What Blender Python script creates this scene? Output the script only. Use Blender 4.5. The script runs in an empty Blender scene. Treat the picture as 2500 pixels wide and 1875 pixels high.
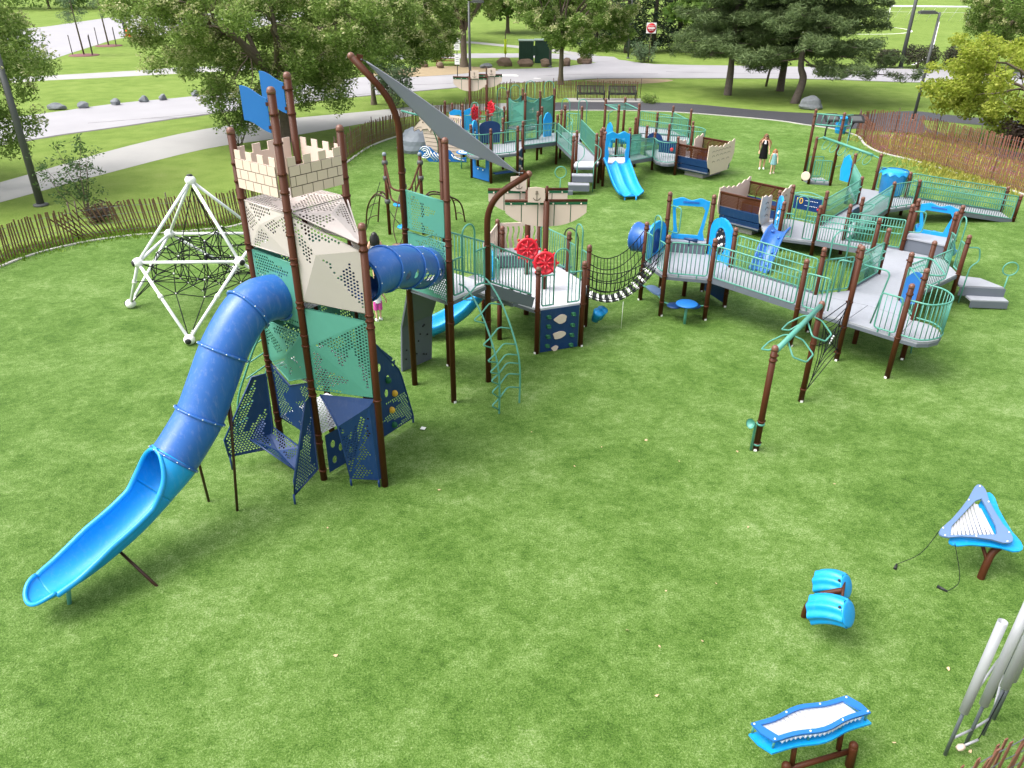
import bpy, bmesh, math, random
import numpy as np
from mathutils import Vector, Matrix
from mathutils.geometry import tessellate_polygon

random.seed(7)
RNG = np.random.default_rng(7)
R = math.radians
S = bpy.context.scene
COL = S.collection

# ------------------------------------------------------------------ camera, sky, sun, exposure
CAM_H = 8.82
cam_d = bpy.data.cameras.new('camera')
cam = bpy.data.objects.new('camera', cam_d)
COL.objects.link(cam)
cam_d.sensor_fit = 'HORIZONTAL'
cam_d.sensor_width = 36.0
cam_d.lens = 36.0 * 1870 / 2500
cam_d.clip_end = 3000
cam.matrix_world = (Matrix.Translation((0, 0, CAM_H)) @ Matrix.Rotation(R(90 - 28.88), 4, 'X')
                    @ Matrix.Rotation(R(0.45), 4, 'Z'))
S.camera = cam

SUN_ELEV, SUN_AZ = 58.0, -105.0      # degrees; azimuth from +Y towards +X
world = bpy.data.worlds.new('World')
S.world = world
world.use_nodes = True
nt = world.node_tree
sky = nt.nodes.new('ShaderNodeTexSky')
sky.sky_type = 'NISHITA'
sky.sun_disc = False
sky.sun_elevation = R(SUN_ELEV)
sky.sun_rotation = R(SUN_AZ)
sky.air_density = 1.0
sky.dust_density = 6.0
sky.ozone_density = 1.0
hsv = nt.nodes.new('ShaderNodeHueSaturation')
hsv.inputs['Saturation'].default_value = 0.30
nt.links.new(sky.outputs[0], hsv.inputs['Color'])
nt.links.new(hsv.outputs[0], nt.nodes['Background'].inputs['Color'])
nt.nodes['Background'].inputs['Strength'].default_value = 0.15

sun_d = bpy.data.lights.new('sun', 'SUN')
sun = bpy.data.objects.new('sun', sun_d)
COL.objects.link(sun)
sun_d.energy = 0.75
sun_d.angle = R(40)
sun_d.color = (1.0, 0.97, 0.92)
sd = Vector((math.sin(R(SUN_AZ)) * math.cos(R(SUN_ELEV)), math.cos(R(SUN_AZ)) * math.cos(R(SUN_ELEV)), math.sin(R(SUN_ELEV))))
sun.rotation_euler = sd.to_track_quat('Z', 'Y').to_euler()
sun.location = (0, 20, 40)

vs = S.view_settings
vs.view_transform = 'Standard'
vs.look = 'None'
vs.exposure = 1.26
vs.gamma = 1.0
vs.use_curve_mapping = False
S.cycles.max_bounces = 6
S.cycles.transparent_max_bounces = 8

# ------------------------------------------------------------------ materials
MATS = {}
def lin(r, g, b):
    f = lambda c: (c / 255 / 12.92) if c / 255 <= .04045 else ((c / 255 + .055) / 1.055) ** 2.4
    return (f(r), f(g), f(b), 1.0)

def mat(name, col, rough=.5, spec=.5, metal=0., var=.0, vscale=3., bump=0., bscale=40., coat=0., scuff=0.):
    """plain painted / moulded surface with slight tonal variation and fine relief"""
    m = bpy.data.materials.new(name)
    m.use_nodes = True
    n, l = m.node_tree.nodes, m.node_tree.links
    b = n['Principled BSDF']
    b.inputs['Roughness'].default_value = rough
    b.inputs['Specular IOR Level'].default_value = spec
    b.inputs['Metallic'].default_value = metal
    b.inputs['Coat Weight'].default_value = coat
    c = tuple(col[:3]) + (1.0,)
    if var > 0:
        tc = n.new('ShaderNodeNewGeometry')
        nz = n.new('ShaderNodeTexNoise')
        nz.inputs['Scale'].default_value = vscale
        nz.inputs['Detail'].default_value = 5
        nz.inputs['Roughness'].default_value = .65
        l.new(tc.outputs['Position'], nz.inputs['Vector'])
        mx = n.new('ShaderNodeMix')
        mx.data_type = 'RGBA'
        mx.inputs[6].default_value = tuple(x * (1 - var) for x in c[:3]) + (1,)
        mx.inputs[7].default_value = tuple(min(1, x * (1 + var) + var * .02) for x in c[:3]) + (1,)
        l.new(nz.outputs['Fac'], mx.inputs[0])
        l.new(mx.outputs[2], b.inputs['Base Color'])
        rm = n.new('ShaderNodeMapRange')
        rm.inputs[3].default_value = max(.05, rough - .12)
        rm.inputs[4].default_value = min(1, rough + .12)
        l.new(nz.outputs['Fac'], rm.inputs[0])
        l.new(rm.outputs[0], b.inputs['Roughness'])
    else:
        b.inputs['Base Color'].default_value = c
    if bump > 0:
        tc2 = n.new('ShaderNodeNewGeometry')
        nb = n.new('ShaderNodeTexNoise')
        nb.inputs['Scale'].default_value = bscale
        nb.inputs['Detail'].default_value = 3
        l.new(tc2.outputs['Position'], nb.inputs['Vector'])
        bp = n.new('ShaderNodeBump')
        bp.inputs['Strength'].default_value = bump
        bp.inputs['Distance'].default_value = .02
        l.new(nb.outputs['Fac'], bp.inputs['Height'])
        l.new(bp.outputs[0], b.inputs['Normal'])
    if scuff > 0:
        tc3 = n.new('ShaderNodeNewGeometry'); mp = n.new('ShaderNodeMapping')
        mp.inputs['Scale'].default_value = (7, 7, 1.1)
        ns = n.new('ShaderNodeTexNoise'); ns.inputs['Scale'].default_value = 2.2; ns.inputs['Detail'].default_value = 8; ns.inputs['Roughness'].default_value = .75
        l.new(tc3.outputs['Position'], mp.inputs['Vector']); l.new(mp.outputs[0], ns.inputs['Vector'])
        rs = n.new('ShaderNodeMapRange'); rs.inputs[1].default_value = .52; rs.inputs[2].default_value = .80; rs.inputs[3].default_value = 0; rs.inputs[4].default_value = scuff
        l.new(ns.outputs['Fac'], rs.inputs[0])
        ms = n.new('ShaderNodeMix'); ms.data_type = 'RGBA'
        ms.inputs[7].default_value = tuple(min(1, x * .6 + .28) for x in c[:3]) + (1,)
        old = b.inputs['Base Color'].links[0].from_socket if b.inputs['Base Color'].links else None
        if old: l.new(old, ms.inputs[6])
        else: ms.inputs[6].default_value = c
        l.new(rs.outputs[0], ms.inputs[0]); l.new(ms.outputs[2], b.inputs['Base Color'])
    MATS[name] = m
    return m

def ground_mat(name, stops, scales, rough=.9, bump=.5, fine=60., fine_amt=.35, spec=.2, bdist=.03):
    """layered noise ground: two or three tones at two patch sizes, plus fine grain"""
    m = bpy.data.materials.new(name)
    m.use_nodes = True
    n, l = m.node_tree.nodes, m.node_tree.links
    b = n['Principled BSDF']
    b.inputs['Roughness'].default_value = rough
    b.inputs['Specular IOR Level'].default_value = spec
    g = n.new('ShaderNodeNewGeometry')
    fac = None
    for i, (sc, w) in enumerate(scales):
        nz = n.new('ShaderNodeTexNoise')
        nz.inputs['Scale'].default_value = sc
        nz.inputs['Detail'].default_value = 4
        nz.inputs['Roughness'].default_value = .6
        l.new(g.outputs['Position'], nz.inputs['Vector'])
        mu = n.new('ShaderNodeMath'); mu.operation = 'MULTIPLY_ADD'
        mu.inputs[1].default_value = w
        l.new(nz.outputs['Fac'], mu.inputs[0])
        if fac: l.new(fac, mu.inputs[2])
        else: mu.inputs[2].default_value = 0
        fac = mu.outputs[0]
    nf = n.new('ShaderNodeTexNoise')
    nf.inputs['Scale'].default_value = fine
    nf.inputs['Detail'].default_value = 3
    nf.inputs['Roughness'].default_value = .7
    l.new(g.outputs['Position'], nf.inputs['Vector'])
    mu = n.new('ShaderNodeMath'); mu.operation = 'MULTIPLY_ADD'
    mu.inputs[1].default_value = fine_amt
    l.new(nf.outputs['Fac'], mu.inputs[0]); l.new(fac, mu.inputs[2])
    cr = n.new('ShaderNodeValToRGB')
    el = cr.color_ramp.elements
    while len(el) < len(stops): el.new(.5)
    for e, (p, c) in zip(el, stops):
        e.position = p; e.color = tuple(c[:3]) + (1,)
    l.new(mu.outputs[0], cr.inputs[0])
    l.new(cr.outputs[0], b.inputs['Base Color'])
    bp = n.new('ShaderNodeBump')
    bp.inputs['Strength'].default_value = bump
    bp.inputs['Distance'].default_value = bdist
    l.new(mu.outputs[0], bp.inputs['Height'])
    l.new(bp.outputs[0], b.inputs['Normal'])
    MATS[name] = m
    return m

def leaf_mat(name, cols, trans=.35, rough=.6):
    m = bpy.data.materials.new(name)
    m.use_nodes = True
    n, l = m.node_tree.nodes, m.node_tree.links
    g = n.new('ShaderNodeNewGeometry')
    cr = n.new('ShaderNodeValToRGB')
    el = cr.color_ramp.elements
    while len(el) < len(cols): el.new(.5)
    for i, (e, c) in enumerate(zip(el, cols)):
        e.position = i / (len(cols) - 1); e.color = tuple(c[:3]) + (1,)
    l.new(g.outputs['Random Per Island'], cr.inputs[0])
    b = n['Principled BSDF']
    b.inputs['Roughness'].default_value = rough
    b.inputs['Specular IOR Level'].default_value = .3
    l.new(cr.outputs[0], b.inputs['Base Color'])
    t = n.new('ShaderNodeBsdfTranslucent')
    l.new(cr.outputs[0], t.inputs['Color'])
    mx = n.new('ShaderNodeMixShader')
    mx.inputs[0].default_value = trans
    l.new(b.outputs[0], mx.inputs[1]); l.new(t.outputs[0], mx.inputs[2])
    l.new(mx.outputs[0], n['Material Output'].inputs['Surface'])
    MATS[name] = m
    return m

mat('brown', lin(72, 36, 17), .5, .22, var=.18, vscale=2.5, bump=.05, bscale=120)
mat('brown_cap', lin(112, 74, 60), .35, .5, var=.1)
mat('brown_steel', lin(60, 30, 20), .4, .5, var=.2)
mat('green', lin(80, 146, 130), .4, .5, var=.07, vscale=4)
mat('green_dark', lin(28, 95, 62), .55, .4, var=.15)
mat('deck', lin(150, 153, 160), .5, .4, var=.16, vscale=6, bump=.25, bscale=90)
mat('deck_edge', lin(96, 102, 112), .55, .4, var=.1)
mat('deck_white', lin(196, 198, 204), .5, .4, var=.06, bump=.2, bscale=90)
mat('blue_light', lin(8, 146, 214), .36, .5, var=.10, vscale=2, bump=.08, bscale=160, scuff=.25)
mat('blue_tube', lin(38, 96, 172), .34, .5, var=.14, vscale=2, bump=.06, bscale=160, scuff=.45)
mat('blue_flag', lin(30, 104, 176), .5, .4, var=.08, bump=.1, bscale=150)
mat('navy', lin(13, 50, 98), .40, .45, var=.14, vscale=4, scuff=.12)
mat('slate_blue', lin(96, 122, 160), .5, .4, var=.08, bump=.1, bscale=120)
mat('tan', lin(214, 194, 180), .55, .35, var=.05, vscale=3)
mat('tan_metal', lin(188, 179, 174), .5, .4, var=.05, vscale=3)
mat('tan_line', lin(72, 62, 48), .7, .3)
mat('red', lin(196, 22, 42), .35, .5, var=.1)
mat('yellow', lin(226, 178, 60), .45, .5, var=.08)
mat('white_steel', lin(232, 234, 236), .35, .5, var=.04)
mat('white_plastic', lin(236, 236, 232), .4, .5, var=.05)
mat('black', lin(24, 26, 28), .5, .5, var=.1)
mat('rope', lin(22, 26, 30), .85, .2, var=.2, vscale=30)
mat('sail_cloth', lin(128, 132, 142), .85, .2, var=.05, vscale=14, bump=.08, bscale=400)
leaf_mat('sail_cloth', [(.44, .45, .52), (.44, .45, .52)], trans=.5, rough=.85)
mat('alu', lin(222, 222, 226), .42, .5, metal=.55, var=.06)
mat('chime', lin(158, 160, 164), .45, .5, metal=.15, var=.05)
mat('steel_grey', lin(104, 110, 118), .45, .5, metal=.35, var=.1)
mat('pole_grey', lin(86, 88, 88), .55, .4, metal=.2, var=.12)
mat('wood_pole', lin(70, 66, 62), .8, .3, var=.25, vscale=12)
mat('slat_dark', lin(112, 86, 66), .85, .2, var=.35, vscale=4)
mat('slat_red', lin(124, 84, 70), .85, .2, var=.35, vscale=4)
mat('rock_grey', lin(116, 120, 124), .9, .2, var=.4, vscale=5, bump=.6, bscale=14)
mat('rock_brown', lin(116, 98, 84), .9, .2, var=.45, vscale=4, bump=.7, bscale=12)
mat('rock_plastic', lin(124, 132, 142), .5, .4, var=.12, bump=.2, bscale=20)
mat('concrete', lin(150, 148, 144), .85, .2, var=.2, vscale=4, bump=.2, bscale=60)
mat('kerb', lin(176, 174, 168), .9, .2, var=.25, vscale=2, bump=.3, bscale=50)
mat('bark', lin(102, 92, 80), .95, .1, var=.4, vscale=6, bump=.8, bscale=25)
mat('bark_pine', lin(104, 94, 88), .95, .1, var=.45, vscale=7, bump=.9, bscale=22)
mat('skin', lin(214, 168, 144), .55, .4, var=.05)
mat('hair_brown', lin(122, 86, 58), .6, .3, var=.25, vscale=60)
mat('hair_red', lin(170, 108, 70), .6, .3, var=.25, vscale=60)
mat('hair_black', lin(18, 17, 19), .4, .5, var=.2, vscale=60)
mat('cloth_black', lin(22, 22, 24), .9, .1, var=.2)
mat('cloth_teal', lin(120, 160, 166), .9, .1, var=.55, vscale=22)
mat('cloth_white', lin(226, 224, 230), .9, .1, var=.06)
mat('cloth_pink', lin(214, 84, 170), .9, .1, var=.1)
mat('picnic_red', lin(120, 60, 46), .7, .3, var=.2)
mat('cabinet_green', lin(34, 66, 52), .5, .4, var=.12)
mat('cabinet_top', lin(170, 190, 178), .5, .4, var=.1)
mat('orange', lin(222, 90, 40), .6, .4)
mat('lime', lin(196, 220, 40), .6, .4)
mat('paper', lin(236, 236, 230), .8, .2)
mat('sign_red', lin(190, 30, 40), .5, .4)
mat('litter', lin(206, 176, 140), .8, .2, var=.25, vscale=9)
mat('asphalt_new', lin(62, 62, 67), .55, .4, var=.16, vscale=1.2, bump=.3, bscale=90)
mat('asphalt_old', lin(150, 148, 152), .62, .4, var=.20, vscale=.35, bump=.2, bscale=60)
mat('crack', lin(104, 102, 102), .9, .2)
mat('walkway', lin(154, 152, 150), .55, .4, var=.2, vscale=.7, bump=.15, bscale=70)
mat('bare_soil', lin(150, 134, 108), .95, .1, var=.25, vscale=1.5, bump=.4, bscale=30)
mat('mulch', lin(120, 84, 88), .95, .1, var=.4, vscale=9, bump=.7, bscale=30)
mat('road_edge', lin(96, 94, 92), .85, .2, var=.3, vscale=3)
mat('line_white', lin(226, 226, 222), .7, .3)

def turf_mat():
    """synthetic turf: pale sky sheen of leaning pile painted as colour patches, small dark tufts, fibre grain"""
    m = bpy.data.materials.new('turf'); m.use_nodes = True
    n, l = m.node_tree.nodes, m.node_tree.links
    b = n['Principled BSDF']
    b.inputs['Roughness'].default_value = .8
    b.inputs['Specular IOR Level'].default_value = .25
    g = n.new('ShaderNodeNewGeometry')
    def noise(scale, det, rough, stretch=None, dist=0.):
        nz = n.new('ShaderNodeTexNoise')
        nz.inputs['Scale'].default_value = scale; nz.inputs['Detail'].default_value = det
        nz.inputs['Roughness'].default_value = rough; nz.inputs['Distortion'].default_value = dist
        src = g.outputs['Position']
        if stretch:
            mp = n.new('ShaderNodeMapping'); mp.inputs['Scale'].default_value = stretch[:3]; mp.inputs['Rotation'].default_value = (0, 0, stretch[3])
            l.new(src, mp.inputs['Vector']); src = mp.outputs[0]
        l.new(src, nz.inputs['Vector'])
        return nz.outputs['Fac']
    def rng(x, a, b_, c, d):
        r_ = n.new('ShaderNodeMapRange'); r_.inputs[1].default_value = a; r_.inputs[2].default_value = b_
        r_.inputs[3].default_value = c; r_.inputs[4].default_value = d
        l.new(x, r_.inputs[0]); return r_.outputs[0]
    def math_(op, x, y):
        k = n.new('ShaderNodeMath'); k.operation = op
        for i, s_ in enumerate((x, y)):
            if isinstance(s_, (int, float)): k.inputs[i].default_value = s_
            else: l.new(s_, k.inputs[i])
        return k.outputs[0]
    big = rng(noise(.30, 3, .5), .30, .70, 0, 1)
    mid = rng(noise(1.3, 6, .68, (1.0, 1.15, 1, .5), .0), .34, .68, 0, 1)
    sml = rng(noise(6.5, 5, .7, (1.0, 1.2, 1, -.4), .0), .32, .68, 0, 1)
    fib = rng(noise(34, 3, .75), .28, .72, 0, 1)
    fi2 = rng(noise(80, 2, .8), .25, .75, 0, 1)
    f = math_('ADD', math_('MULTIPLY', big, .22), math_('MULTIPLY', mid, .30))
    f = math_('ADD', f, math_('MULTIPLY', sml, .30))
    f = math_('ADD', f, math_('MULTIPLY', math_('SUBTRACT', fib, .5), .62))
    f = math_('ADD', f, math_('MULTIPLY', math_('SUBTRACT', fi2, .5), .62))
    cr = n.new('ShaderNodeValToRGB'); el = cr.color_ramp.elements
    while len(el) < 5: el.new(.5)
    for e, (q, c) in zip(el, [(.00, (.030, .080, .006)), (.26, (.070, .150, .016)), (.48, (.120, .215, .040)), (.68, (.190, .288, .088)), (.95, (.310, .395, .185))]):  # palest tones: grazing sky sheen of the fibres put into the colour
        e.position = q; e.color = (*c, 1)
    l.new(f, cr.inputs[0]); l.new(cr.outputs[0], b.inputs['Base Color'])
    bp = n.new('ShaderNodeBump'); bp.inputs['Strength'].default_value = .9; bp.inputs['Distance'].default_value = .02
    h = math_('ADD', math_('MULTIPLY', fib, .6), math_('ADD', math_('MULTIPLY', fi2, .4), math_('MULTIPLY', sml, .8)))
    l.new(h, bp.inputs['Height']); l.new(bp.outputs[0], b.inputs['Normal'])
    MATS['turf'] = m
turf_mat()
ground_mat('grass', [(.30, (.082, .140, .024)), (.48, (.125, .192, .036)), (.62, (.172, .243, .054)), (.80, (.240, .280, .095))],
           [(.10, .35), (.8, .38)], rough=.95, bump=1.0, fine=14., fine_amt=.38, spec=.1, bdist=.10)
leaf_mat('leaf_locust', [(.100, .170, .032), (.165, .260, .050), (.245, .350, .085), (.340, .430, .135)], trans=.5)
leaf_mat('leaf_mid', [(.110, .195, .036), (.170, .270, .055), (.250, .350, .090)], trans=.45)
leaf_mat('blossom', [(.34, .40, .14), (.46, .48, .22), (.58, .56, .32)])
leaf_mat('leaf_yellow', [(.240, .320, .035), (.360, .430, .060), (.500, .540, .110)], trans=.55)
leaf_mat('leaf_pine', [(.075, .120, .045), (.130, .190, .070), (.200, .265, .105)], trans=.3)
leaf_mat('leaf_spruce', [(.008, .022, .010), (.014, .036, .014), (.024, .052, .020)], trans=.08)
leaf_mat('leaf_sapling', [(.050, .110, .030), (.085, .150, .045)])
leaf_mat('leaf_purple', [(.050, .032, .030), (.085, .055, .045)])
leaf_mat('leaf_bush', [(.040, .034, .026), (.062, .058, .032), (.050, .085, .030)], trans=.1)
leaf_mat('leaf_young', [(.105, .170, .080), (.150, .220, .110)])
leaf_mat('leaf_far', [(.070, .150, .025), (.120, .210, .035), (.170, .260, .060)])

# ------------------------------------------------------------------ mesh building
ORG = {}
def V(*a): return Vector(a)

class MB:
    def __init__(s): s.v, s.f, s.sm = [], [], []
    def add(s, vs, fs, smooth=False):
        o = len(s.v)
        s.v += [tuple(p) for p in vs]
        s.f += [tuple(i + o for i in f) for f in fs]
        s.sm += [smooth] * len(fs)
        return s
    def box(s, c, size, rz=0., M=None):
        x, y, z = size[0] / 2, size[1] / 2, size[2] / 2
        m = Matrix.Rotation(rz, 3, 'Z') if M is None else M
        c = Vector(c)
        vs = [c + m @ Vector(p) for p in ((-x, -y, -z), (x, -y, -z), (x, y, -z), (-x, y, -z), (-x, -y, z), (x, -y, z), (x, y, z), (-x, y, z))]
        return s.add(vs, [(0, 3, 2, 1), (4, 5, 6, 7), (0, 1, 5, 4), (1, 2, 6, 5), (2, 3, 7, 6), (3, 0, 4, 7)])
    def beam(s, p0, p1, w, h, up=(0, 0, 1)):
        p0, p1 = Vector(p0), Vector(p1)
        d = (p1 - p0); L = d.length; d.normalize()
        u = Vector(up); side = d.cross(u)
        if side.length < 1e-4: side = d.cross(Vector((1, 0, 0)))
        side.normalize(); u = side.cross(d)
        m = Matrix((d, side, u)).transposed()
        return s.box((p0 + p1) / 2, (L, w, h), M=m)
    def tube(s, pts, r, n=8, cap=True, closed=False, rs=None):
        P = [Vector(p) for p in pts]
        N = len(P)
        T = []
        for i in range(N):
            a = P[(i - 1) % N] if (closed or i > 0) else P[i]
            b = P[(i + 1) % N] if (closed or i < N - 1) else P[i]
            T.append((b - a).normalized())
        ref = Vector((0, 0, 1)) if abs(T[0].z) < .9 else Vector((1, 0, 0))
        u = (ref - T[0] * ref.dot(T[0])).normalized()
        vs, fs = [], []
        for i in range(N):
            u = u - T[i] * u.dot(T[i])
            if u.length < 1e-6: u = T[i].orthogonal()
            u.normalize()
            w = T[i].cross(u)
            rr = rs[i] if rs else r
            for k in range(n):
                a = 2 * math.pi * k / n
                vs.append(P[i] + (u * math.cos(a) + w * math.sin(a)) * rr)
        for i in range(N if closed else N - 1):
            j = (i + 1) % N
            for k in range(n):
                k2 = (k + 1) % n
                fs.append((i * n + k, i * n + k2, j * n + k2, j * n + k))
        s.add(vs, fs, True)
        if cap and not closed:
            o = len(s.v) - len(vs)
            s.f.append(tuple(o + k for k in reversed(range(n)))); s.sm.append(False)
            s.f.append(tuple(o + (N - 1) * n + k for k in range(n))); s.sm.append(False)
        return s
    def lathe(s, prof, c=(0, 0, 0), n=16, axis=None, smooth=True):
        """prof: (radius, height) pairs"""
        c = Vector(c)
        m = Vector(axis).to_track_quat('Z', 'Y').to_matrix() if axis is not None else Matrix.Identity(3)
        vs, fs = [], []
        for r, z in prof:
            for k in range(n):
                a = 2 * math.pi * k / n
                vs.append(c + m @ Vector((r * math.cos(a), r * math.sin(a), z)))
        for i in range(len(prof) - 1):
            for k in range(n):
                k2 = (k + 1) % n
                fs.append((i * n + k, i * n + k2, (i + 1) * n + k2, (i + 1) * n + k))
        if prof[0][0] > 1e-4: fs.append(tuple(reversed(range(n))))
        if prof[-1][0] > 1e-4: fs.append(tuple((len(prof) - 1) * n + k for k in range(n)))
        return s.add(vs, fs, smooth)
    def ball(s, c, r, n=16, m=10, sc=(1, 1, 1)):
        pr = [(max(1e-5, math.sin(math.pi * i / m)) * r, -math.cos(math.pi * i / m) * r) for i in range(m + 1)]
        vs, fs = [], []
        for rr, z in pr:
            for k in range(n):
                a = 2 * math.pi * k / n
                vs.append((c[0] + rr * math.cos(a) * sc[0], c[1] + rr * math.sin(a) * sc[1], c[2] + z * sc[2]))
        for i in range(m):
            for k in range(n):
                k2 = (k + 1) % n
                fs.append((i * n + k, i * n + k2, (i + 1) * n + k2, (i + 1) * n + k))
        return s.add(vs, fs, True)
    def plate(s, poly, th, holes=(), off=0.):
        """planar polygon with thickness th along its normal, with real holes"""
        loops = [[Vector(p) for p in poly]] + [[Vector(p) for p in h] for h in holes]
        nrm = Vector((0, 0, 0)); P = loops[0]
        for i in range(len(P)):
            a, b = P[i], P[(i + 1) % len(P)]
            nrm += a.cross(b)
        nrm.normalize()
        tris = tessellate_polygon(loops)
        flat = [p for L in loops for p in L]
        n = len(flat)
        vs = [p + nrm * (off + th / 2) for p in flat] + [p + nrm * (off - th / 2) for p in flat]
        fs = []
        for t in tris:
            a, b, c = flat[t[0]], flat[t[1]], flat[t[2]]
            if (b - a).cross(c - a).dot(nrm) < 0: t = (t[0], t[2], t[1])
            fs.append(tuple(t)); fs.append((t[0] + n, t[2] + n, t[1] + n))
        o = 0
        for L in loops:
            k = len(L)
            for i in range(k):
                j = (i + 1) % k
                fs.append((o + i, o + i + n, o + j + n, o + j))
            o += k
        return s.add(vs, fs)
    def surf(s, fn, nu, nv, cu=False, cv=False, skip=None, smooth=True):
        vs = [fn(i / (nu if cu else nu - 1), j / (nv if cv else nv - 1)) for i in range(nu) for j in range(nv)]
        fs = []
        for i in range(nu if cu else nu - 1):
            for j in range(nv if cv else nv - 1):
                if skip and skip(i, j): continue
                a, b = i, (i + 1) % nu
                c, d = j, (j + 1) % nv
                fs.append((a * nv + c, b * nv + c, b * nv + d, a * nv + d))
        return s.add(vs, fs, smooth)
    def mesh(s, name, m, org=(0, 0, 0)):
        me = bpy.data.meshes.new(name)
        o = Vector(org)
        me.from_pydata([(p[0] - o.x, p[1] - o.y, p[2] - o.z) for p in s.v], [], s.f)
        me.polygons.foreach_set('use_smooth', s.sm)
        me.materials.append(MATS[m])
        me.validate()
        me.update()
        return me
    def build(s, name, m, parent=None, kind=None, label=None):
        org = ORG.get(parent.name, (0, 0, 0)) if parent else (0, 0, 0)
        o = bpy.data.objects.new(name, s.mesh(name, m, org))
        COL.objects.link(o)
        if parent:
            o.parent = parent
            ORG[o.name] = org
        if kind: o['kind'] = kind
        if label: o['label'] = label
        return o

def thing(name, label, cat, loc=(0, 0, 0), group=None):
    o = bpy.data.objects.new(name, None)
    o.empty_display_size = .2
    COL.objects.link(o)
    o.location = loc
    o['label'] = label; o['category'] = cat
    if group: o['group'] = group
    ORG[o.name] = tuple(loc)
    return o

def tag(o, label, cat, group=None):
    o['label'] = label; o['category'] = cat
    if group: o['group'] = group
    return o

def inst(name, me, parent, loc, rot=(0, 0, 0), scale=(1, 1, 1)):
    """place a shared mesh at a world position under a parent"""
    o = bpy.data.objects.new(name, me)
    COL.objects.link(o)
    org = ORG.get(parent.name, (0, 0, 0)) if parent else (0, 0, 0)
    if parent: o.parent = parent
    o.location = (loc[0] - org[0], loc[1] - org[1], loc[2] - org[2])
    o.rotation_euler = rot
    o.scale = scale
    ORG[o.name] = org
    return o

def ease(pts, n=8):
    """Catmull-Rom through points"""
    P = [Vector(p) for p in pts]
    out = []
    for i in range(len(P) - 1):
        p0 = P[max(i - 1, 0)]; p1 = P[i]; p2 = P[i + 1]; p3 = P[min(i + 2, len(P) - 1)]
        for k in range(n):
            t = k / n
            out.append(.5 * ((2 * p1) + (p2 - p0) * t + (2 * p0 - 5 * p1 + 4 * p2 - p3) * t * t + (3 * p1 - p0 - 3 * p2 + p3) * t ** 3))
    out.append(P[-1])
    return out

def rounded(pts, r, n=5, closed=False):
    """round the corners of a polyline"""
    P = [Vector(p) for p in pts]
    N = len(P); out = []
    for i in range(N):
        if not closed and i in (0, N - 1): out.append(P[i]); continue
        a, b, c = P[(i - 1) % N], P[i], P[(i + 1) % N]
        d1, d2 = (a - b), (c - b)
        rr = min(r, d1.length * .49, d2.length * .49)
        q1, q2 = b + d1.normalized() * rr, b + d2.normalized() * rr
        for k in range(n + 1):
            t = k / n
            out.append(q1 * (1 - t) ** 2 + b * 2 * t * (1 - t) + q2 * t * t)
    return out

def cord(p0, p1, sag=0., n=8):
    p0, p1 = Vector(p0), Vector(p1)
    return [p0.lerp(p1, i / n) - Vector((0, 0, sag * 4 * (i / n) * (1 - i / n))) for i in range(n + 1)]

def clumpy(x, y, seed=0.):
    return (math.sin(x * 5.1 + seed) + math.sin(y * 4.3 + seed * 1.7) + math.sin((x + y) * 3.7 + seed * .6) + math.sin((x - y) * 6.1 - seed)) / 4

def perf(mb, poly, pitch=.060, hr=.0215, th=.006, margin=.033, mask=None, seed=0., keep=.0, extra=()):
    """folded sheet-metal facet with punched round holes in patches; extra = bigger holes"""
    P = [Vector(p) for p in poly]
    nrm = Vector((0, 0, 0))
    for i in range(len(P)): nrm += P[i].cross(P[(i + 1) % len(P)])
    nrm.normalize()
    ex = (P[1] - P[0]).normalized(); ey = nrm.cross(ex)
    q = [((p - P[0]).dot(ex), (p - P[0]).dot(ey)) for p in P]
    xs = [a for a, b in q]; ys = [b for a, b in q]
    def inside(x, y, mg):
        for i in range(len(q)):
            a, b = q[i], q[(i + 1) % len(q)]
            dx, dy = b[0] - a[0], b[1] - a[1]; L = math.hypot(dx, dy)
            if ((x - a[0]) * -dy + (y - a[1]) * dx) / max(L, 1e-6) < mg: return False
        return True
    holes = []
    big = []
    for (cx_, cy_, rx, ry) in extra:
        c = P[0] + ex * cx_ + ey * cy_
        big.append((cx_, cy_, max(rx, ry)))
        holes.append([c + ex * (rx * math.cos(a)) + ey * (ry * math.sin(a)) for a in [-2 * math.pi * k / 20 for k in range(20)]])
    if pitch:
        row = 0
        y = min(ys) + pitch * .6
        while y < max(ys):
            ins = [xx for xx in [min(xs) + (max(xs) - min(xs)) * i / 60 for i in range(61)] if inside(xx, y, margin)]
            xa, xb = (min(ins), max(ins)) if ins else (0, 0)
            ph = (row * .12 + seed * .37) % 1.0
            tri_ = abs(2 * ph - 1)
            run = max(0., min(1., .50 - keep * .9 + .75 * (tri_ - .5)))
            flip = int(seed * 10) % 2
            x = min(xs) + (pitch / 2 if row % 2 else 0)
            while x < max(xs):
                if inside(x, y, margin) and (keep < -1 or ((xb - x) if flip else (x - xa)) <= run * (xb - xa)) and (mask is None or mask(x, y)) \
                        and all(math.hypot(x - bx, y - by) > br + .03 for bx, by, br in big):
                    c = P[0] + ex * x + ey * y
                    holes.append([c + (ex * math.cos(a) + ey * math.sin(a)) * hr for a in [-2 * math.pi * k / 7 for k in range(7)]])
                x += pitch
            y += pitch * .87; row += 1
    mb.plate(P, th, holes)
    return mb

# ------------------------------------------------------------------ playground kit
PR = .0635
_meshes = {}
def cached(key, fn):
    if key not in _meshes: _meshes[key] = fn()
    return _meshes[key]

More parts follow.
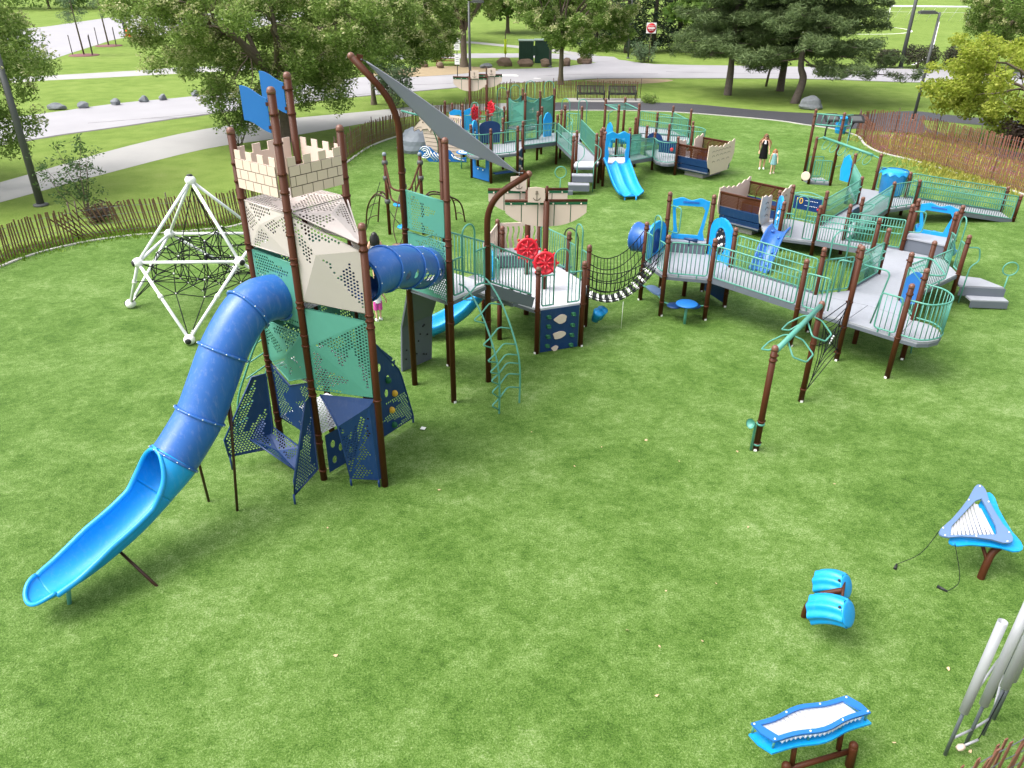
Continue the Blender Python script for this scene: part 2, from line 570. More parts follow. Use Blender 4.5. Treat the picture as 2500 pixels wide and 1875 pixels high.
def post(parent, x, y, top, clamps=(), z0=0., r=PR, m='brown', tagm=False):
    tagm = tagm or (12 < y < 23 and top > 2 and x > -2.2)
    mb = MB()
    mb.lathe([(r, z0 - .05), (r, top - .04)], (0, 0, 0), 16)
    for z in clamps:
        mb.lathe([(r, z - .02), (r + .011, z - .017), (r + .013, z), (r + .011, z + .017), (r, z + .02)], (0, 0, 0), 16)
        mb.box((r + .015, 0, z), (.03, .03, .035), rz=0)
    org = ORG.get(parent.name, (0, 0, 0))
    o = bpy.data.objects.new('post', mb.mesh('post', m)); COL.objects.link(o)
    o.parent = parent; o.location = (x - org[0], y - org[1], -org[2])
    o.rotation_euler = (0, 0, random.uniform(0, 6))
    ORG[o.name] = (x, y, 0)
    if tagm:
        q = random.uniform(-2.6, -.8) - o.rotation_euler[2]
        tg = bpy.data.objects.new('base_tag', cached('btag', lambda: MB().box((PR + .004, 0, .05), (.01, .06, .06)).mesh('base_tag', 'white_plastic'))); COL.objects.link(tg)
        tg.parent = o; tg.rotation_euler = (0, 0, q)
    def capm():
        return MB().lathe([(PR + .004, -.05), (PR + .005, -.02), (PR + .002, .0), (PR * .85, .032), (PR * .5, .05), (.001, .056)], (0, 0, 0), 16).mesh('post_cap', 'brown_cap')
    c = bpy.data.objects.new('post_cap', cached('cap', capm)); COL.objects.link(c)
    c.parent = o; c.location = (0, 0, top - .05); c.scale = (r / PR, r / PR, 1)
    return o

def bar_mesh(L, r=.0115, m='green'):
    key = ('bar', round(L, 3), r, m)
    return cached(key, lambda: MB().tube([(0, 0, 0), (0, 0, L)], r, 6).mesh('baluster', m))

def railing(parent, a, b, za, zb=None, h=.95, gap=.07, inset=.10, sep=.112, far=False, m='green', hand=0, arch=False, lean=None):
    """welded rail panel between two posts: looped frame, upright bars, stubs to the posts"""
    if zb is None: zb = za
    a, b = Vector((a[0], a[1], 0)), Vector((b[0], b[1], 0))
    d = b - a; L = d.length; d.normalize()
    def pt(t, z): return a + d * (L * t) + Vector((0, 0, za + (zb - za) * t + z))
    t0, t1 = inset / L, 1 - inset / L
    rr = .021 if not far else .024
    ns = 7 if not far else 5
    mb = MB()
    mb.tube(rounded([pt(t0, gap), pt(t1, gap), pt(t1, h), pt(t0, h)], .07, 3, True), rr, ns, closed=True)
    mb.tube([pt(PR / L, h - .09), pt(t0, h - .09)], rr * .8, ns)
    mb.tube([pt(1 - PR / L, h - .09), pt(t1, h - .09)], rr * .8, ns)
    for t in (.3, .7):
        mb.box(pt(t, gap - .05), (.03, .03, .1))
    if hand:
        nrm = Vector((-d.y, d.x, 0)) * hand
        for hz in ((.62,) if far else (.52, .72)):
            pth = [pt(t0 + .01, hz) + nrm * .02, pt(t0 + .02, hz) + nrm * .10, pt(t1 - .02, hz) + nrm * .10, pt(t1 - .01, hz) + nrm * .02]
            mb.tube(rounded(pth, .06, 3), .019, 6)
    o = mb.build('railing', m, parent)
    n = max(2, int(round(L * (t1 - t0) / sep)))
    if far:
        mb = MB()
        for i in range(1, n):
            t = t0 + (t1 - t0) * i / n
            mb.tube([pt(t, gap), pt(t, h)], .0100, 4, cap=False)
        mb.build('balusters', m, o, kind='stuff')
    else:
        me = bar_mesh(h - gap, m=m)
        for i in range(1, n):
            t = t0 + (t1 - t0) * i / n
            inst('baluster', me, o, pt(t, gap))
    return o

def rail_curve(parent, pts, z, h=.95, gap=.07, sep=.112, far=False, m='green'):
    """curved bay rail following xy points"""
    P = ease([(p[0], p[1], 0) for p in pts], 10)
    acc = [0]
    for i in range(1, len(P)): acc.append(acc[-1] + (P[i] - P[i - 1]).length)
    L = acc[-1]
    def at(s):
        for i in range(1, len(P)):
            if acc[i] >= s: return P[i - 1].lerp(P[i], (s - acc[i - 1]) / max(1e-6, acc[i] - acc[i - 1]))
        return P[-1]
    up = Vector((0, 0, 1))
    loop = [p + up * (z + gap) for p in P] + [p + up * (z + h) for p in reversed(P)]
    mb = MB().tube(loop, .021, 6, closed=True)
    o = mb.build('bay_railing', m, parent)
    n = max(3, int(L / sep))
    if far:
        mb = MB()
        for i in range(1, n):
            p = at(L * i / n)
            mb.tube([p + up * (z + gap), p + up * (z + h)], .0100, 4, cap=False)
        mb.build('balusters', m, o, kind='stuff')
    else:
        me = bar_mesh(h - gap, m=m)
        for i in range(1, n): inst('baluster', me, o, at(L * i / n) + up * (z + gap))
    return o

def handloop(parent, a, b, z0, z1, m='green', r=.02, name='grab_loop'):
    """inverted-U entry hoop standing between two points"""
    a, b = Vector((a[0], a[1], 0)), Vector((b[0], b[1], 0))
    c = (a + b) / 2; w = (b - a) / 2
    pts = [a + V(0, 0, z0)] + [c - w * math.cos(t) + V(0, 0, z1 - w.length + w.length * math.sin(t)) for t in [math.pi * i / 10 for i in range(11)]] + [b + V(0, 0, z0)]
    return MB().tube(pts, r, 7).build(name, m, parent)

def entry(parent, a, b, z, far=False):
    """rail panels either side of an opening, each carrying half of a tall hoop"""
    A, B = Vector((a[0], a[1], 0)), Vector((b[0], b[1], 0))
    d = (B - A)
    p1, p2 = A + d * .34, A + d * .66
    mb = MB()
    for s, e in ((A + d * .09, p1), (p2, A + d * .91)):
        mb.tube(rounded([s + V(0, 0, z + .07), e + V(0, 0, z + .07), e + V(0, 0, z + .86), s + V(0, 0, z + .86)], .05, 3, True), .02, 6, closed=True)
        for t in (.33, .66):
            q = s.lerp(e, t); mb.tube([q + V(0, 0, z + .07), q + V(0, 0, z + .86)], .011, 5, cap=False)
    mb.tube([A + V(0, 0, z + .86), A + d * .12 + V(0, 0, z + .86)], .018, 6)
    mb.tube([B + V(0, 0, z + .86), B - d * .12 + V(0, 0, z + .86)], .018, 6)
    o = mb.build('entry_rail', 'green', parent)
    handloop(parent, p1, p2, z + .06, z + 1.5)
    return o

def deck(parent, poly, z, th=.06, m='deck', name='deck_panel'):
    c = sum((Vector((p[0], p[1])) for p in poly), Vector((0, 0))) / len(poly)
    q = [Vector((p[0], p[1])) for p in poly]
    q = [p + (c - p).normalized() * .012 for p in q]
    mb = MB()
    mb.plate([(p.x, p.y, z - th / 2) for p in q], th)
    o = mb.build(name, m, parent)
    mb = MB()
    for i in range(len(q)):
        a, b = q[i], q[(i + 1) % len(q)]
        mb.beam((a.x, a.y, z - th - .03), (b.x, b.y, z - th - .03), .035, .08)
    mb.build('edge_beam', 'deck_edge', o)
    return o

def ramp(parent, a0, a1, b0, b1, z0, z1):
    """sloping deck: edge a0-a1 at z0, edge b0-b1 at z1"""
    mb = MB()
    P = [(*a0, z0), (*a1, z0), (*b1, z1), (*b0, z1)]
    mb.plate([Vector(p) - V(0, 0, .03) for p in P], .06)
    o = mb.build('ramp_deck', 'deck', parent)
    mb = MB()
    for p, q in ((P[0], P[3]), (P[1], P[2])):
        mb.beam(Vector(p) + V(0, 0, -.03), Vector(q) + V(0, 0, -.03), .03, .16)
    mb.build('ramp_kerb', 'deck_edge', o)
    return o

def outline(parent, name, m, a, b, pts, th=.03, holes=(), frame=None):
    """flat moulded panel: 2-D outline (t along a-b in metres, z) stood up between a and b"""
    a = Vector((a[0], a[1], 0)); b = Vector((b[0], b[1], 0)); d = (b - a).normalized()
    f = lambda p: a + d * p[0] + V(0, 0, p[1])
    mb = MB().plate([f(p) for p in pts], th, [[f(p) for p in h] for h in holes])
    return mb.build(name, m, parent)

def ell(cx, cz, rx, rz, n=20, cw=True, t0=0.):
    s = -1 if cw else 1
    return [(cx + rx * math.cos(t0 + s * 2 * math.pi * k / n), cz + rz * math.sin(t0 + s * 2 * math.pi * k / n)) for k in range(n)]

def path_frames(path, up=(0, 0, 1)):
    P = [Vector(p) for p in path]
    out = []
    for i in range(len(P)):
        t = (P[min(i + 1, len(P) - 1)] - P[max(i - 1, 0)]).normalized()
        side = t.cross(Vector(up)).normalized()
        out.append((P[i], side, side.cross(t)))
    return out

def sweep(mb, profile_fn, path, closed=True):
    """profile_fn(u) -> list of (side, up) points"""
    F = path_frames(path)
    prof = [profile_fn(i / (len(F) - 1)) for i in range(len(F))]
    n = len(prof[0])
    vs, fs = [], []
    for (p, sd_, u), pr_ in zip(F, prof):
        for a, b in pr_: vs.append(p + sd_ * a + u * b)
    for i in range(len(F) - 1):
        for k in range(n if closed else n - 1):
            k2 = (k + 1) % n
            fs.append((i * n + k, i * n + k2, (i + 1) * n + k2, (i + 1) * n + k))
    if closed:
        fs.append(tuple(range(n - 1, -1, -1)))
        fs.append(tuple((len(F) - 1) * n + k for k in range(n)))
    mb.add(vs, fs, True)
    return mb

def chute_profile(w, dip, wall, lanes=1, th=.035, lip=.06):
    """closed cross-section of a moulded slide chute"""
    h = w / 2
    top = []
    lw = w / lanes
    top.append((-h - lip, wall - .03)); top.append((-h - lip * .5, wall)); top.append((-h, wall - .02))
    for L in range(lanes):
        x0 = -h + L * lw
        for k in range(9):
            t = k / 8
            x = x0 + .03 + (lw - .06) * t
            z = (abs(2 * t - 1) ** 3) * (wall * .55 if (L == 0 and t < .5) or (L == lanes - 1 and t > .5) else .07) - dip * (1 - abs(2 * t - 1) ** 2)
            top.append((x, z))
    top.append((h, wall - .02)); top.append((h + lip * .5, wall)); top.append((h + lip, wall - .03))
    bot = [(h + lip * .8, wall - .10), (h + .02, .0), (h * .6, -dip - th), (0, -dip - th), (-h * .6, -dip - th), (-h - .02, .0), (-h - lip * .8, wall - .10)]
    return top + bot
# ------------------------------------------------------------------ the setting: ground, turf, roads, paths
def flat(name, pts, z, m, th=.0, kind='structure'):
    mb = MB()
    if th: mb.plate([(p[0], p[1], z - th / 2) for p in pts], th)
    else:
        P = [Vector((p[0], p[1], z)) for p in pts]
        tr = tessellate_polygon([P])
        fs = []
        for t in tr:
            a, b, c = P[t[0]], P[t[1]], P[t[2]]
            fs.append(t if (b - a).cross(c - a).z > 0 else (t[0], t[2], t[1]))
        mb.add(P, fs)
    o = mb.build(name, m)
    if kind: o['kind'] = kind
    return o

def smooth2(pts, n=6):
    return [(p.x, p.y) for p in ease([(a, b, 0) for a, b in pts], n)]

flat('ground', [(-400, -60), (400, -60), (400, 700), (-400, 700)], 0., 'grass')

edge_a = smooth2([(-17.6, 19), (-16.6, 23.4), (-16.1, 24.8), (-15.2, 25.9), (-14, 26.7), (-12.7, 27.1), (-11.5, 27.5), (-10.3, 28.2), (-9.3, 31),
                  (-8.7, 35), (-8.2, 38.7), (-7.7, 42.2), (-6.6, 45), (-5.3, 46.6), (-3, 49.5), (0, 52.3), (3, 54), (8.6, 54.2), (11.9, 53.4),
                  (16.4, 51.2), (18.1, 49.6), (19.4, 48.3), (19.95, 46.6), (19.9, 45.6), (19.5, 44), (19.4, 42.4), (19.6, 41.5), (20.4, 39.9),
                  (21.1, 37.8), (21.6, 35.7), (22.3, 33.4), (22.6, 28), (20.5, 20)])
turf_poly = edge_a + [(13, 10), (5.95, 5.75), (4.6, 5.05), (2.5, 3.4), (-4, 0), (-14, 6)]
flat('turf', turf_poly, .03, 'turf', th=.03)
mb = MB()
for i in range(len(edge_a) - 1):
    a, b = V(*edge_a[i], .02), V(*edge_a[i + 1], .02)
    nr = (b - a).cross(V(0, 0, 1)).normalized() * -.06
    mb.beam(a + nr, b + nr, .12, .10)
mb.build('kerb', 'kerb', kind='structure')

road_lo = [(-34, 33), (-27, 42.9), (-25.6, 45), (-23.5, 47.4), (-20, 51.8), (-14.7, 57), (-10.6, 60.4), (-4.8, 64.5), (-1, 67.1), (3.6, 68.8), (8.6, 70.9),
           (24.8, 71.6), (33.4, 70), (40, 69.5), (70, 63)]
road_up = [(70, 72), (43.6, 78.5), (36, 79.9), (23.7, 81.1), (14, 82), (10.8, 85.5), (8.2, 83), (6.3, 80.9), (3.2, 78.1), (-1.5, 76.7), (-6.5, 74.5), (-12, 71.5), (-18, 65.5),
           (-24, 58.9), (-27, 56.5), (-29, 54), (-30.6, 51.6), (-40, 40)]
flat('road', smooth2(road_lo, 4) + smooth2(road_up, 4), .006, 'asphalt_old')
flat('branch_road', [(10.8, 85.4), (10.6, 88.3), (3.7, 91.5), (-.3, 91), (-5.3, 90.5), (-22, 86), (-22, 82), (-4.2, 86), (1, 87), (5.4, 85.6), (8.2, 83.1)], .010, 'asphalt_old')
flat('upper_path', [(-16, 109), (-5, 104.5), (3.5, 97), (9, 90), (7.4, 88.8), (2.8, 94.5), (-5, 102), (-16, 105)], .014, 'walkway')
flat('car_park', [(-45.3, 78.8), (-47.2, 88.9), (-49.5, 102.3), (-49.8, 108.8), (-38, 118), (-38, 165), (-69, 151.8), (-68.9, 138), (-68.6, 123.3), (-75, 100), (-58, 72)], .006, 'asphalt_old')
flat('far_path', [(-46, 64), (-40.4, 65.5), (-38.2, 67.1), (-34.8, 68.8), (-30, 71.6), (-22, 76), (-24, 79), (-31.3, 76.2), (-33.4, 74.2), (-37, 71.8), (-40, 69.9), (-46, 67)], .006, 'walkway')
flat('walkway', smooth2([(-25, 31), (-23, 34.3), (-20.7, 42.2), (-17.2, 48.3), (-9.6, 53.6), (-5.8, 56), (0, 57.4), (4.2, 57.9)], 4)
     + smooth2([(3, 54.5), (-1.2, 54.3), (-4.7, 53.4), (-8.9, 49.5), (-13.3, 44.5), (-16.4, 41.5), (-19.4, 35.3), (-21.1, 31.1), (-23, 27)], 4), .006, 'walkway')
flat('asphalt_path', smooth2([(1.6, 57.4), (4.2, 57.9), (9.2, 58.1), (12.7, 57.5), (17.5, 54.8), (23.1, 53.7), (27.3, 55.3), (30, 53.2), (38, 49)], 4)
     + [(38, 46), (30.5, 49.5), (26.4, 52), (25.4, 48.9), (25.9, 45.7), (27.3, 42), (31, 34), (28, 34), (25.9, 39.6), (24.2, 44.5), (23.4, 47.2)]
     + smooth2([(21, 48.7), (19.6, 48.55), (18.2, 49.85), (16.5, 51.45), (11.9, 53.65), (8.6, 54.45), (1.6, 54.4)], 4), .012, 'asphalt_new')
flat('bench_pad', [(3.9, 57.95), (9.3, 58.0), (9.3, 59.6), (3.9, 59.6)], .05, 'concrete', th=.05)
flat('bare_soil', smooth2([(7.2, 68.4), (9.5, 67.6), (12.2, 68.6), (13.6, 70.3), (11, 71.1), (8.6, 70.8), (6, 69.6), (7.2, 68.4)], 5)[:-1], .004, 'bare_soil')
flat('bare_soil', smooth2([(-14, 72.4), (-9, 70.9), (-3.2, 74.4), (-1.5, 76.3), (-4.5, 78.8), (-9, 77.8), (-14, 72.4)], 5)[:-1], .016, 'bare_soil')
flat('mulch_bed', [(20.15, 46.6), (23.3, 47.1), (24.1, 44.4), (25.8, 39.6), (27.6, 34), (22.6, 33), (21.9, 35.8), (21.4, 37.9), (20.7, 40), (19.85, 41.6), (19.65, 42.4), (19.75, 44)], .008, 'mulch')
# a few sealed cracks on the near road and marks on it
mb = MB()
for pts in ([(-26, 48.5), (-22, 51), (-18.5, 54), (-14, 58.5), (-9, 63)], [(-23, 50.3), (-20.5, 50.9), (-19.2, 53.2)], [(-17, 56), (-14.5, 59.8), (-14.2, 62)], [(2, 72), (6, 73.6), (13, 74.4)],
            [(14, 76), (20, 75.2), (27, 75.6)], [(-9, 66), (-5, 67.2), (-3, 70.2)]):
    P = ease([(x, y, .011) for x, y in pts], 6)
    for i in range(len(P) - 1):
        d = (P[i + 1] - P[i]); s_ = Vector((-d.y, d.x, 0)).normalized() * random.uniform(.03, .07)
        mb.add([P[i] - s_, P[i + 1] - s_, P[i + 1] + s_, P[i] + s_], [(0, 1, 2, 3)])
mb.build('road_cracks', 'crack', kind='structure')
mb = MB()
E_ = smooth2(road_lo, 6)
for i in range(len(E_) - 1):
    a, b = V(*E_[i], .010), V(*E_[i + 1], .010); s_ = Vector((-(b - a).y, (b - a).x, 0)).normalized() * .22
    mb.add([a - s_ * .5, b - s_ * .5, b + s_, a + s_], [(0, 1, 2, 3)])
mb.build('road_edge', 'road_edge', kind='structure')
mb = MB()
for x, y, w, h in ((-1.6, 72.2, 2.0, .9), (1.6, 70.6, .7, .25)):
    mb.add([(x, y, .011), (x + w, y - .3, .011), (x + w * .9, y + h - .3, .011), (x + .2 * w, y + h, .011)], [(0, 1, 2, 3)])
mb.build('road_marking', 'line_white', kind='structure')
# pitch markings on the field beyond the road
mb = MB()
def strip(P, w, z=.006):
    for i in range(len(P) - 1):
        a, b = V(*P[i], z), V(*P[i + 1], z)
        s_ = Vector((-(b - a).y, (b - a).x, 0)).normalized() * w / 2
        mb.add([a - s_, b - s_, b + s_, a + s_], [(0, 1, 2, 3)])
strip([(50 + 11 * math.cos(t), 132 + 11 * math.sin(t)) for t in [math.pi * 2 * i / 40 for i in range(41)]], .35)
strip([(46, 92), (75, 150)], .35); strip([(40, 83), (46, 92)], .3); strip([(20, 190), (110, 178)], .4)
mb.build('field_line', 'line_white', kind='structure')

# grass tufts that break up the lawn edges and the strip along the fences
def tufts(name, spots, n, hgt, m, kind='stuff', spread=.5):
    vs = np.zeros((n, 3, 3)); idx = RNG.integers(0, len(spots), n)
    base = np.array(spots)[idx] + np.c_[RNG.normal(0, spread, (n, 2))]
    ang = RNG.uniform(0, 2 * np.pi, n); h = hgt * RNG.uniform(.5, 1.3, n); w = h * .22
    vs[:, 0, 0] = base[:, 0] - np.cos(ang) * w; vs[:, 0, 1] = base[:, 1] - np.sin(ang) * w
    vs[:, 1, 0] = base[:, 0] + np.cos(ang) * w; vs[:, 1, 1] = base[:, 1] + np.sin(ang) * w
    vs[:, 2, 0] = base[:, 0] + RNG.normal(0, .4, n) * h; vs[:, 2, 1] = base[:, 1] + RNG.normal(0, .4, n) * h; vs[:, 2, 2] = h
    me = bpy.data.meshes.new(name)
    me.from_pydata(vs.reshape(-1, 3).tolist(), [], np.arange(n * 3).reshape(-1, 3).tolist())
    me.materials.append(MATS[m])
    o = bpy.data.objects.new(name, me); COL.objects.link(o)
    o['kind'] = kind
    return o
leaf_mat('blade', [(.10, .20, .020), (.16, .28, .028), (.24, .36, .045)], trans=.3)
sp = [(p[0] - .5, p[1] + .25) for p in edge_a[6:66]]
tufts('grass', sp, 9000, .14, 'blade', spread=.35)
sp = [(random.uniform(20.4, 25), random.uniform(34, 46)) for _ in range(60)]
leaf_mat('blade_yellow', [(.30, .30, .05), (.38, .36, .07), (.24, .30, .05)], trans=.3)
tufts('grass', sp, 9000, .2, 'blade_yellow', spread=.7)

# ------------------------------------------------------------------ trees
def leaf_cloud(name, centers, n, size, aspect, m, parent, droop=.0, flatten=1.0, up_bias=.3, rad_pow=.5):
    C = np.array([c[:3] for c in centers], float); Rr = np.array([c[3] for c in centers], float)
    w = Rr ** 2.2; idx = RNG.choice(len(C), n, p=w / w.sum())
    d = RNG.normal(size=(n, 3)); d /= np.linalg.norm(d, axis=1)[:, None]
    rad = RNG.random(n) ** rad_pow
    off = d * (rad * Rr[idx])[:, None]
    off[:, 2] *= flatten
    pos = C[idx] + off
    u = RNG.normal(size=(n, 3)); u[:, 2] = u[:, 2] * .6 - droop
    u /= np.linalg.norm(u, axis=1)[:, None]
    nn = RNG.normal(size=(n, 3)) + d * .6; nn[:, 2] += up_bias
    wv = np.cross(nn, u); wv /= np.linalg.norm(wv, axis=1)[:, None] + 1e-9
    L = size * RNG.uniform(.6, 1.35, n)
    W = L * aspect
    u *= (L / 2)[:, None]; wv *= (W / 2)[:, None]
    q = np.stack([pos - u, pos + wv, pos + u, pos - wv], 1).reshape(-1, 3)
    org = np.array(ORG.get(parent.name, (0, 0, 0))) if parent else np.zeros(3)
    q = q - org
    me = bpy.data.meshes.new(name)
    me.vertices.add(n * 4); me.vertices.foreach_set('co', q.astype(np.float32).ravel())
    me.loops.add(n * 4); me.loops.foreach_set('vertex_index', np.arange(n * 4, dtype=np.int32))
    me.polygons.add(n); me.polygons.foreach_set('loop_start', np.arange(0, n * 4, 4, dtype=np.int32))
    me.polygons.foreach_set('loop_total', np.full(n, 4, dtype=np.int32))
    me.update(calc_edges=True)
    me.materials.append(MATS[m])
    o = bpy.data.objects.new(name, me); COL.objects.link(o)
    if parent: o.parent = parent
    return o

def limb(mb, p0, p1, r0, r1, bow=.15, n=7, seg=6, wob=.06):
    p0, p1 = Vector(p0), Vector(p1)
    L = (p1 - p0).length
    pts, rs = [], []
    j = Vector((random.gauss(0, wob), random.gauss(0, wob), random.gauss(0, wob))) * L
    for i in range(seg + 1):
        t = i / seg
        p = p0.lerp(p1, t) + Vector((0, 0, bow * L * math.sin(math.pi * t))) + j * math.sin(math.pi * t) + Vector((random.gauss(0, .012), random.gauss(0, .012), 0)) * L
        pts.append(p); rs.append(r0 + (r1 - r0) * t)
    mb.tube(pts, 1, n, rs=rs)
    return pts

def tree(name, label, base, crown, rad, fork=2.2, tr=.22, nl=7, clumps=60, n=20000, size=.24, aspect=.42, m='leaf_locust', bark='bark',
         blossom=0, droop=.35, seed=1, cr=(.16, .30), group=None, lean=(0, 0), flat_=.8, sparse=None, lo=.35, bare=0):
    random.seed(seed)
    t = thing(name, label, 'tree', (base[0], base[1], 0), group)
    mb = MB()
    fk = Vector((base[0] + lean[0], base[1] + lean[1], fork))
    mid = Vector((base[0] + lean[0] * .3, base[1] + lean[1] * .3, fork * .5))
    mb.tube(ease([(base[0], base[1], -.1), (base[0], base[1], .12), mid, fk], 5), 1, 12,
            rs=[tr * (1.5 if i < 4 else 1.5 - .5 * min(1, (i - 4) / 4) - .25 * (i / 15)) for i in range(16)])
    C = Vector(crown); RX = Vector(rad)
    ends = []
    for i in range(nl):
        a = 2 * math.pi * (i + random.uniform(-.3, .3)) / nl
        e = C + Vector((math.cos(a) * RX.x * .62, math.sin(a) * RX.y * .62, random.uniform(-.35, .5) * RX.z))
        ends.append(limb(mb, fk, e, tr * .62, tr * .13, .10))
    ends.append(limb(mb, fk, C + Vector((0, 0, RX.z * .6)), tr * .7, tr * .12, 0))
    allp = [p for q in ends for p in q[2:]]
    cl = []
    while len(cl) < clumps:
        d = Vector((random.gauss(0, 1), random.gauss(0, 1), random.gauss(0, 1))).normalized()
        r = random.uniform(lo, 1) ** .6
        p = C + Vector((d.x * RX.x * r, d.y * RX.y * r, d.z * RX.z * r))
        if p.z < fork * .55: continue
        k = random.uniform(*cr) * (RX.x + RX.y) / 2
        cl.append((p.x, p.y, p.z, k))
        s = min(allp, key=lambda q: (q - p).length)
        if len(cl) % 2 == 0:
            limb(mb, s, p, tr * .14, tr * .03, .05, 5, 4, .1)
    for _ in range(bare):
        p = Vector(random.choice(cl)[:3]); s = min(allp, key=lambda q: (q - p).length)
        e = p + (p - C).normalized() * random.uniform(.2, 1.0)
        limb(mb, s, e, tr * .1, tr * .02, .05, 4, 4, .12)
    mb.build('trunk', bark, t)
    leaf_cloud('crown', cl, n, size, aspect, m, t, droop, flat_)
    if blossom:
        tips = []
        for c in cl:
            for _ in range(6):
                d = Vector((random.gauss(0, 1), random.gauss(0, 1), random.gauss(.5, .7))).normalized()
                tips.append((c[0] + d.x * c[3] * .95, c[1] + d.y * c[3] * .95, c[2] + d.z * c[3] * .85, random.uniform(.16, .34)))
        leaf_cloud('blossom', tips, blossom, size * .7, .5, 'blossom', t, -.2, .9)
    return t

tree('honey_locust_tree', 'broad old locust tree behind the castle tower with cream blossom', (-12.6, 43.7), (-13.0, 44.4, 6.4), (8.2, 6.0, 4.7), 2.8, .30, 10, 260, 135000, .20, .34,
     blossom=30000, seed=3, cr=(.07, .15), bare=60, lo=.25)
tree('locust_tree', 'locust tree behind the shade sail with a slim trunk', (-9.8, 56.3), (-7.9, 57.2, 6.0), (5.2, 4.2, 4.0), 2.5, .17, 6, 80, 52000, .22, .34, blossom=14000, seed=5, cr=(.10, .19))
tree('street_tree', 'leaning forked tree beside the picnic table across the road', (-4.8, 78.5), (-4.0, 79, 8.8), (6.6, 5, 4.8), 3.2, .34, 6, 110, 50000, .26, .4, blossom=15000, seed=9, cr=(.10, .20))
tree('street_tree', 'bright green round tree behind the snow fence and benches', (3.8, 67.1), (4.9, 67.4, 6.5), (5.3, 4.6, 4.3), 2.9, .22, 7, 120, 52000, .23, .4, m='leaf_mid', blossom=13000, seed=12, cr=(.09, .19))
tree('street_tree', 'dark green blossoming tree beside the clipped bushes', (44.3, 78.2), (47.6, 78, 7.0), (7.4, 6, 5.2), 2.6, .32, 7, 130, 52000, .28, .4, m='leaf_mid', blossom=18000, seed=15, cr=(.10, .19))
tree('maple_tree', 'yellow-green maple overhanging the red snow fence', (30.5, 44.6), (29.4, 44.8, 3.5), (7.0, 4.8, 3.1), 1.2, .2, 9, 190, 40000, .19, .62, m='leaf_yellow', seed=21, cr=(.06, .13), droop=.1)
tree('locust_tree', 'feathery tree at the left edge hanging over the lamp post', (-25.4, 33), (-25.0, 33.2, 5.4), (6.3, 5, 4.8), 2.6, .2, 7, 110, 70000, .19, .34, seed=27, blossom=9000, cr=(.11, .21), droop=.6)

def young_tree(lbl, base, h, seed):
    random.seed(seed)
    t = thing('young_tree', lbl, 'tree', (*base, 0), 'young staked trees')
    x, y = base
    mb = MB(); mb.tube([(x, y, -.1), (x - .1, y, h * .5), (x - .15, y, h)], 1, 8, rs=[.09, .07, .03])
    cl = []
    for i in range(26):
        z = h * random.uniform(.35, 1); a = random.uniform(0, 6.3); r = random.uniform(.5, 2.2) * (1.15 - z / h * .6)
        e = (x + math.cos(a) * r, y + math.sin(a) * r, z - .1 * r)
        limb(mb, (x - .12, y, z), e, .025, .008, .05, 4, 4)
        cl += [(e[0] * k + x * (1 - k), e[1] * k + y * (1 - k), e[2], .42) for k in (.6, 1)]
    mb.build('trunk', 'bark', t)
    leaf_cloud('crown', cl, 3600, .16, .35, 'leaf_young', t, .2)
    for dx, dy in ((-1.3, .2), (1.0, -.3), (.4, 1.0)):
        MB().tube([(x + dx, y + dy, -.05), (x + dx, y + dy, 1.9)], .05, 6).build('stake', 'wood_pole', t)
    mb = MB(); mb.lathe([(1.5, 0), (1.4, .05), (.3, .1), (.01, .11)], (x, y, 0), 18); mb.build('mulch_ring', 'mulch', t)
young_tree('thin staked young tree nearer the walkway', (-44.6, 85.8), 8.2, 1)
young_tree('thin staked young tree farther off beside the car park', (-46.7, 95.8), 8.6, 2)

def pine(lbl, base, top, side, h0, reach, n, seed, lean=0., kink=.0, shift=0.):
    random.seed(seed)
    t = thing('pine_tree', lbl, 'tree', (*base, 0), 'pines on the lawn')
    x, y = base
    mb = MB()
    tp = ease([(x, y, -.1), (x + kink, y, 1.6), (x - kink * .3 + lean * .3, y, 3.0), (x + lean, y, top * .7), (x + lean * 1.6, y, top)], 6)
    mb.tube(tp, 1, 12, rs=[.32 - .24 * i / (len(tp) - 1) for i in range(len(tp))])
    cl = []
    nb = 50
    for i in range(nb):
        z = h0 + (top - h0) * (i / nb) ** .9
        q = min(tp, key=lambda p: abs(p.z - z))
        a = i * 2.4 + random.uniform(-.3, .3)
        r = reach * random.uniform(.6, 1.0) * (1.05 - .45 * i / nb)
        e = Vector((q.x + math.cos(a) * r + shift * r * .2, q.y + math.sin(a) * r * .8, z + random.uniform(-.5, .5) - .04 * r))
        pts = limb(mb, q, e, .07, .02, -.03, 5, 6, .05)
        for p in pts[2:]:
            for _ in range(4):
                cl.append((p.x + random.gauss(0, .45), p.y + random.gauss(0, .45), p.z + random.uniform(-.2, .45), random.uniform(.36, .72)))
    mb.build('trunk', 'bark_pine', t)
    leaf_cloud('crown', cl, n, .36, .12, 'leaf_pine', t, -.35, .6, rad_pow=.6)
    return t
pine('straight pine with full crown on the lawn behind the benches', (16.3, 62.0), 11.5, 0, 2.7, 5.6, 120000, 4, lean=-.2)
pine('dark pine standing farther back between the other two pines', (21.0, 64.3), 12, 0, 3.0, 5.0, 90000, 6, lean=.2)
pine('crooked pine beside the grey boulder with low sweeping boughs', (20.2, 58.3), 11, 1, 2.7, 6.2, 120000, 8, lean=.3, kink=.35, shift=1.)
random.seed(41)
t = thing('sapling', 'bare slender sapling trunk behind the crooked pine', 'sapling', (20.6, 66.8, 0))
mb = MB(); mb.tube([(20.6, 66.8, -.1), (20.8, 66.8, 2.2), (20.7, 66.8, 4.6)], 1, 8, rs=[.1, .08, .04]); mb.build('trunk', 'bark', t)
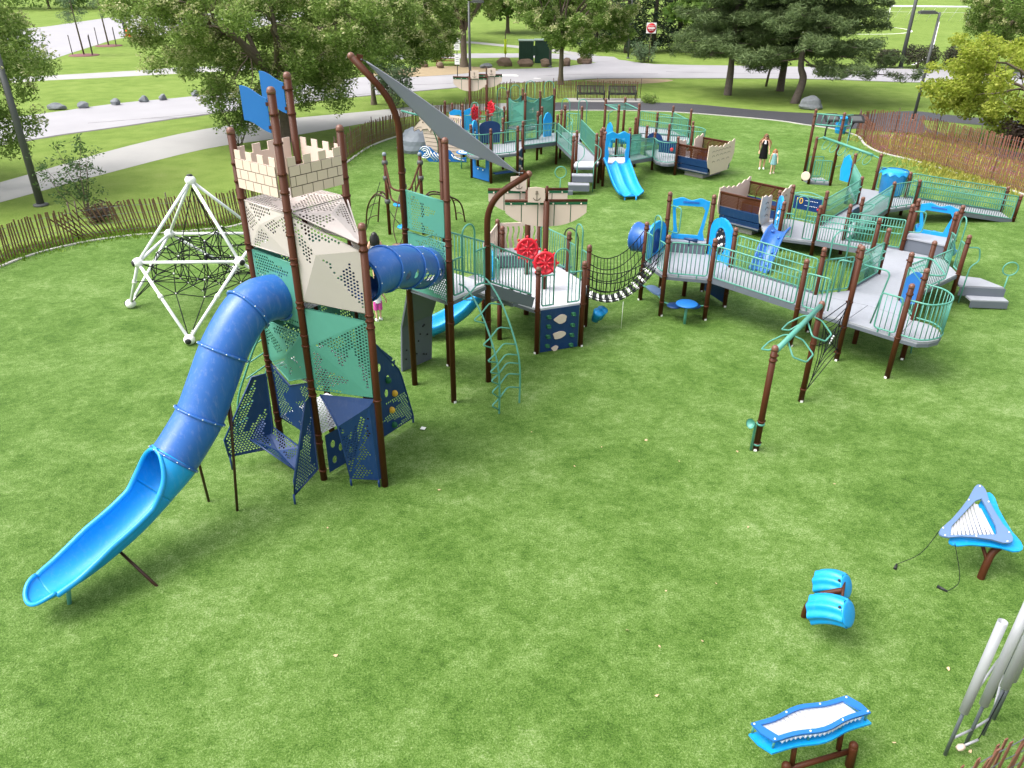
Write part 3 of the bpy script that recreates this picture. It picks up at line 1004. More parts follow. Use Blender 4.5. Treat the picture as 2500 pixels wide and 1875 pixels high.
leaf_cloud('crown', [(20.7 + random.gauss(0, .6), 66.8, 4.4 + random.gauss(0, .4), .5) for _ in range(8)], 1200, .2, .4, 'leaf_mid', t)

def spruce(lbl, base, h, r, n, seed):
    random.seed(seed)
    t = thing('spruce_tree', lbl, 'tree', (*base, 0), 'dark spruces beyond the road')
    x, y = base
    mb = MB(); mb.tube([(x, y, -.1), (x, y, h)], 1, 8, rs=[.3, .03])
    cl = []
    for i in range(70):
        k = i / 70; z = .8 + (h - .8) * k; a = i * 2.4; rr = r * (1.05 - k) * random.uniform(.6, 1)
        e = (x + math.cos(a) * rr, y + math.sin(a) * rr, z - .15 * rr)
        mb.tube([(x, y, z), e], 1, 4, rs=[.05, .015])
        for q in (.5, .8, 1): cl.append((x + (e[0] - x) * q, y + (e[1] - y) * q, z - .15 * rr * q, .5 + .3 * rr / r))
    mb.build('trunk', 'bark_pine', t)
    leaf_cloud('crown', cl, n, .42, .22, 'leaf_spruce', t, .5, .7)
for i, (b, h, r) in enumerate((((12.4, 92.5), 15, 2.6), ((15.6, 94), 16, 2.9), ((18.8, 96), 15, 2.9), ((9.2, 95), 14, 2.6))):
    spruce(['tall dark spruce by the no-entry sign, second from the left', 'tall dark spruce just behind the no-entry sign', 'dark spruce behind the straight pine', 'leftmost dark spruce behind the round street tree'][i], b, h, r, 7000, 50 + i)

far = [((21.5, 90), 9.5, 5.2, 'leaf_far', 'light green tree behind the straight pine across the road'), ((29, 100), 11, 6, 'leaf_mid', 'mid green tree behind the dark pine at the field edge'),
       ((-13, 103), 13, 7, 'leaf_mid', 'far tree behind the shade sail post, nearer the picnic table'), ((-27, 112), 13, 8, 'leaf_far', 'far light green tree behind the broad locust'),
       ((-1, 118), 14, 7, 'leaf_far', 'far tree between the two street trees at the top edge'), ((9, 121), 14, 8, 'leaf_mid', 'far mid green tree behind the round street tree'),
       ((-62, 176), 9, 14, 'leaf_far', 'far bushy tree beyond the car park by the young trees'), ((-92, 168), 9, 14, 'leaf_far', 'far bushy tree beyond the car park at the left edge')]
for i, (b, h, r, m_, lb) in enumerate(far):
    tree('far_tree', lb, b, (b[0], b[1], h * .58), (r, r * .8, h * .42), h * .2, .28, 6, 50, 9000, .6, .55, m=m_, seed=70 + i, cr=(.18, .32), group='trees in the distance')

def shrub(name, lbl, base, stems, h, spread, n, m, size=.10, seed=0, cat='shrub', cl_r=.16):
    random.seed(seed)
    t = thing(name, lbl, cat, (*base, 0))
    x, y = base; mb = MB(); cl = []
    for i in range(stems):
        a = random.uniform(0, 6.3); r = random.uniform(.3, 1) * spread
        e = Vector((x + math.cos(a) * r, y + math.sin(a) * r, h * random.uniform(.55, 1)))
        pts = limb(mb, (x + random.gauss(0, .05), y + random.gauss(0, .05), -.03), e, .022, .006, .03, 5, 6, .05)
        for p in pts[2:]:
            for _ in range(3):
                q = p + Vector((random.gauss(0, .22), random.gauss(0, .22), random.gauss(.05, .15))) * spread
                mb.tube([p, q], .004, 4, cap=False)
                cl.append((q.x, q.y, q.z, cl_r * random.uniform(.6, 1.3)))
    mb.build('stem', 'bark', t)
    leaf_cloud('crown', cl, n, size, .4, m, t, .2)
    return t
shrub('sapling', 'spindly multi-stem sapling beside the broken snow fence', (-16.6, 29.3), 7, 2.9, 1.25, 1500, 'leaf_sapling', .13, 3, 'sapling', .22)
shrub('shrub', 'reddish low shrub at the foot of the spindly sapling', (-15.9, 28.6), 10, .6, .7, 900, 'leaf_purple', .12, 4)
shrub('sapling', 'leafy sapling on the path edge behind the castle tower', (-14.7, 42.0), 8, 3.8, 1.3, 3800, 'leaf_mid', .17, 5, 'sapling', .34)
shrub('sapling', 'pale leafy sapling by the slim locust trunk under the shade sail', (-8.2, 54.8), 9, 3.4, 1.6, 3800, 'leaf_young', .2, 6, 'sapling', .36)
shrub('shrub', 'dark purple shrub under the yellow-green maple', (27.9, 43.4), 14, 1.3, 1.5, 3200, 'leaf_purple', .16, 7, cl_r=.3)
shrub('shrub', 'low weedy shrub beside the end of the bench fence', (9.6, 57.9), 10, .45, .7, 1200, 'leaf_mid', .12, 8)
shrub('shrub', 'grey green bush at the foot of the no-entry sign', (13.2, 83.4), 10, 1.6, 1.4, 1800, 'leaf_young', .2, 9, cl_r=.35)
for i, (x, y, rx, rz, lb) in enumerate(((36.3, 80.7, 1.35, .95, 'smallest clipped round bush, left of the tall pole'), (39.3, 80.5, 2.35, 1.2, 'wide clipped bush, middle of the three by the field'), (42.4, 79.4, 1.6, 1.2, 'clipped round bush nearest the right-hand street tree'))):
    random.seed(90 + i)
    t = thing('clipped_bush', lb, 'bush', (x, y, 0), 'clipped bushes along the road')
    mb = MB(); mb.tube([(x, y, -.05), (x, y, .5)], .12, 8); mb.build('stem', 'bark', t)
    cl = [(x + math.cos(a) * rx * .62 * math.cos(b), y + math.sin(a) * rx * .55 * math.cos(b), rz * .95 + math.sin(b) * rz * .55, rz * .45) for a in [k * .7 for k in range(9)] for b in (-.7, 0, .7)]
    leaf_cloud('crown', cl, 4200, .16, .6, 'leaf_bush', t, 0, 1, rad_pow=.4)

# ------------------------------------------------------------------ rocks
def rock(name, lbl, c, size, m, seed, cat='boulder', group=None):
    random.seed(seed)
    mb = MB()
    bm = bmesh.new(); bmesh.ops.create_icosphere(bm, subdivisions=3, radius=1)
    ph = [random.uniform(0, 6.3) for _ in range(6)]
    cut = [(Vector((random.gauss(0, 1), random.gauss(0, 1), random.gauss(.2, .6))).normalized(), random.uniform(.62, .85)) for _ in range(9)]
    for v in bm.verts:
        p = v.co.copy()
        for nrm, dd in cut:
            k = p.dot(nrm)
            if k > dd: p -= nrm * (k - dd)
        p *= 1 + .05 * math.sin(p.x * 5 + ph[0]) * math.sin(p.y * 6 + ph[1]) + .03 * math.sin(p.z * 9 + ph[2])
        v.co = Vector((p.x * size[0], p.y * size[1], (p.z + .62) * size[2]))
    mb.add([v.co + Vector((c[0], c[1], 0)) for v in bm.verts], [tuple(v.index for v in f.verts) for f in bm.faces])
    bm.free()
    o = mb.build(name, m)
    return tag(o, lbl, cat, group)
rock('boulder', 'large pale grey boulder beside the crooked pine', (20.6, 55.9), (.92, .65, .58), 'rock_grey', 1)
for i, (x, y, w, lb) in enumerate(((-30.3, 53.2, 1.25, 'widest flat rock at the left end of the roadside row'), (-28.9, 53.9, .75, 'second rock from the left in the roadside row'), (-27.4, 55.3, .62, 'third rock from the left in the roadside row'),
                               (-26.0, 56.6, .72, 'fourth rock from the left in the roadside row'), (-25.0, 57.5, .55, 'fifth small flat rock in the roadside row'), (-23.4, 59.4, .6, 'pale rock at the right end of the roadside row'))):
    rock('roadside_rock', lb, (x, y), (w * .52, .32, .27), 'rock_grey', 20 + i, 'rock', 'rocks along the left road')
for i, (x, y, w, lb) in enumerate(((-.9, 79.4, 1.75, 'darkest long rock at the left of the island row'), (1.0, 79.2, 1.6, 'long brown rock before the green cabinet'), (3.0, 79.2, 1.2, 'blocky rock under the green cabinet corner'),
                               (5.0, 80.0, 1.15, 'round rock left of the street tree trunk'), (7.0, 81.8, 1.6, 'rock behind the street tree trunk at the island tip'))):
    rock('island_rock', lb, (x, y), (w * .52, .5, .48), 'rock_brown', 30 + i, 'rock', 'rocks on the road island')
for i, (x, y, w, lb) in enumerate(((-8.6, 78, .9, 'brown rock left of the picnic table tree'), (-7.0, 77.4, .8, 'rock between the picnic table and the notice post'))):
    rock('verge_rock', lb, (x, y), (w * .5, .4, .35), 'rock_brown', 40 + i, 'rock')
rock('verge_rock', 'grey rock at the foot of the tall grey lamp post', (-2.7, 77.6), (.6, .4, .3), 'rock_grey', 43, 'rock')
# ------------------------------------------------------------------ snow fences, lamp posts, benches, signs
def poly_at(pts):
    P = ease([(a, b, 0) for a, b in pts], 8)
    acc = [0]
    for i in range(1, len(P)): acc.append(acc[-1] + (P[i] - P[i - 1]).length)
    def at(s):
        s = max(0, min(s, acc[-1] - 1e-6))
        for i in range(1, len(P)):
            if acc[i] >= s:
                d = (P[i] - P[i - 1]).normalized()
                return P[i - 1].lerp(P[i], (s - acc[i - 1]) / max(1e-6, acc[i] - acc[i - 1])), d
    return at, acc[-1]

def snow_fence(lbl, pts, m='slat_dark', sep=.108, h=1.2, posts=2.6, seed=0, tilt=.0, sag=None, rnd=.02):
    random.seed(seed)
    at, L = poly_at(pts)
    p0, _ = at(0)
    t = thing('snow_fence', lbl, 'fence', (p0.x, p0.y, 0), 'wooden slat snow fences')
    mes = [cached(('slat', m, k), lambda k=k: MB().box((0, 0, h * k / 2 + .03), (.05, .012, h * k)).mesh('slat', m)) for k in (1.0, .97, 1.03)]
    n = int(L / sep)
    for i in range(n):
        s = i * sep
        p, d = at(s)
        rz = math.atan2(d.y, d.x)
        k = sag(s / L) if sag else 0.
        ty = tilt + k + random.gauss(0, rnd)
        inst('slat', random.choice(mes), t, (p.x, p.y, -.02 + (.04 if k else 0)), (random.gauss(0, .03), ty, rz))
    mb = MB()
    for z in (.22, .5, .78, 1.05):
        mb.tube([at(L * i / 40)[0] + V(0, 0, z + random.gauss(0, .012)) for i in range(41)], .006, 4)
    mb.build('wire', 'steel_grey', t)
    k = max(1, int(L / posts))
    for i in range(k + 1):
        p, d = at(L * i / k)
        q = p + Vector((-d.y, d.x, 0)) * .04
        MB().tube([(q.x, q.y, -.05), (q.x + random.gauss(0, .03), q.y, h + .22)], .022, 6).build('stake', 'brown_steel', t)
    return t
off = lambda pts, d: [(x - d, y + d * .5) for x, y in pts]
snow_fence('dark slat fence in the left corner up to the gap', [(-18.2, 19.5), (-17.1, 23.2), (-16.4, 24.9), (-15.35, 26.15)], seed=1)
snow_fence('sagging dark slat fence behind the white rope pyramid', [(-15.3, 26.3), (-14.2, 27.0), (-12.8, 27.45), (-11.6, 27.85), (-10.5, 28.5), (-9.55, 31.1), (-9.0, 35)], seed=2, tilt=-.05,
           sag=lambda u: (-.75 * max(0, 1 - u / .11) if u < .11 else -.12 * math.exp(-(u - .11) * 12)), posts=3.0)
snow_fence('dark slat fence curving along the turf behind the castle tower and shade post', [(-9.0, 35), (-8.5, 38.8), (-8.0, 42.3), (-6.9, 45.2), (-5.6, 46.9), (-3.3, 49.8), (-.9, 51.9)], seed=3, tilt=.03)
snow_fence('slat fence behind the two park benches', [(-3.4, 58.3), (1, 59.1), (4, 59.75), (9.3, 59.75)], seed=4, tilt=.0, rnd=.03, m='slat_dark')
snow_fence('reddish slat fence along the kerb by the blue bin', [(20.1, 46.5), (20.1, 45.6), (19.75, 44), (19.7, 42.4), (19.9, 41.6), (20.7, 40), (21.4, 37.9), (21.9, 35.8), (22.6, 33.4), (23, 30)], 'slat_red', seed=5, tilt=.04, rnd=.022)
snow_fence('reddish outer slat fence behind the mulch bed and lamp post', [(20.3, 47.0), (21.6, 47.9), (23.2, 47.0), (24.0, 44.4), (25.6, 39.6), (27.4, 34)], 'slat_red', seed=6, tilt=-.02, rnd=.03)
snow_fence('reddish slat fence end in the bottom right corner by the chimes', [(4.3, 4.85), (5.0, 5.32), (5.9, 5.75), (7.2, 6.3)], 'slat_red', seed=7, tilt=.05, rnd=.045)

def lamp(lbl, x, y, h, ang, r=.085, lean=0.):
    t = thing('lamp_post', lbl, 'lamp post', (x, y, 0), 'street lamps')
    MB().tube([(x, y, -.1), (x, y, h)], 1, 10, rs=[r, r * .72]).build('pole', 'pole_grey', t)
    d = V(math.cos(ang), math.sin(ang), 0)
    mb = MB(); mb.beam(V(x, y, h - .05), V(x, y, h - .05) + d * .35, .07, .07); mb.build('arm', 'pole_grey', t)
    c = V(x, y, h - .02) + d * .75
    mb = MB(); mb.box(c, (1.0, .42, .14), rz=ang); mb.box(c + V(0, 0, .09), (.8, .34, .05), rz=ang); o = mb.build('lamp_head', 'pole_grey', t)
    MB().box(c - V(0, 0, .08), (.75, .32, .02), rz=ang).build('lens', 'white_plastic', o)
    MB().lathe([(r * 1.9, 0), (r * 1.9, .06), (r, .1)], (x, y, 0), 12).build('base_plate', 'pole_grey', t)
lamp('tall grey lamp post behind the rear ship sails', -3.85, 71.2, 5.9, 0.0, .12)
lamp('leaning-looking grey lamp post rising behind the red snow fence', 25.8, 51.7, 6.3, math.pi, .10)
lamp('grey lamp post with its head lost in the foliage at the left edge', -19.2, 30.7, 6.6, math.pi, .15)
def pole(name, lbl, x, y, h, r, m='pole_grey', cat='pole'):
    t = thing(name, lbl, cat, (x, y, 0))
    MB().tube([(x, y, -.1), (x, y, h)], 1, 10, rs=[r, r * .7]).build('shaft', m, t)
    MB().lathe([(r * 1.8, 0), (r * 1.8, .05), (r * 1.1, .12)], (x, y, 0), 12).build('base', m, t)
pole('utility_pole', 'tall grey pole between the clipped bushes', 37.6, 80.4, 9.5, .20)
pole('utility_pole', 'thin pole before the dark spruces', 11.9, 86.9, 10, .10)
pole('utility_pole', 'dark pole on the island right of the green cabinet', 3.4, 78.9, 7.5, .13)
pole('utility_pole', 'thin dark pole beside the car park at the top left', -52.9, 114, 11, .2)

def bench(lbl, x, y, w=2.0):
    t = thing('park_bench', lbl, 'bench', (x, y, .05), 'black steel benches')
    for sx in (-1, 1):
        X = x + sx * (w / 2 - .03)
        mb = MB()
        mb.tube(rounded([(X, y - .30, .05), (X, y - .26, .45), (X, y + .12, .47), (X, y + .32, .95)], .06, 3), .028, 6)
        mb.tube([(X, y + .1, .47), (X, y + .22, .05)], .028, 6)
        mb.build('leg', 'black', t)
        MB().tube(rounded([(X, y - .26, .45), (X, y - .28, .70), (X, y + .2, .70)], .06, 3), .025, 6).build('armrest', 'black', t)
    sl = cached(('bslat', 0), lambda: MB().box((0, 0, .24), (.045, .02, .48)).mesh('slat', 'black'))
    st = cached(('bslat', 1), lambda: MB().box((0, 0, 0), (.045, .42, .02)).mesh('slat', 'black'))
    mb = MB()
    for a, b in (((y + .13, .50), (y + .32, .96)),):
        mb.beam((x - w / 2, a[0], a[1]), (x + w / 2, a[0], a[1]), .03, .05); mb.beam((x - w / 2, b[0], b[1]), (x + w / 2, b[0], b[1]), .03, .05)
    o = mb.build('backrest', 'black', t)
    for i in range(24):
        inst('slat', sl, o, (x - w / 2 + .06 + i * (w - .12) / 23, y + .13, .50), (-.38, 0, 0))
    mb = MB(); mb.beam((x - w / 2, y - .27, .46), (x + w / 2, y - .27, .46), .03, .05); mb.beam((x - w / 2, y + .1, .47), (x + w / 2, y + .1, .47), .03, .04)
    o = mb.build('seat', 'black', t)
    for i in range(24):
        inst('slat', st, o, (x - w / 2 + .06 + i * (w - .12) / 23, y - .08, .48))
bench('black slatted bench before the snow fence, left of the pair', 5.55, 58.85)
bench('black slatted bench before the snow fence, right of the pair', 7.85, 58.85)

def text(parent, s, loc, size, m, rot, name='lettering'):
    cu = bpy.data.curves.new(name, 'FONT'); cu.body = s; cu.size = size; cu.align_x = 'CENTER'; cu.align_y = 'CENTER'; cu.extrude = .002
    cu.materials.append(MATS[m])
    tmp = bpy.data.objects.new('tmp', cu)
    me = bpy.data.meshes.new_from_object(tmp)
    bpy.data.objects.remove(tmp)
    o = bpy.data.objects.new(name, me); COL.objects.link(o)
    org = ORG.get(parent.name, (0, 0, 0)); o.parent = parent
    o.location = (loc[0] - org[0], loc[1] - org[1], loc[2] - org[2]); o.rotation_euler = rot
    return o
# no-entry sign
t = thing('road_sign', 'red and white round do-not-enter sign by the road', 'sign', (13.4, 82.8, 0))
MB().tube([(13.4, 82.8, -.1), (13.4, 82.8, 3.6)], .04, 8).build('sign_post', 'brown_steel', t)
b_ = MB().box((13.4, 82.74, 3.2), (.95, .03, .95)).build('sign_board', 'paper', t)
MB().lathe([(.44, 0), (.44, .012)], (13.4, 82.72, 3.2), 28, axis=(0, -1, 0)).build('red_disc', 'sign_red', b_)
MB().box((13.4, 82.695, 3.2), (.68, .012, .12)).build('white_bar', 'paper', b_)
text(b_, 'DO NOT', (13.4, 82.70, 3.38), .15, 'paper', (R(90), 0, 0)); text(b_, 'ENTER', (13.4, 82.70, 3.02), .15, 'paper', (R(90), 0, 0))
# notice post
t = thing('notice_sign', 'thin dark post with three white notice boards by the road', 'sign', (-4.9, 70.6, 0))
MB().tube([(-4.9, 70.6, -.1), (-4.9, 70.6, 2.6)], .035, 8).build('sign_post', 'black', t)
for z, w, h in ((2.95, .5, .42), (2.45, .5, .5), (1.45, .42, .75)):
    o = MB().box((-4.9, 70.55, z), (w, .02, h)).build('notice_board', 'paper', t)
    mb = MB()
    for k in range(3): mb.box((-4.9, 70.536, z + h * (.25 - .22 * k)), (w * .6, .006, .03))
    mb.build('print_lines', 'pole_grey', o)
# hydrant marker
t = thing('marker_post', 'thin tree stake wrapped in a lime yellow sleeve on the island', 'marker', (-.9, 80.4, 0))
MB().tube([(-.9, 80.4, -.05), (-.9, 80.4, 2.9)], .04, 8).build('stake', 'bark', t)
MB().tube([(-.9, 80.4, 1.0), (-.9, 80.4, 2.3)], .12, 10).build('sleeve', 'lime', t)
# green utility cabinet
t = thing('utility_cabinet', 'dark green ribbed utility cabinet on the road island', 'cabinet', (2.1, 82.6, 0))
for x0 in (1.15, 2.75):
    MB().box((x0, 82.6, 1.0), (1.45, 1.2, 2.0)).build('door', 'cabinet_green', t)
mb = MB(); mb.box((1.15, 82.6, 2.04), (1.6, 1.4, .08)); mb.box((2.75, 82.6, 2.09), (1.6, 1.4, .08)); mb.build('lid', 'cabinet_top', t)
mb = MB()
for x0 in (.5, .85, 1.2, 1.55): mb.box((x0, 81.97, 1.0), (.06, .06, 1.85))
mb.build('rib', 'cabinet_green', t)
MB().box((1.95, 81.9, 1.15), (.25, .2, .9)).build('handle_box', 'cabinet_green', t)
# picnic table
t = thing('picnic_table', 'reddish wooden picnic table under the forked street tree', 'picnic table', (-6.6, 80, 0))
pl = cached('plank', lambda: MB().box((0, 0, 0), (2.4, .14, .05)).mesh('plank', 'picnic_red'))
for k in range(5): inst('plank', pl, t, (-6.6, 79.68 + k * .16, .78))
for yy in (79.2, 79.05, 80.8, 80.95): inst('plank', pl, t, (-6.6, yy, .46))
for xx in (-7.5, -5.7):
    mb = MB(); mb.beam((xx, 79.1, 0), (xx, 79.75, .75), .09, .05); mb.beam((xx, 80.9, 0), (xx, 80.25, .75), .09, .05); mb.beam((xx, 79, .42), (xx, 81, .42), .05, .09); mb.build('leg', 'picnic_red', t)
# litter bin
t = thing('litter_bin', 'bright blue round litter bin beside the red snow fence', 'bin', (19.35, 47.1, 0))
MB().lathe([(.27, .03), (.29, .05), (.34, .86), (.36, .88), (.36, .94), (.32, .95), (.31, .90), (.27, .08)], (19.35, 47.1, 0), 24).build('drum', 'blue_light', t)
mb = MB()
for z in (.25, .55): mb.lathe([(.30 + z * .05, z - .015), (.325 + z * .05, z), (.30 + z * .05, z + .015)], (19.35, 47.1, 0), 24)
mb.build('hoop', 'blue_light', t)
# two black play easels on stalks
for i, (x, y, lb) in enumerate(((19.0, 44.9, 'black board on a bent stalk right of the blue bin, by the kerb end'), (17.75, 45.2, 'black board on a stalk left of the blue bin'))):
    t = thing('play_easel', lb, 'play panel', (x, y, 0), 'black boards by the blue bin')
    MB().tube(ease([(x, y, -.05), (x + .02, y + .02, .7), (x + .25, y + .12, 1.12)], 5), .05, 10).build('stalk', 'black', t)
    M_ = Matrix.Rotation(R(35), 3, 'X')
    c = V(x + .25, y + .1, 1.2)
    mb = MB(); mb.plate([c + M_ @ V(*p, 0) for p in [(-.42, -.28), (.42, -.28), (.45, .2), (.3, .32), (-.3, .32), (-.45, .2)]], .05); o = mb.build('board', 'black', t)
    mb = MB(); mb.box(c + M_ @ V(0, 0, .035), (.6, .35, .01), M=M_); mb.build('face_plate', 'pole_grey', o)
# cone by the car park
t = thing('traffic_cone', 'small orange cone at the car park edge', 'cone', (-49.6, 107.4, 0))
MB().lathe([(.05, 1.3), (.09, 1.3), (.32, .08)], (-49.6, 107.4, 0), 12).build('cone_body', 'orange', t)
MB().box((-49.6, 107.4, .04), (.8, .8, .08)).build('foot', 'orange', t)
# football goal at the far edge of the field
t = thing('football_goal', 'white football goal frame at the far end of the field', 'goal', (74, 150, 0))
MB().tube([(66, 150, 0), (66, 150, 2.4), (80, 150, 2.4), (80, 150, 0)], .15, 6).build('goal_frame', 'white_steel', t)
mb = MB()
for k in range(8): mb.tube([(66 + 2 * k, 150, 2.4), (66 + 2 * k, 152.5, 0)], .03, 4)
mb.build('net', 'white_steel', t)
# ------------------------------------------------------------------ castle climbing tower
T1, T2, T3, T5 = (-4.58, 12.79), (-3.62, 12.07), (-2.41, 11.87), (-2.87, 13.07)
T4 = (T1[0] + T5[0] - T2[0], T1[1] + T5[1] - T2[1])
def on(a, b, t, z): return V(a[0] + (b[0] - a[0]) * t, a[1] + (b[1] - a[1]) * t, z)
def dirn(a, b):
    d = Vector((b[0] - a[0], b[1] - a[1], 0)); return d.normalized(), d.length

tower = thing('castle_tower', 'tall castle climbing tower with cream battlements and two blue flags', 'play tower', (-3.6, 12.7, 0))
post(tower, *T1, 6.45, (5.88, 5.59, 5.3, 4.52, 4.42, 2.35, 2.25, 2.12, 2.02, 1.12, .92))
post(tower, *T2, 7.17, (6.78, 6.35, 5.88, 5.59, 5.3, 4.9, 4.5, 4.4, 3.72, 3.62, 3.1, 2.9, 2.22, 2.05, 1.9, 1.06, .88, .25))
post(tower, *T3, 5.17, (4.84, 4.72, 3.58, 3.48, 3.35, 1.92))
post(tower, *T4, 7.17, (6.9, 6.5, 5.7, 5.3, 4.4, 3.6))
post(tower, *T5, 6.45, (5.88, 5.59, 5.28, 4.4, 3.6, 2.1))

# cream battlements: backing sheet with separate proud bricks and merlons
def battlement(a, b, side):
    d, L = dirn(a, b)
    nrm = Vector((d.y, -d.x, 0)) * side
    m0, m1 = .085, L - .085
    z0, z1, zt = 5.50, 5.985, 6.12
    W = m1 - m0
    f = lambda s, z, o=0: Vector((a[0], a[1], 0)) + d * s + V(0, 0, z) + nrm * (.045 + o)
    pts = [(m0, z0), (m1, z0)]
    k = 4; mw = W / (2 * k - 1)
    for i in range(k - 1, -1, -1):
        x1 = m0 + (2 * i + 1) * mw; x0 = m0 + 2 * i * mw
        pts += [(x1, z1), (x1, zt), (x0, zt), (x0, z1)]
    # drop doubled end corners
    o = MB().plate([f(s, z) for s, z in pts], .016).build('battlement_panel', 'tan', tower)
    back = MB().plate([f(s, z, .0115) for s, z in ((m0 + .004, z0 + .004), (m1 - .004, z0 + .004), (m1 - .004, z1 - .004), (m0 + .004, z1 - .004))], .006).build('joint_backing', 'tan_line', o)
    rh = (z1 - z0) / 3
    for r_ in range(3):
        nb = 5
        bw = W / nb
        xs = [m0 + bw * i for i in range(nb + 1)] if r_ % 2 == 0 else [m0] + [m0 + bw * (i + .5) for i in range(nb)] + [m1]
        for i in range(len(xs) - 1):
            x0, x1 = xs[i] + .007, xs[i + 1] - .007
            za, zb = z0 + rh * r_ + .007, z0 + rh * (r_ + 1) - .007
            MB().plate([f(s, z, .018) for s, z in ((x0, za), (x1, za), (x1, zb), (x0, zb))], .010).build('brick', 'tan', o)
battlement(T1, T2, 1); battlement(T2, T5, 1); battlement(T5, T4, 1); battlement(T4, T1, 1)

# blue flags on the two tallest posts
def flag(p, z, d):
    d = Vector(d).normalized()
    top = [(.09 + .44 * i / 12, .055 * -math.cos(i / 12 * math.pi * 1.15) + .055 + .06 * i / 12) for i in range(13)]
    pts = [(x, z + .0 + y) for x, y in top] + [(x, z - .50 + y) for x, y in reversed(top)]
    mb = MB().plate([V(p[0], p[1], zz) + d * x for x, zz in pts], .02)
    o = mb.build('flag', 'blue_flag', tower)
    mb = MB()
    for zz in (z - .08, z - .42):
        MB().box(V(p[0], p[1], zz) + d * .085, (.06, .03, .05), rz=math.atan2(d.y, d.x)).build('flag_bracket', 'brown', o)
flag(T2, 7.0, (-.96, .28, 0)); flag(T4, 7.0, (-.96, .28, 0))

# folded, perforated sheet panels
def fold(name, m, c, apex, seeds, keep=-.05, pitch=.060, frame=True, hr=.0215):
    """quad panel c[0..3] folded about an inner point"""
    mb = MB()
    ap = Vector(apex)
    for i in range(4):
        tri = [c[i], c[(i + 1) % 4], ap]
        perf(mb, tri, pitch=pitch if seeds[i] is not None else 0, seed=seeds[i] or 0, keep=keep, hr=hr)
    o = mb.build(name, m, tower)
    if frame:
        MB().tube(c, .014, 6, closed=True).build('panel_frame', m, o)
    return o
def quad(a, b, za0, za1, zb0, zb1, out=.0, ins=.07):
    d, L = dirn(a, b); n_ = Vector((d.y, -d.x, 0)) * out
    t = ins / L
    return [on(a, b, t, za0) + n_, on(a, b, 1 - t, zb0) + n_, on(a, b, 1 - t, zb1) + n_, on(a, b, t, za1) + n_]
dl, LL = dirn(T1, T2); nl = Vector((dl.y, -dl.x, 0))          # outward of the slide face
df, LF = dirn(T2, T3); nf = Vector((df.y, -df.x, 0))
dr_, LR_ = dirn(T3, T5); nr_ = Vector((dr_.y, -dr_.x, 0))
# slide face: cream, green (with the slide mouth), green, navy
fold('cream_panel', 'tan_metal', quad(T1, T2, 4.5, 5.28, 4.5, 5.24), on(T1, T2, .40, 4.95) + nl * .05, (1.2, 3.3, 5.1, 2.0), keep=-.02)
q = quad(T1, T2, 3.22, 4.42, 3.22, 4.40)
c0 = (q[0] + q[1]) / 2
mb = MB(); dq = (q[1] - q[0]).normalized()
perf(mb, q, seed=2.4, keep=-.12, extra=[((c0 - q[0]).dot(dq), .46, .40, .40)])
o = mb.build('green_panel', 'green', tower); MB().tube(q, .014, 6, closed=True).build('panel_frame', 'green', o)
g = quad(T1, T2, 2.30, 3.10, 2.24, 3.08); vpt = on(T1, T2, .47, 1.98)
mb = MB(); ap = on(T1, T2, .62, 2.62) + nl * .10
for i, tri in enumerate(([g[0], vpt, ap], [vpt, g[1], ap], [g[1], g[2], ap], [g[2], g[3], ap], [g[3], g[0], ap])):
    perf(mb, tri, seed=[1, 7, 4, 2.2, 3.4][i], keep=[-.2, .5, .5, -.15, -.2][i])
o = mb.build('green_panel', 'green', tower); MB().tube([g[0], vpt, g[1], g[2], g[3]], .014, 6, closed=True).build('panel_frame', 'green', o)
b0 = [on(T1, T2, .07, 1.02), on(T1, T2, .93, .90), on(T1, T2, .93, 2.13), on(T1, T2, .47, 1.88), on(T1, T2, .07, 2.18)]
mb = MB()
perf(mb, [b0[0], on(T1, T2, .47, .96), b0[3], b0[4]], seed=.6, keep=-.25)
perf(mb, [on(T1, T2, .47, .96), b0[1], b0[2], b0[3]], seed=1.9, keep=-.05)
o = mb.build('navy_panel', 'navy', tower); MB().tube(b0, .016, 6, closed=True).build('panel_frame', 'navy', o)
# front face: cream above green above navy
fold('cream_panel', 'tan_metal', quad(T2, T3, 3.74, 5.20, 3.60, 4.70), on(T2, T3, .36, 4.62) + nf * .10, (None, 4.4, 2.7, 1.4), keep=.05)
fold('green_panel', 'green', quad(T2, T3, 2.02, 3.62, 1.96, 3.46), on(T2, T3, .09, 2.95) + nf * .06, (1.0, 2.3, None, None), keep=-.15)
mb = MB()
n0 = [on(T2, T3, .12, 1.93), on(T2, T3, .96, 1.93), on(T2, T3, .42, 1.42) + nf * .22, on(T2, T3, .88, 1.80) + nf * .05]
perf(mb, [n0[0], n0[2], n0[3]], pitch=0); perf(mb, [n0[0], n0[3], n0[1]], pitch=0)
lowq = [on(T2, T3, .48, .20) + nf * .10, on(T2, T3, .92, .20) + nf * .05, n0[3], n0[2]]
perf(mb, [lowq[0], lowq[1], lowq[2]], seed=2.0, keep=-.05); perf(mb, [lowq[0], lowq[2], lowq[3]], seed=5.2, keep=-.15)
perf(mb, [lowq[1], on(T2, T3, .98, .22), n0[1], n0[3]], pitch=0)
o = mb.build('navy_panel', 'navy', tower)
mb = MB(); mb.tube([n0[0], n0[2], lowq[0], lowq[1]], .018, 6); mb.tube([lowq[0], lowq[0] - V(0, 0, .22)], .022, 6); mb.tube([lowq[1], lowq[1] - V(0, 0, .22)], .022, 6)
mb.build('panel_frame', 'navy', o)
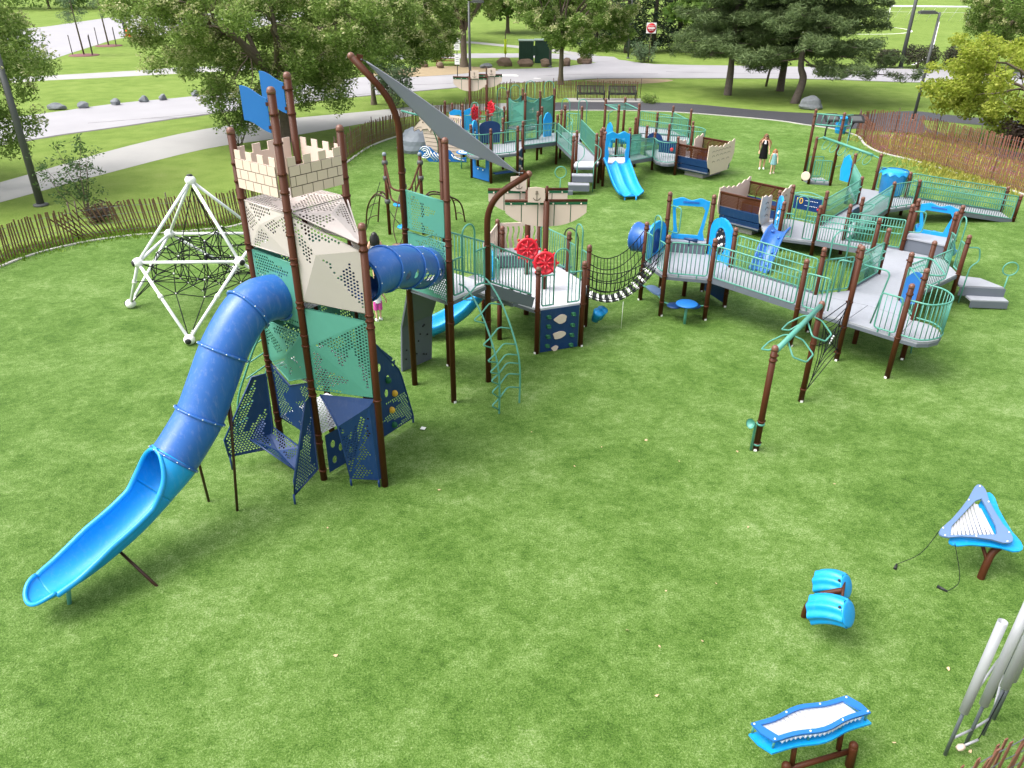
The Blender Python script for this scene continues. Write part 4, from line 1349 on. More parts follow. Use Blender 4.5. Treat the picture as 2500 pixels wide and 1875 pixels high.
# far right face towards the crawl tube, and inner faces seen through the gaps
fold('cream_panel', 'tan_metal', quad(T3, T5, 4.46, 4.72, 4.46, 5.22), on(T3, T5, .5, 4.6) + nr_ * .03, (1, 2, 3, 4))
o = MB().plate(quad(T3, T5, 3.5, 4.44, 3.5, 4.44), .006, [[on(T3, T5, .5 + .40 / LR_ * math.cos(a), 3.98 + .40 * math.sin(a)) for a in [-2 * math.pi * k / 24 for k in range(24)]]]).build('tunnel_panel', 'slate_blue', tower)
fold('green_panel', 'green', quad(T3, T5, 2.0, 3.45, 2.0, 3.45), on(T3, T5, .5, 2.7) + nr_ * .05, (1.1, 2.1, 3.1, 4.1))
fold('green_panel', 'green', quad(T5, T4, 2.0, 4.4, 2.0, 4.4), on(T5, T4, .5, 3.1), (1.1, 2.1, 3.1, 4.1), pitch=.07, hr=.022)
fold('green_panel', 'green', quad(T4, T1, 2.3, 4.4, 2.3, 4.4), on(T4, T1, .5, 3.1), (1.7, 2.9, 3.5, 4.9), pitch=.07, hr=.022)
fold('cream_panel', 'tan_metal', quad(T5, T4, 4.5, 5.25, 4.5, 5.25), on(T5, T4, .5, 4.9), (1.1, 2.1, 3.1, 4.1), pitch=.06)
fold('cream_panel', 'tan_metal', quad(T4, T1, 4.5, 5.25, 4.5, 5.25), on(T4, T1, .5, 4.9), (1.6, 2.1, 3.6, 4.1), pitch=.06)
# perforated roof: flat over the square, sloping down to the low post
mb = MB()
zc = 5.27; mid = on(T1, T5, .5, 5.36)
sq_ = [V(*T1, zc), V(*T2, zc), V(*T5, zc), V(*T4, zc)]
for i in range(4): perf(mb, [sq_[i], sq_[(i + 1) % 4], mid], seed=i * 1.7 + .4, keep=-.3)
o = mb.build('roof_panel', 'tan_metal', tower)
mb = MB()
rr_ = [on(T2, T5, .07, 5.24), V(*T3, 4.76) + V(-.03, .08, 0), on(T2, T5, .93, 5.24)]
cr_ = (rr_[0] + rr_[1] + rr_[2]) / 3 + V(0, 0, .09)
for i in range(3): perf(mb, [rr_[i], rr_[(i + 1) % 3], cr_], seed=i * 2.1 + 1, keep=-.2)
o = mb.build('roof_panel', 'tan_metal', tower); MB().tube(rr_, .016, 6, closed=True).build('panel_frame', 'tan_metal', o)
# inner decks
for z, pl_ in ((1.0, [T1, T2, T5, T4]), (2.1, [T1, T2, T5, T4]), (3.52, [T1, T2, T5, T4]), (2.1, [T2, T3, T5])):
    mb = MB(); c_ = sum((V(*p, 0) for p in pl_), V(0, 0, 0)) / len(pl_)
    perf(mb, [V(*p, z) + (c_ - V(*p, 0)) * .06 for p in pl_], pitch=.075, hr=.02, keep=-2)
    mb.build('tower_deck', 'deck_white', tower)
# navy fins that carry the lower seat
def fin(base, d, pts, seed, foot, keep=-.1, tri=None):
    d = Vector(d).normalized()
    P = [V(base[0], base[1], z) + d * s for s, z in pts]
    mb = MB(); perf(mb, P, seed=seed, keep=keep, pitch=.058, hr=.021)
    o = mb.build('navy_fin', 'navy', tower)
    mb = MB(); mb.tube(P, .02, 6, closed=True)
    f = V(base[0], base[1], foot[1]) + d * foot[0]
    mb.tube([f, V(f.x, f.y, -.02)], .022, 6)
    mb.build('fin_frame', 'navy', o)
fin(T2, (-.42, -.9, 0), [(.08, 1.9), (.14, .35), (.84, .22), (.80, .50), (.60, .95), (.22, 1.86)][::-1], 1.3, (.86, .24), keep=-.2)
fin(T1, (-.9, -.42, 0), [(.09, 1.97), (.12, .78), (.28, .32), (1.02, .34), (1.04, .72), (.34, 1.95)][::-1], 2.3, (1.0, .36), keep=-.15)
A_, B_, C_, D_ = V(-5.10, 12.55, .62), V(-4.98, 13.02, .80), V(-4.06, 12.28, .62), V(-4.0, 11.72, .46)
mid = (A_ + B_ + C_ + D_) / 4 + V(0, 0, -.16)
mb = MB()
for i, tri in enumerate(([A_, D_, mid], [D_, C_, mid], [C_, B_, mid], [B_, A_, mid])): perf(mb, tri, seed=i * 1.3, keep=-.2)
o = mb.build('seat_panel', 'navy', tower); MB().tube([A_, D_, C_, B_], .018, 6, closed=True).build('panel_frame', 'navy', o)
# oval-hole climbing panel below the deck, and the outer climbing fin with hand holds
P = [on(T2, T5, .12, .10), on(T2, T5, .75, .10), on(T2, T5, .75, .95), on(T2, T5, .12, .95)]
mb = MB(); perf(mb, P, pitch=0, extra=[(x, z, .055, .085) for x, z in ((.16, .22), (.34, .42), (.16, .58), (.40, .72), (.58, .24), (.60, .55))])
mb.build('climbing_panel', 'navy', tower)
dR = Vector((.735, 1.105, 0)).normalized()
PR_ = [V(*T5, z) + dR * s for s, z in [(.10, 2.45), (.42, 2.25), (.98, 1.48), (1.05, 1.30), (1.34, .16), (.12, .16)]][::-1]
mb = MB(); perf(mb, PR_, pitch=.06, hr=.021, seed=.7, keep=.0, mask=lambda x, y: y < .75 and x > -.1, extra=[(.52, 1.25, .05, .09), (.30, 1.60, .05, .09), (.72, 1.55, .05, .09), (.45, .95, .05, .09)])
o = mb.build('climbing_fin', 'navy', tower)
mb = MB(); mb.tube(PR_, .02, 6, closed=True)
f_ = V(*T5, 0) + dR * 1.32; mb.tube([f_ + V(0, 0, .2), f_ - V(0, 0, .02)], .022, 6); mb.build('fin_frame', 'navy', o)
nR = Vector((dR.y, -dR.x, 0))
for s, z, m_ in ((.78, 1.02, 'yellow'), (.66, .68, 'yellow'), (.62, 1.40, 'green_dark'), (.70, .30, 'green_dark'), (.3, 1.1, 'green_dark')):
    c_ = V(*T5, z) + dR * s + nR * .03
    MB().ball(c_, .07, 10, 8, (1, .6, 1.1)).build('hand_hold', m_, tower)
# rear rung ladder in green tube
mb = MB()
la, lb = V(-5.05, 13.55, 0), V(-4.75, 14.35, 0)
for p in (la, lb):
    mb.tube(rounded([p + V(-.75, .1, -.02), p + V(-.55, 0, 1.0), p + V(0, -.05, 2.2), p + V(.35, -.1, 2.75)], .3, 6), .022, 7)
for k in range(6):
    t_ = k / 5; o_ = V(-.72 + .66 * t_, .05, .25 + 1.9 * t_); mb.tube([la + o_, lb + o_], .018, 6)
mb.build('rung_ladder', 'green', tower)

# ------------------------------------------------------------------ big tube slide
sl = thing('tube_slide', 'big blue tube slide running out of the castle tower to an open light blue chute', 'slide', (-5.2, 11.0, 0))
o0 = on(T1, T2, .5, 0)
sdir = nl
def sp_(s, z): return o0 + sdir * s + V(0, 0, z)
path = ease([sp_(-.06, 3.66), sp_(.18, 3.70), sp_(.45, 3.70), sp_(.75, 3.55), sp_(1.18, 3.12), sp_(1.55, 2.58), sp_(1.86, 2.13), sp_(2.22, 1.78), sp_(2.46, 1.58)], 10)
marks = [0, 26, 41, 60, 80]
rt = .395
for a, b in zip(marks[:-1], marks[1:]):
    seg = path[a:b + 1]
    mb = MB()
    sweep(mb, lambda u: [(rt * math.cos(t), rt * math.sin(t)) for t in [2 * math.pi * k / 36 for k in range(36)]], seg, True)
    mb.f = mb.f[:-2]; mb.sm = mb.sm[:-2]
    mb2 = MB(); sweep(mb2, lambda u: [((rt - .012) * math.cos(t), (rt - .012) * math.sin(t)) for t in [2 * math.pi * k / 36 for k in range(36)]], seg, True)
    mb.add(mb2.v, [tuple(reversed(f)) for f in mb2.f[:-2]], True)
    mb.build('tube_section', 'blue_tube', sl)
for k in marks:
    (p, sd_, u) = path_frames(path)[min(k, len(path) - 1)]
    tdir = (path[min(k + 1, len(path) - 1)] - path[max(k - 1, 0)]).normalized()
    m_ = tdir.to_track_quat('Z', 'Y')
    rp = [p + (m_ @ V(math.cos(t), math.sin(t), 0)) * (rt + .02) for t in [2 * math.pi * j / 36 for j in range(36)]]
    mb = MB().tube(rp, .026, 6, closed=True)
    o = mb.build('flange', 'blue_tube', sl)
    mb = MB()
    for j in range(0, 36, 3): mb.ball(rp[j] + (rp[j] - p).normalized() * .02, .012, 6, 4)
    mb.build('bolts', 'white_plastic', o, kind='stuff')
# light blue open chute: the tube opens out into a deep trough with rolled edges
cp = ease([sp_(2.44, 1.60), sp_(2.62, 1.47), sp_(2.82, 1.34), sp_(3.08, 1.18), sp_(3.42, 1.02), sp_(3.8, .89), sp_(4.15, .80), sp_(4.48, .755), sp_(4.78, .76)], 8)
NC = len(cp) - 1
def chute_open(u):
    s_ = u * NC / 8.0
    if s_ < 2.0: a0 = .04 + 1.12 * max(0., (s_ - .25) / 1.75) ** .6
    else: a0 = 1.16 + .36 * min(1., (s_ - 2) / 1.2)
    return a0 + .66 * max(0., (s_ - 5.2) / 2.8) ** 1.3
def chute_r(u):
    s_ = u * NC / 8.0
    r_ = .415 - .045 * min(1., s_ / 3)
    return r_ * (1 + .03 * max(0., (s_ - 6) / 2))
def chute_prof(u):
    a0, r_ = chute_open(u), chute_r(u); n_ = 24
    A = [a0 + (2 * math.pi - 2 * a0) * k / n_ for k in range(n_ + 1)]
    return [(r_ * math.sin(a), r_ * math.cos(a)) for a in A] + [((r_ - .03) * math.sin(a), (r_ - .03) * math.cos(a)) for a in A[::-1]]
for i0, i1, nm in ((0, 20, 'chute_hood'), (20, NC, 'chute')):
    mb = MB(); seg = cp[i0:i1 + 1]
    sweep(mb, lambda u: chute_prof((i0 + u * (i1 - i0)) / NC), seg); co = mb.build(nm, 'blue_light', sl)
F = path_frames(cp)
for sgn in (1, -1):
    pts, rs_ = [], []
    for i, (p, s_, u_) in enumerate(F):
        a0, r_ = chute_open(i / NC), chute_r(i / NC) - .005
        pts.append(p + s_ * (sgn * (r_ + .012) * math.sin(a0)) + u_ * ((r_ + .0) * math.cos(a0)))
        rs_.append(.030 + .018 * min(1, i / 20))
    MB().tube(pts, 1, 10, rs=rs_).build('rolled_edge', 'blue_light', sl)
# run-out nose
e_, sv, uv = F[-1]; rN = chute_r(1.0)
def nose(u, v):
    a = math.pi * u; x = math.cos(a); y = math.sin(a)
    fl = e_ - uv * (rN - .02)
    rim = .10 * v ** 2
    drop = V(0, 0, rN * .40 * (abs(x) ** 2) * v ** 2)
    return fl + sv * (x * rN * .82 * v) + sdir * (y * .30 * v) + V(0, 0, rim * .35) + drop
mb = MB().surf(nose, 25, 9)
base_ = [nose(k / 24, 1.0) for k in range(25)]
MB().tube(base_, .035, 8).build('nose_rim', 'blue_light', sl)
n0 = len(mb.v); top_v = list(mb.v)
mb.add([(x, y, z - .035) for x, y, z in top_v], [tuple(reversed(f)) for f in mb.f], True)
mb.build('chute_nose', 'blue_light', sl)
def leg_at(u, v_, top):
    x, y = u, v_
    MB().tube([(x, y, -.03), top], .026, 8).build('support_leg', 'brown_steel', sl)
leg_at(-5.6, 11.36, sp_(1.95, 1.66) + V(-.25, .25, 0)); leg_at(-4.99, 11.08, sp_(1.30, 2.6) + V(.12, -.15, 0)); leg_at(-5.60, 9.13, sp_(3.72, .56))
MB().tube([sp_(4.60, -.02), sp_(4.52, .40)], .035, 8).build('chute_foot', 'green', sl)
MB().tube([(-6.03, 14.0, -.03), (-5.95, 13.9, 2.1)], .055, 10).build('support_leg', 'brown', sl)

# ------------------------------------------------------------------ crawl tube to the shade deck
P1, P2, P3 = (-2.30, 15.88), (-1.32, 15.07), (-.56, 16.06)
P2b = (-1.56, 16.87)
ct = thing('crawl_tube', 'short blue crawl tube with portholes joining the castle tower and shaded deck', 'crawl tube', (-2.2, 14.0, 3.4))
cpth = ease([on(T3, T5, .5, 3.98), V(-2.38, 12.95, 3.98), V(-2.15, 13.6, 3.80), V(-1.98, 14.2, 3.58), V(-1.88, 14.75, 3.36), V(-1.81, 15.15, 3.22), on(P1, P2, .5, 3.14)], 12)
FR = path_frames(cpth)
rc = .40
nA = 60
def tube_skin(mb, r_, flip=False):
    n_ = len(FR)
    vs_ = [p + s_ * (r_ * math.cos(2 * math.pi * k / nA)) + u_ * (r_ * math.sin(2 * math.pi * k / nA)) for (p, s_, u_) in FR for k in range(nA)]
    port = [(18, 57), (24, 57), (33, 56), (37, 55), (41, 55), (47, 57), (53, 58), (18, 33), (33, 33), (47, 33)]
    fs_ = []
    for i in range(n_ - 1):
        for k in range(nA):
            if any(abs(i - pi) + min(abs(k - pk), nA - abs(k - pk)) * .85 < 1.9 for pi, pk in port): continue
            k2 = (k + 1) % nA
            f = (i * nA + k, i * nA + k2, (i + 1) * nA + k2, (i + 1) * nA + k)
            fs_.append(f[::-1] if flip else f)
    mb.add(vs_, fs_, True)
mb = MB(); tube_skin(mb, rc); tube_skin(mb, rc - .012, True); mb.build('tube_body', 'blue_tube', ct)
for k in (2, 14, 30, 46, len(FR) - 2):
    p, s_, u_ = FR[k]
    rp = [p + (s_ * math.cos(t) + u_ * math.sin(t)) * (rc + .015) for t in [2 * math.pi * j / 36 for j in range(36)]]
    o = MB().tube(rp, .022, 6, closed=True).build('flange', 'blue_tube', ct)
    mb = MB()
    for j in range(0, 36, 4): mb.ball(rp[j] + (rp[j] - p).normalized() * .02, .012, 6, 4)
    mb.build('bolts', 'white_plastic', o, kind='stuff')

# ------------------------------------------------------------------ shaded deck with bent sail posts
sh = thing('shade_deck', 'high deck on tall brown posts with two bent arms holding the grey sail', 'play deck', (-1.44, 15.97, 0))
def bent(pts, clamps, base):
    P = rounded(pts, .55, 8)
    mb = MB().tube(P, PR + .004, 14)
    for z in clamps:
        mb.lathe([(PR, z - .02), (PR + .014, z - .017), (PR + .016, z), (PR + .014, z + .017), (PR, z + .02)], (base[0], base[1], 0), 16)
    o = mb.build('bent_post', 'brown', sh)
    MB().ball(P[-1], PR + .008, 14, 10).build('post_cap', 'brown_cap', o)
bent([(*P1, -.05), (*P1, 6.30), (-3.12, 15.80, 7.22)], (5.0, 4.66, 3.82, 3.72, 2.5), P1)
bent([(*P3, -.05), (*P3, 4.38), (.32, 16.15, 4.93)], (3.4, 2.5, 1.6), P3)
post(sh, *P2, 5.87, (4.66, 3.86, 3.72, 3.4, 2.48, 2.0))
post(sh, *P2b, 5.58, (4.6, 3.8, 2.5))
deck(sh, [P1, P2, P3, P2b], 2.52, m='deck_white')
# green wall panels either side of the crawl tube mouth
q = quad(P1, P2, 3.86, 4.66, 3.86, 4.62, ins=.09)
mb = MB(); e0 = q[3].lerp(q[2], .13); e1 = q[0].lerp(q[1], .13)
nP = Vector((-(P2[1] - P1[1]), P2[0] - P1[0], 0)).normalized() * -.06
perf(mb, [q[0], e1 + nP, e0 + nP, q[3]], seed=.3, keep=.2); perf(mb, [e1 + nP, q[1], q[2], e0 + nP], seed=2.6, keep=.02)
o = mb.build('green_panel', 'green', sh); MB().tube(q, .018, 6, closed=True).build('panel_frame', 'green', o)
q = quad(P1, P2, 2.44, 3.78, 2.44, 3.76, ins=.09)
mb = MB(); dq = (q[1] - q[0]).normalized(); mid = on(P1, P2, .5, 3.14)
perf(mb, q, seed=1.1, keep=.0, extra=[((mid - q[0]).dot(dq), .70, .405, .405)])
o = mb.build('green_panel', 'green', sh); MB().tube(q, .018, 6, closed=True).build('panel_frame', 'green', o)
railing(sh, P1, P2b, 2.52); railing(sh, P2b, (-.40, 18.3), 2.52, 1.7)
entry(sh, P2, P3, 2.52)
railing(sh, P3, (.50, 17.42), 2.50, 1.62, gap=.08)
mb = MB()
mb.beam(on(P3, (.50, 17.42), .03, 2.36), on(P3, (.50, 17.42), 1, 1.50), .03, .26); mb.build('kick_plate', 'deck_edge', sh)
for k, (za, t0) in enumerate(((2.14, .10), (1.78, .50))):
    a0, a1 = on(P3, (.55, 17.5), t0, 0), on(P3, (.55, 17.5), t0 + .42, 0)
    b0_, b1_ = on(P2b, (-.34, 18.39), t0, 0), on(P2b, (-.34, 18.39), t0 + .42, 0)
    deck(sh, [(a0.x, a0.y), (a1.x, a1.y), (b1_.x, b1_.y), (b0_.x, b0_.y)], za, m='deck', name='step_deck')
# grey climbing slab leaning on the back-left edge
mb = MB()
top = [V(*P1, 2.46) + V(-.02, .06, 0), V(*P2b, 2.46) + V(-.05, -.05, 0)]
kn = [V(-2.62, 16.45, 1.25), V(-1.98, 17.24, 1.25)]
bt = [V(-2.70, 16.53, .0), V(-2.05, 17.25, .0)]
mb.plate([kn[0], kn[1], top[1], top[0]], .05); mb.plate([bt[0], bt[1], kn[1], kn[0]], .05)
o = mb.build('climbing_slab', 'deck_edge', sh)
random.seed(5)
for k in range(12):
    t_, s_ = random.uniform(.12, .88), random.uniform(.1, .9)
    c_ = bt[0].lerp(bt[1], t_).lerp(kn[0].lerp(kn[1], t_), s_); MB().ball(c_ + V(.02, -.03, 0), .025, 8, 6).build('grip', 'black', o)

# looped arch climber in front
ac = thing('arch_climber', 'green looped arch ladder in front of the shaded deck', 'climber', (-.1, 14.9, 0))
rails = []
for a, f_ in (((-1.14, 15.58), (-.28, 14.58)), ((-.72, 16.10), (.17, 15.06))):
    A0, F0 = V(*a, 2.62), V(*f_, 0)
    out_ = (F0 - V(*a, 0))
    pts = ease([A0 - out_ * .03 + V(0, 0, .06), A0 + out_ * .2 + V(0, 0, .02), A0 + out_ * .55 - V(0, 0, .38), A0 + out_ * .86 - V(0, 0, 1.05), V(F0.x, F0.y, .95), V(F0.x, F0.y, -.02)], 10)
    rails.append(pts)
    MB().tube(pts, .021, 8).build('rail', 'green', ac)
sidev = (rails[1][30] - rails[0][30]).normalized(); frontv = V(sidev.y, -sidev.x, 0)
for k, i in enumerate((12, 20, 27, 32, 36, 39, 42, 45)):
    a_, b_ = rails[0][i], rails[1][i]
    c_ = a_.lerp(b_, .55) + frontv * -.10 + V(0, 0, .10)
    lp = a_ - sidev * .30 + frontv * .05 - V(0, 0, .05)
    pts = rounded([b_, c_, a_, lp, rails[0][min(i + 3, 49)]], .09, 3)
    MB().tube(pts, .017, 6).build('rung', 'green', ac)

# grey triangular shade sail
ss = thing('shade_sail', 'grey triangular shade sail stretched between the bent brown posts', 'shade sail', (-1.4, 16.3, 5.6))
cA, cB, cC = V(-2.84, 15.84, 7.12), V(.08, 16.13, 4.96), V(-1.50, 16.86, 5.44)
def sailp(u, v):
    a, b, c = 1 - u - v, u, v
    p = cA * a + cB * b + cC * c
    ctr = (cA + cB + cC) / 3
    pull = 3.2 * (a * b + b * c + c * a) * .22
    p = p.lerp(ctr, max(0, .0 * (1 - 3 * min(a, b, c)) * 4 * (a * b + b * c + c * a) * .35))
    return p + V(0, 0, .30 * a * b - .5 * a * b * c)
N = 24; vs_, idx = [], {}
for i in range(N + 1):
    for j in range(N + 1 - i):
        idx[i, j] = len(vs_); vs_.append(sailp(i / N, j / N))
fs_ = []
for i in range(N):
    for j in range(N - i):
        fs_.append((idx[i, j], idx[i + 1, j], idx[i, j + 1]))
        if i + j < N - 1: fs_.append((idx[i + 1, j], idx[i + 1, j + 1], idx[i, j + 1]))
mb = MB(); mb.add(vs_, fs_, True)
nn = len(vs_); mb.add([p - V(0, 0, .006) for p in vs_], [f[::-1] for f in fs_], True)
mb.build('cloth', 'sail_cloth', ss)
edges = [[sailp(i / N, 0) for i in range(N + 1)], [sailp(0, i / N) for i in range(N + 1)], [sailp(1 - i / N, i / N) for i in range(N + 1)]]
for e in edges: MB().tube(e, .014, 6).build('hem', 'sail_cloth', ss)
for a, b in ((cA, V(-3.02, 15.81, 7.20)), (cB, V(.28, 16.15, 4.95)), (cC, V(*P2b, 5.50))):
    mb = MB().tube([a, b], .012, 6); mb.ball(a.lerp(b, .5), .025, 8, 6); mb.build('tie', 'steel_grey', ss)
for a, d in ((V(-3.02, 15.81, 7.2), V(.12, .01, -.02)), (V(.25, 16.14, 4.95), V(-.12, 0, .0))):
    MB().beam(a, a + d, .02, .12).build('bracket', 'brown', ss)
# ------------------------------------------------------------------ front ship deck
P5, P6, P7, P8, P4 = (.62, 17.58), (1.78, 18.03), (2.0, 19.27), (1.53, 20.27), (-.45, 21.35)
L1, L3, MF, MBk = (-.34, 18.39), (-.80, 19.59), (.83, 18.97), (.39, 20.05)
sd_ = thing('ship_deck', 'front ship deck with two cream sails, red wheels and a navy climbing board', 'play deck', (.6, 19.2, 0))
ZS = 1.25
for p, tp in ((P5, 2.36), (P6, 2.36), (P7, 2.36), (P8, 2.4), (P4, 2.4), ((-.30, 20.7), 2.4), ((.75, 21.5), 2.3)): post(sd_, *p, tp, (2.2, 1.22))
for p in (L1, L3): post(sd_, *p, 1.3, (1.1,))
deck(sd_, [P5, P6, P7, (.2, 19.6), L1], ZS, m='deck_white'); deck(sd_, [P7, P8, (.75, 21.4), P4, L3, L1, (.2, 19.6)], ZS, m='deck_white')
entry(sd_, P5, P6, ZS); entry(sd_, P7, P8, ZS)
railing(sd_, L3, L1, ZS); railing(sd_, P8, (.75, 21.5), ZS)
handloop(sd_, (1.80, 20.5), (1.45, 20.9), .1, 2.35, 'black', .02, 'grab_arch'); 
mb = MB()
for k in range(4): mb.box((1.35 + k * .16, 21.0 + k * .16, 1.05 - k * .26), (.75, .30, .06), rz=R(45))
mb.build('stair', 'deck_edge', sd_)
# hull boards at the back: cream sheets with wavy slots
def picket(parent, a, b, z0, z1, n=6):
    d, L = dirn(a, b); hs = []
    for i in range(n):
        c = .14 + (L - .28) * i / (n - 1); w = .030
        hs.append([(c - w + .02 * math.sin(k * 1.2), z0 + .2 + (z1 - z0 - .3) * k / 8) for k in range(9)] + [(c + w + .02 * math.sin(k * 1.2), z0 + .2 + (z1 - z0 - .3) * k / 8) for k in range(8, -1, -1)])
    o = outline(parent, 'hull_panel', 'tan', a, b, [(.06, z0), (L - .06, z0), (L - .06, z1), (.06, z1)], .03, [h[::-1] for h in hs])
    for i in range(4):
        p = on(a, b, .15 + .23 * i, z0 + .08) + Vector((d.y, -d.x, 0)) * .02
        MB().ball(p, .025, 8, 6).build('bolt', 'brown', o)
picket(sd_, P4, (.75, 21.5), 1.28, 2.28, 7); picket(sd_, L3, P4, 1.28, 2.28, 8)
mb = MB(); mb.box((.05, 20.75, 1.45), (1.35, .5, .34), rz=.1); mb.build('bench_box', 'deck_edge', sd_)
MB().box((.05, 20.74, 1.64), (1.45, .58, .04), rz=.1).build('bench_top', 'deck', sd_)
# masts, yards, sails, pennants
def anchor(parent, c, d, s, m='tan_line'):
    d = Vector(d).normalized(); nrm = Vector((d.y, -d.x, 0)) * .016
    f = lambda x, z: Vector(c) + d * (x * s) + V(0, 0, z * s) + nrm
    mb = MB()
    mb.tube([f(0, -.85), f(0, .55)], .055 * s, 5); mb.tube([f(-.35, .38), f(.35, .38)], .05 * s, 5)
    mb.tube([f(.18 * math.cos(t), .74 + .18 * math.sin(t)) for t in [2 * math.pi * k / 12 for k in range(12)]], .05 * s, 5, closed=True)
    mb.tube([f(.75 * math.sin(t), -.05 - .80 * math.cos(t)) for t in [-1.15 + 2.3 * k / 12 for k in range(13)]], .06 * s, 5)
    mb.build('anchor_emblem', m, parent)
def mast(parent, p, top, zy, d, half, depth, flagside=-1, wheel=None, r=.075, z0=0., panels=5, fz=None):
    d = Vector((d[0], d[1], 0)).normalized()
    nrm = Vector((d.y, -d.x, 0))
    MB().tube([(*p, z0 - .05), (*p, zy + .02)], r, 12).build('mast', 'brown', parent)
    MB().tube([(*p, zy), (*p, top)], r * .5, 10).build('pennant_pole', 'brown', parent)
    c = V(*p, zy)
    yd = MB().tube([c - d * half - nrm * .095, c + d * half - nrm * .095], .036, 8).build('yard', 'brown', parent)
    # sail: curved foot
    def foot(x): return -depth * (1 - abs(x / half) ** 2.6 * .55)
    pts = [(-half, -.02), (half, -.02)] + [(half * (1 - 2 * i / 14), foot(half * (1 - 2 * i / 14)) if 0 < i < 14 else -depth * .35) for i in range(15)]
    gap = .012
    xs = [-half + 2 * half * i / panels for i in range(panels + 1)]
    for i in range(panels):
        x0, x1 = xs[i] + gap, xs[i + 1] - gap
        lo = [x1 + (x0 - x1) * k / 5 for k in range(6)]
        poly = [(x0, -.06), (x1, -.06)] + [(x, foot(max(-half * .995, min(half * .995, x)))) for x in lo]
        bow = lambda x: .06 * (1 - (x / half) ** 2)
        MB().plate([c + d * x + V(0, 0, z) - nrm * .095 for x, z in poly], .016).build('sail_panel', 'tan', parent)
    MB().plate([c + d * x + V(0, 0, z) - nrm * .108 for x, z in [(-half + .02, -.06), (half - .02, -.06)] + [(half * .97 * (1 - 2 * i / 12), foot(half * .97 * (1 - 2 * i / 12)) + .01) for i in range(13)]], .006).build('sail_seam', 'green_dark', parent)
    MB().plate([c + d * x + V(0, 0, z) - nrm * .082 for x, z in [(-half, -.10), (half, -.10), (half, -.035), (-half, -.035)]], .008).build('sail_band', 'green_dark', parent)
    for i in range(6):
        MB().ball(c + d * (half * (-.85 + 1.7 * i / 5)) + V(0, 0, -.075) - nrm * .072, .022, 8, 6).build('grommet', 'tan', parent)
    s = .40
    fl = [(.05, top - .42), (.05 + s * 1.05, top - .40), (.05 + s * 1.05, top - .04), (.05 + s * .55, top - .02), (.05, top - .06)]
    fo = MB().plate([V(*p, z) + d * (x * flagside) for x, z in fl], .02).build('pennant', 'tan', parent)
    anchor(fo, V(*p, top - .24) + d * (flagside * (.05 + s * .5)), d, .13)
def wheel(parent, c, nrm, r):
    nrm = Vector(nrm).normalized()
    m3 = nrm.to_track_quat('Z', 'Y')
    mb = MB(); mb.lathe([(.001, .05), (r * .25, .05), (r * .28, .03), (r * .72, .015), (r * .78, .04), (r, .04), (r * 1.02, 0), (r, -.03), (.001, -.03)], c, 28, axis=nrm)
    o = mb.build('ship_wheel', 'red', parent)
    for k in range(8):
        a = 2 * math.pi * k / 8
        dd = m3 @ V(math.cos(a), math.sin(a), 0)
        MB().tube([Vector(c) + dd * r * .2 + nrm * .045, Vector(c) + dd * r * .75 + nrm * .045], .022, 6).build('spoke', 'red', o)
        MB().ball(Vector(c) + dd * r * 1.1, r * .13, 8, 6).build('grip', 'red', o)
mast(sd_, MF, 3.96, 3.57, (1, .05), 1.04, .66, -1); mast(sd_, MBk, 3.96, 3.57, (1, .05), 1.06, .66, -1)
wheel(sd_, (MF[0], MF[1] - .17, 2.02), (.05, -1, .25), .30); wheel(sd_, (MBk[0], MBk[1] - .17, 2.02), (.05, -1, .25), .30)
# navy climbing board with green hand holds and cream foot plates
brd = outline(sd_, 'climbing_board', 'navy', P5, P6, [(.09, .04), (1.15, .04), (1.15, 1.20), (.09, 1.20)], .03)
d_, _ = dirn(P5, P6); n_ = Vector((d_.y, -d_.x, 0))
def blob(c, rx, rz, seed):
    random.seed(seed); ph = random.uniform(0, 6)
    return [Vector(c) + d_ * (rx * (1 + .18 * math.sin(3 * t + ph)) * math.cos(t)) + V(0, 0, rz * (1 + .15 * math.sin(2 * t + ph)) * math.sin(t)) for t in [2 * math.pi * k / 18 for k in range(18)]]
for i, (x, z) in enumerate(((.30, 1.02), (.30, .76), (.29, .48), (.28, .22), (.98, 1.0), (.97, .70), (.96, .42), (.95, .14))):
    c = V(*P5, z) + d_ * x + n_ * .03
    mb = MB(); mb.ball(c, .065, 10, 6, (1.1, .6, .7)); mb.ball(c + V(.02, -.02, -.04), .05, 8, 6, (1.2, .8, .5)); mb.build('hand_hold', 'green_dark', brd)
for i, (x, z, rx, rz) in enumerate(((.64, .90, .17, .11), (.60, .46, .17, .11), (.50, .10, .09, .07))):
    MB().plate(blob(V(*P5, z) + d_ * x + n_ * .03, rx, rz, i), .025).build('foot_plate', 'tan', brd)
# small bongo drums clipped to the corner post
for i, (x, y) in enumerate(((2.22, 18.95), (2.34, 19.1))):
    MB().lathe([(.001, .0), (.10, .0), (.14, .28), (.15, .32), (.001, .33)], (x, y, .36), 16, axis=(.25, -.35, .9)).build('bongo', 'blue_light', sd_)
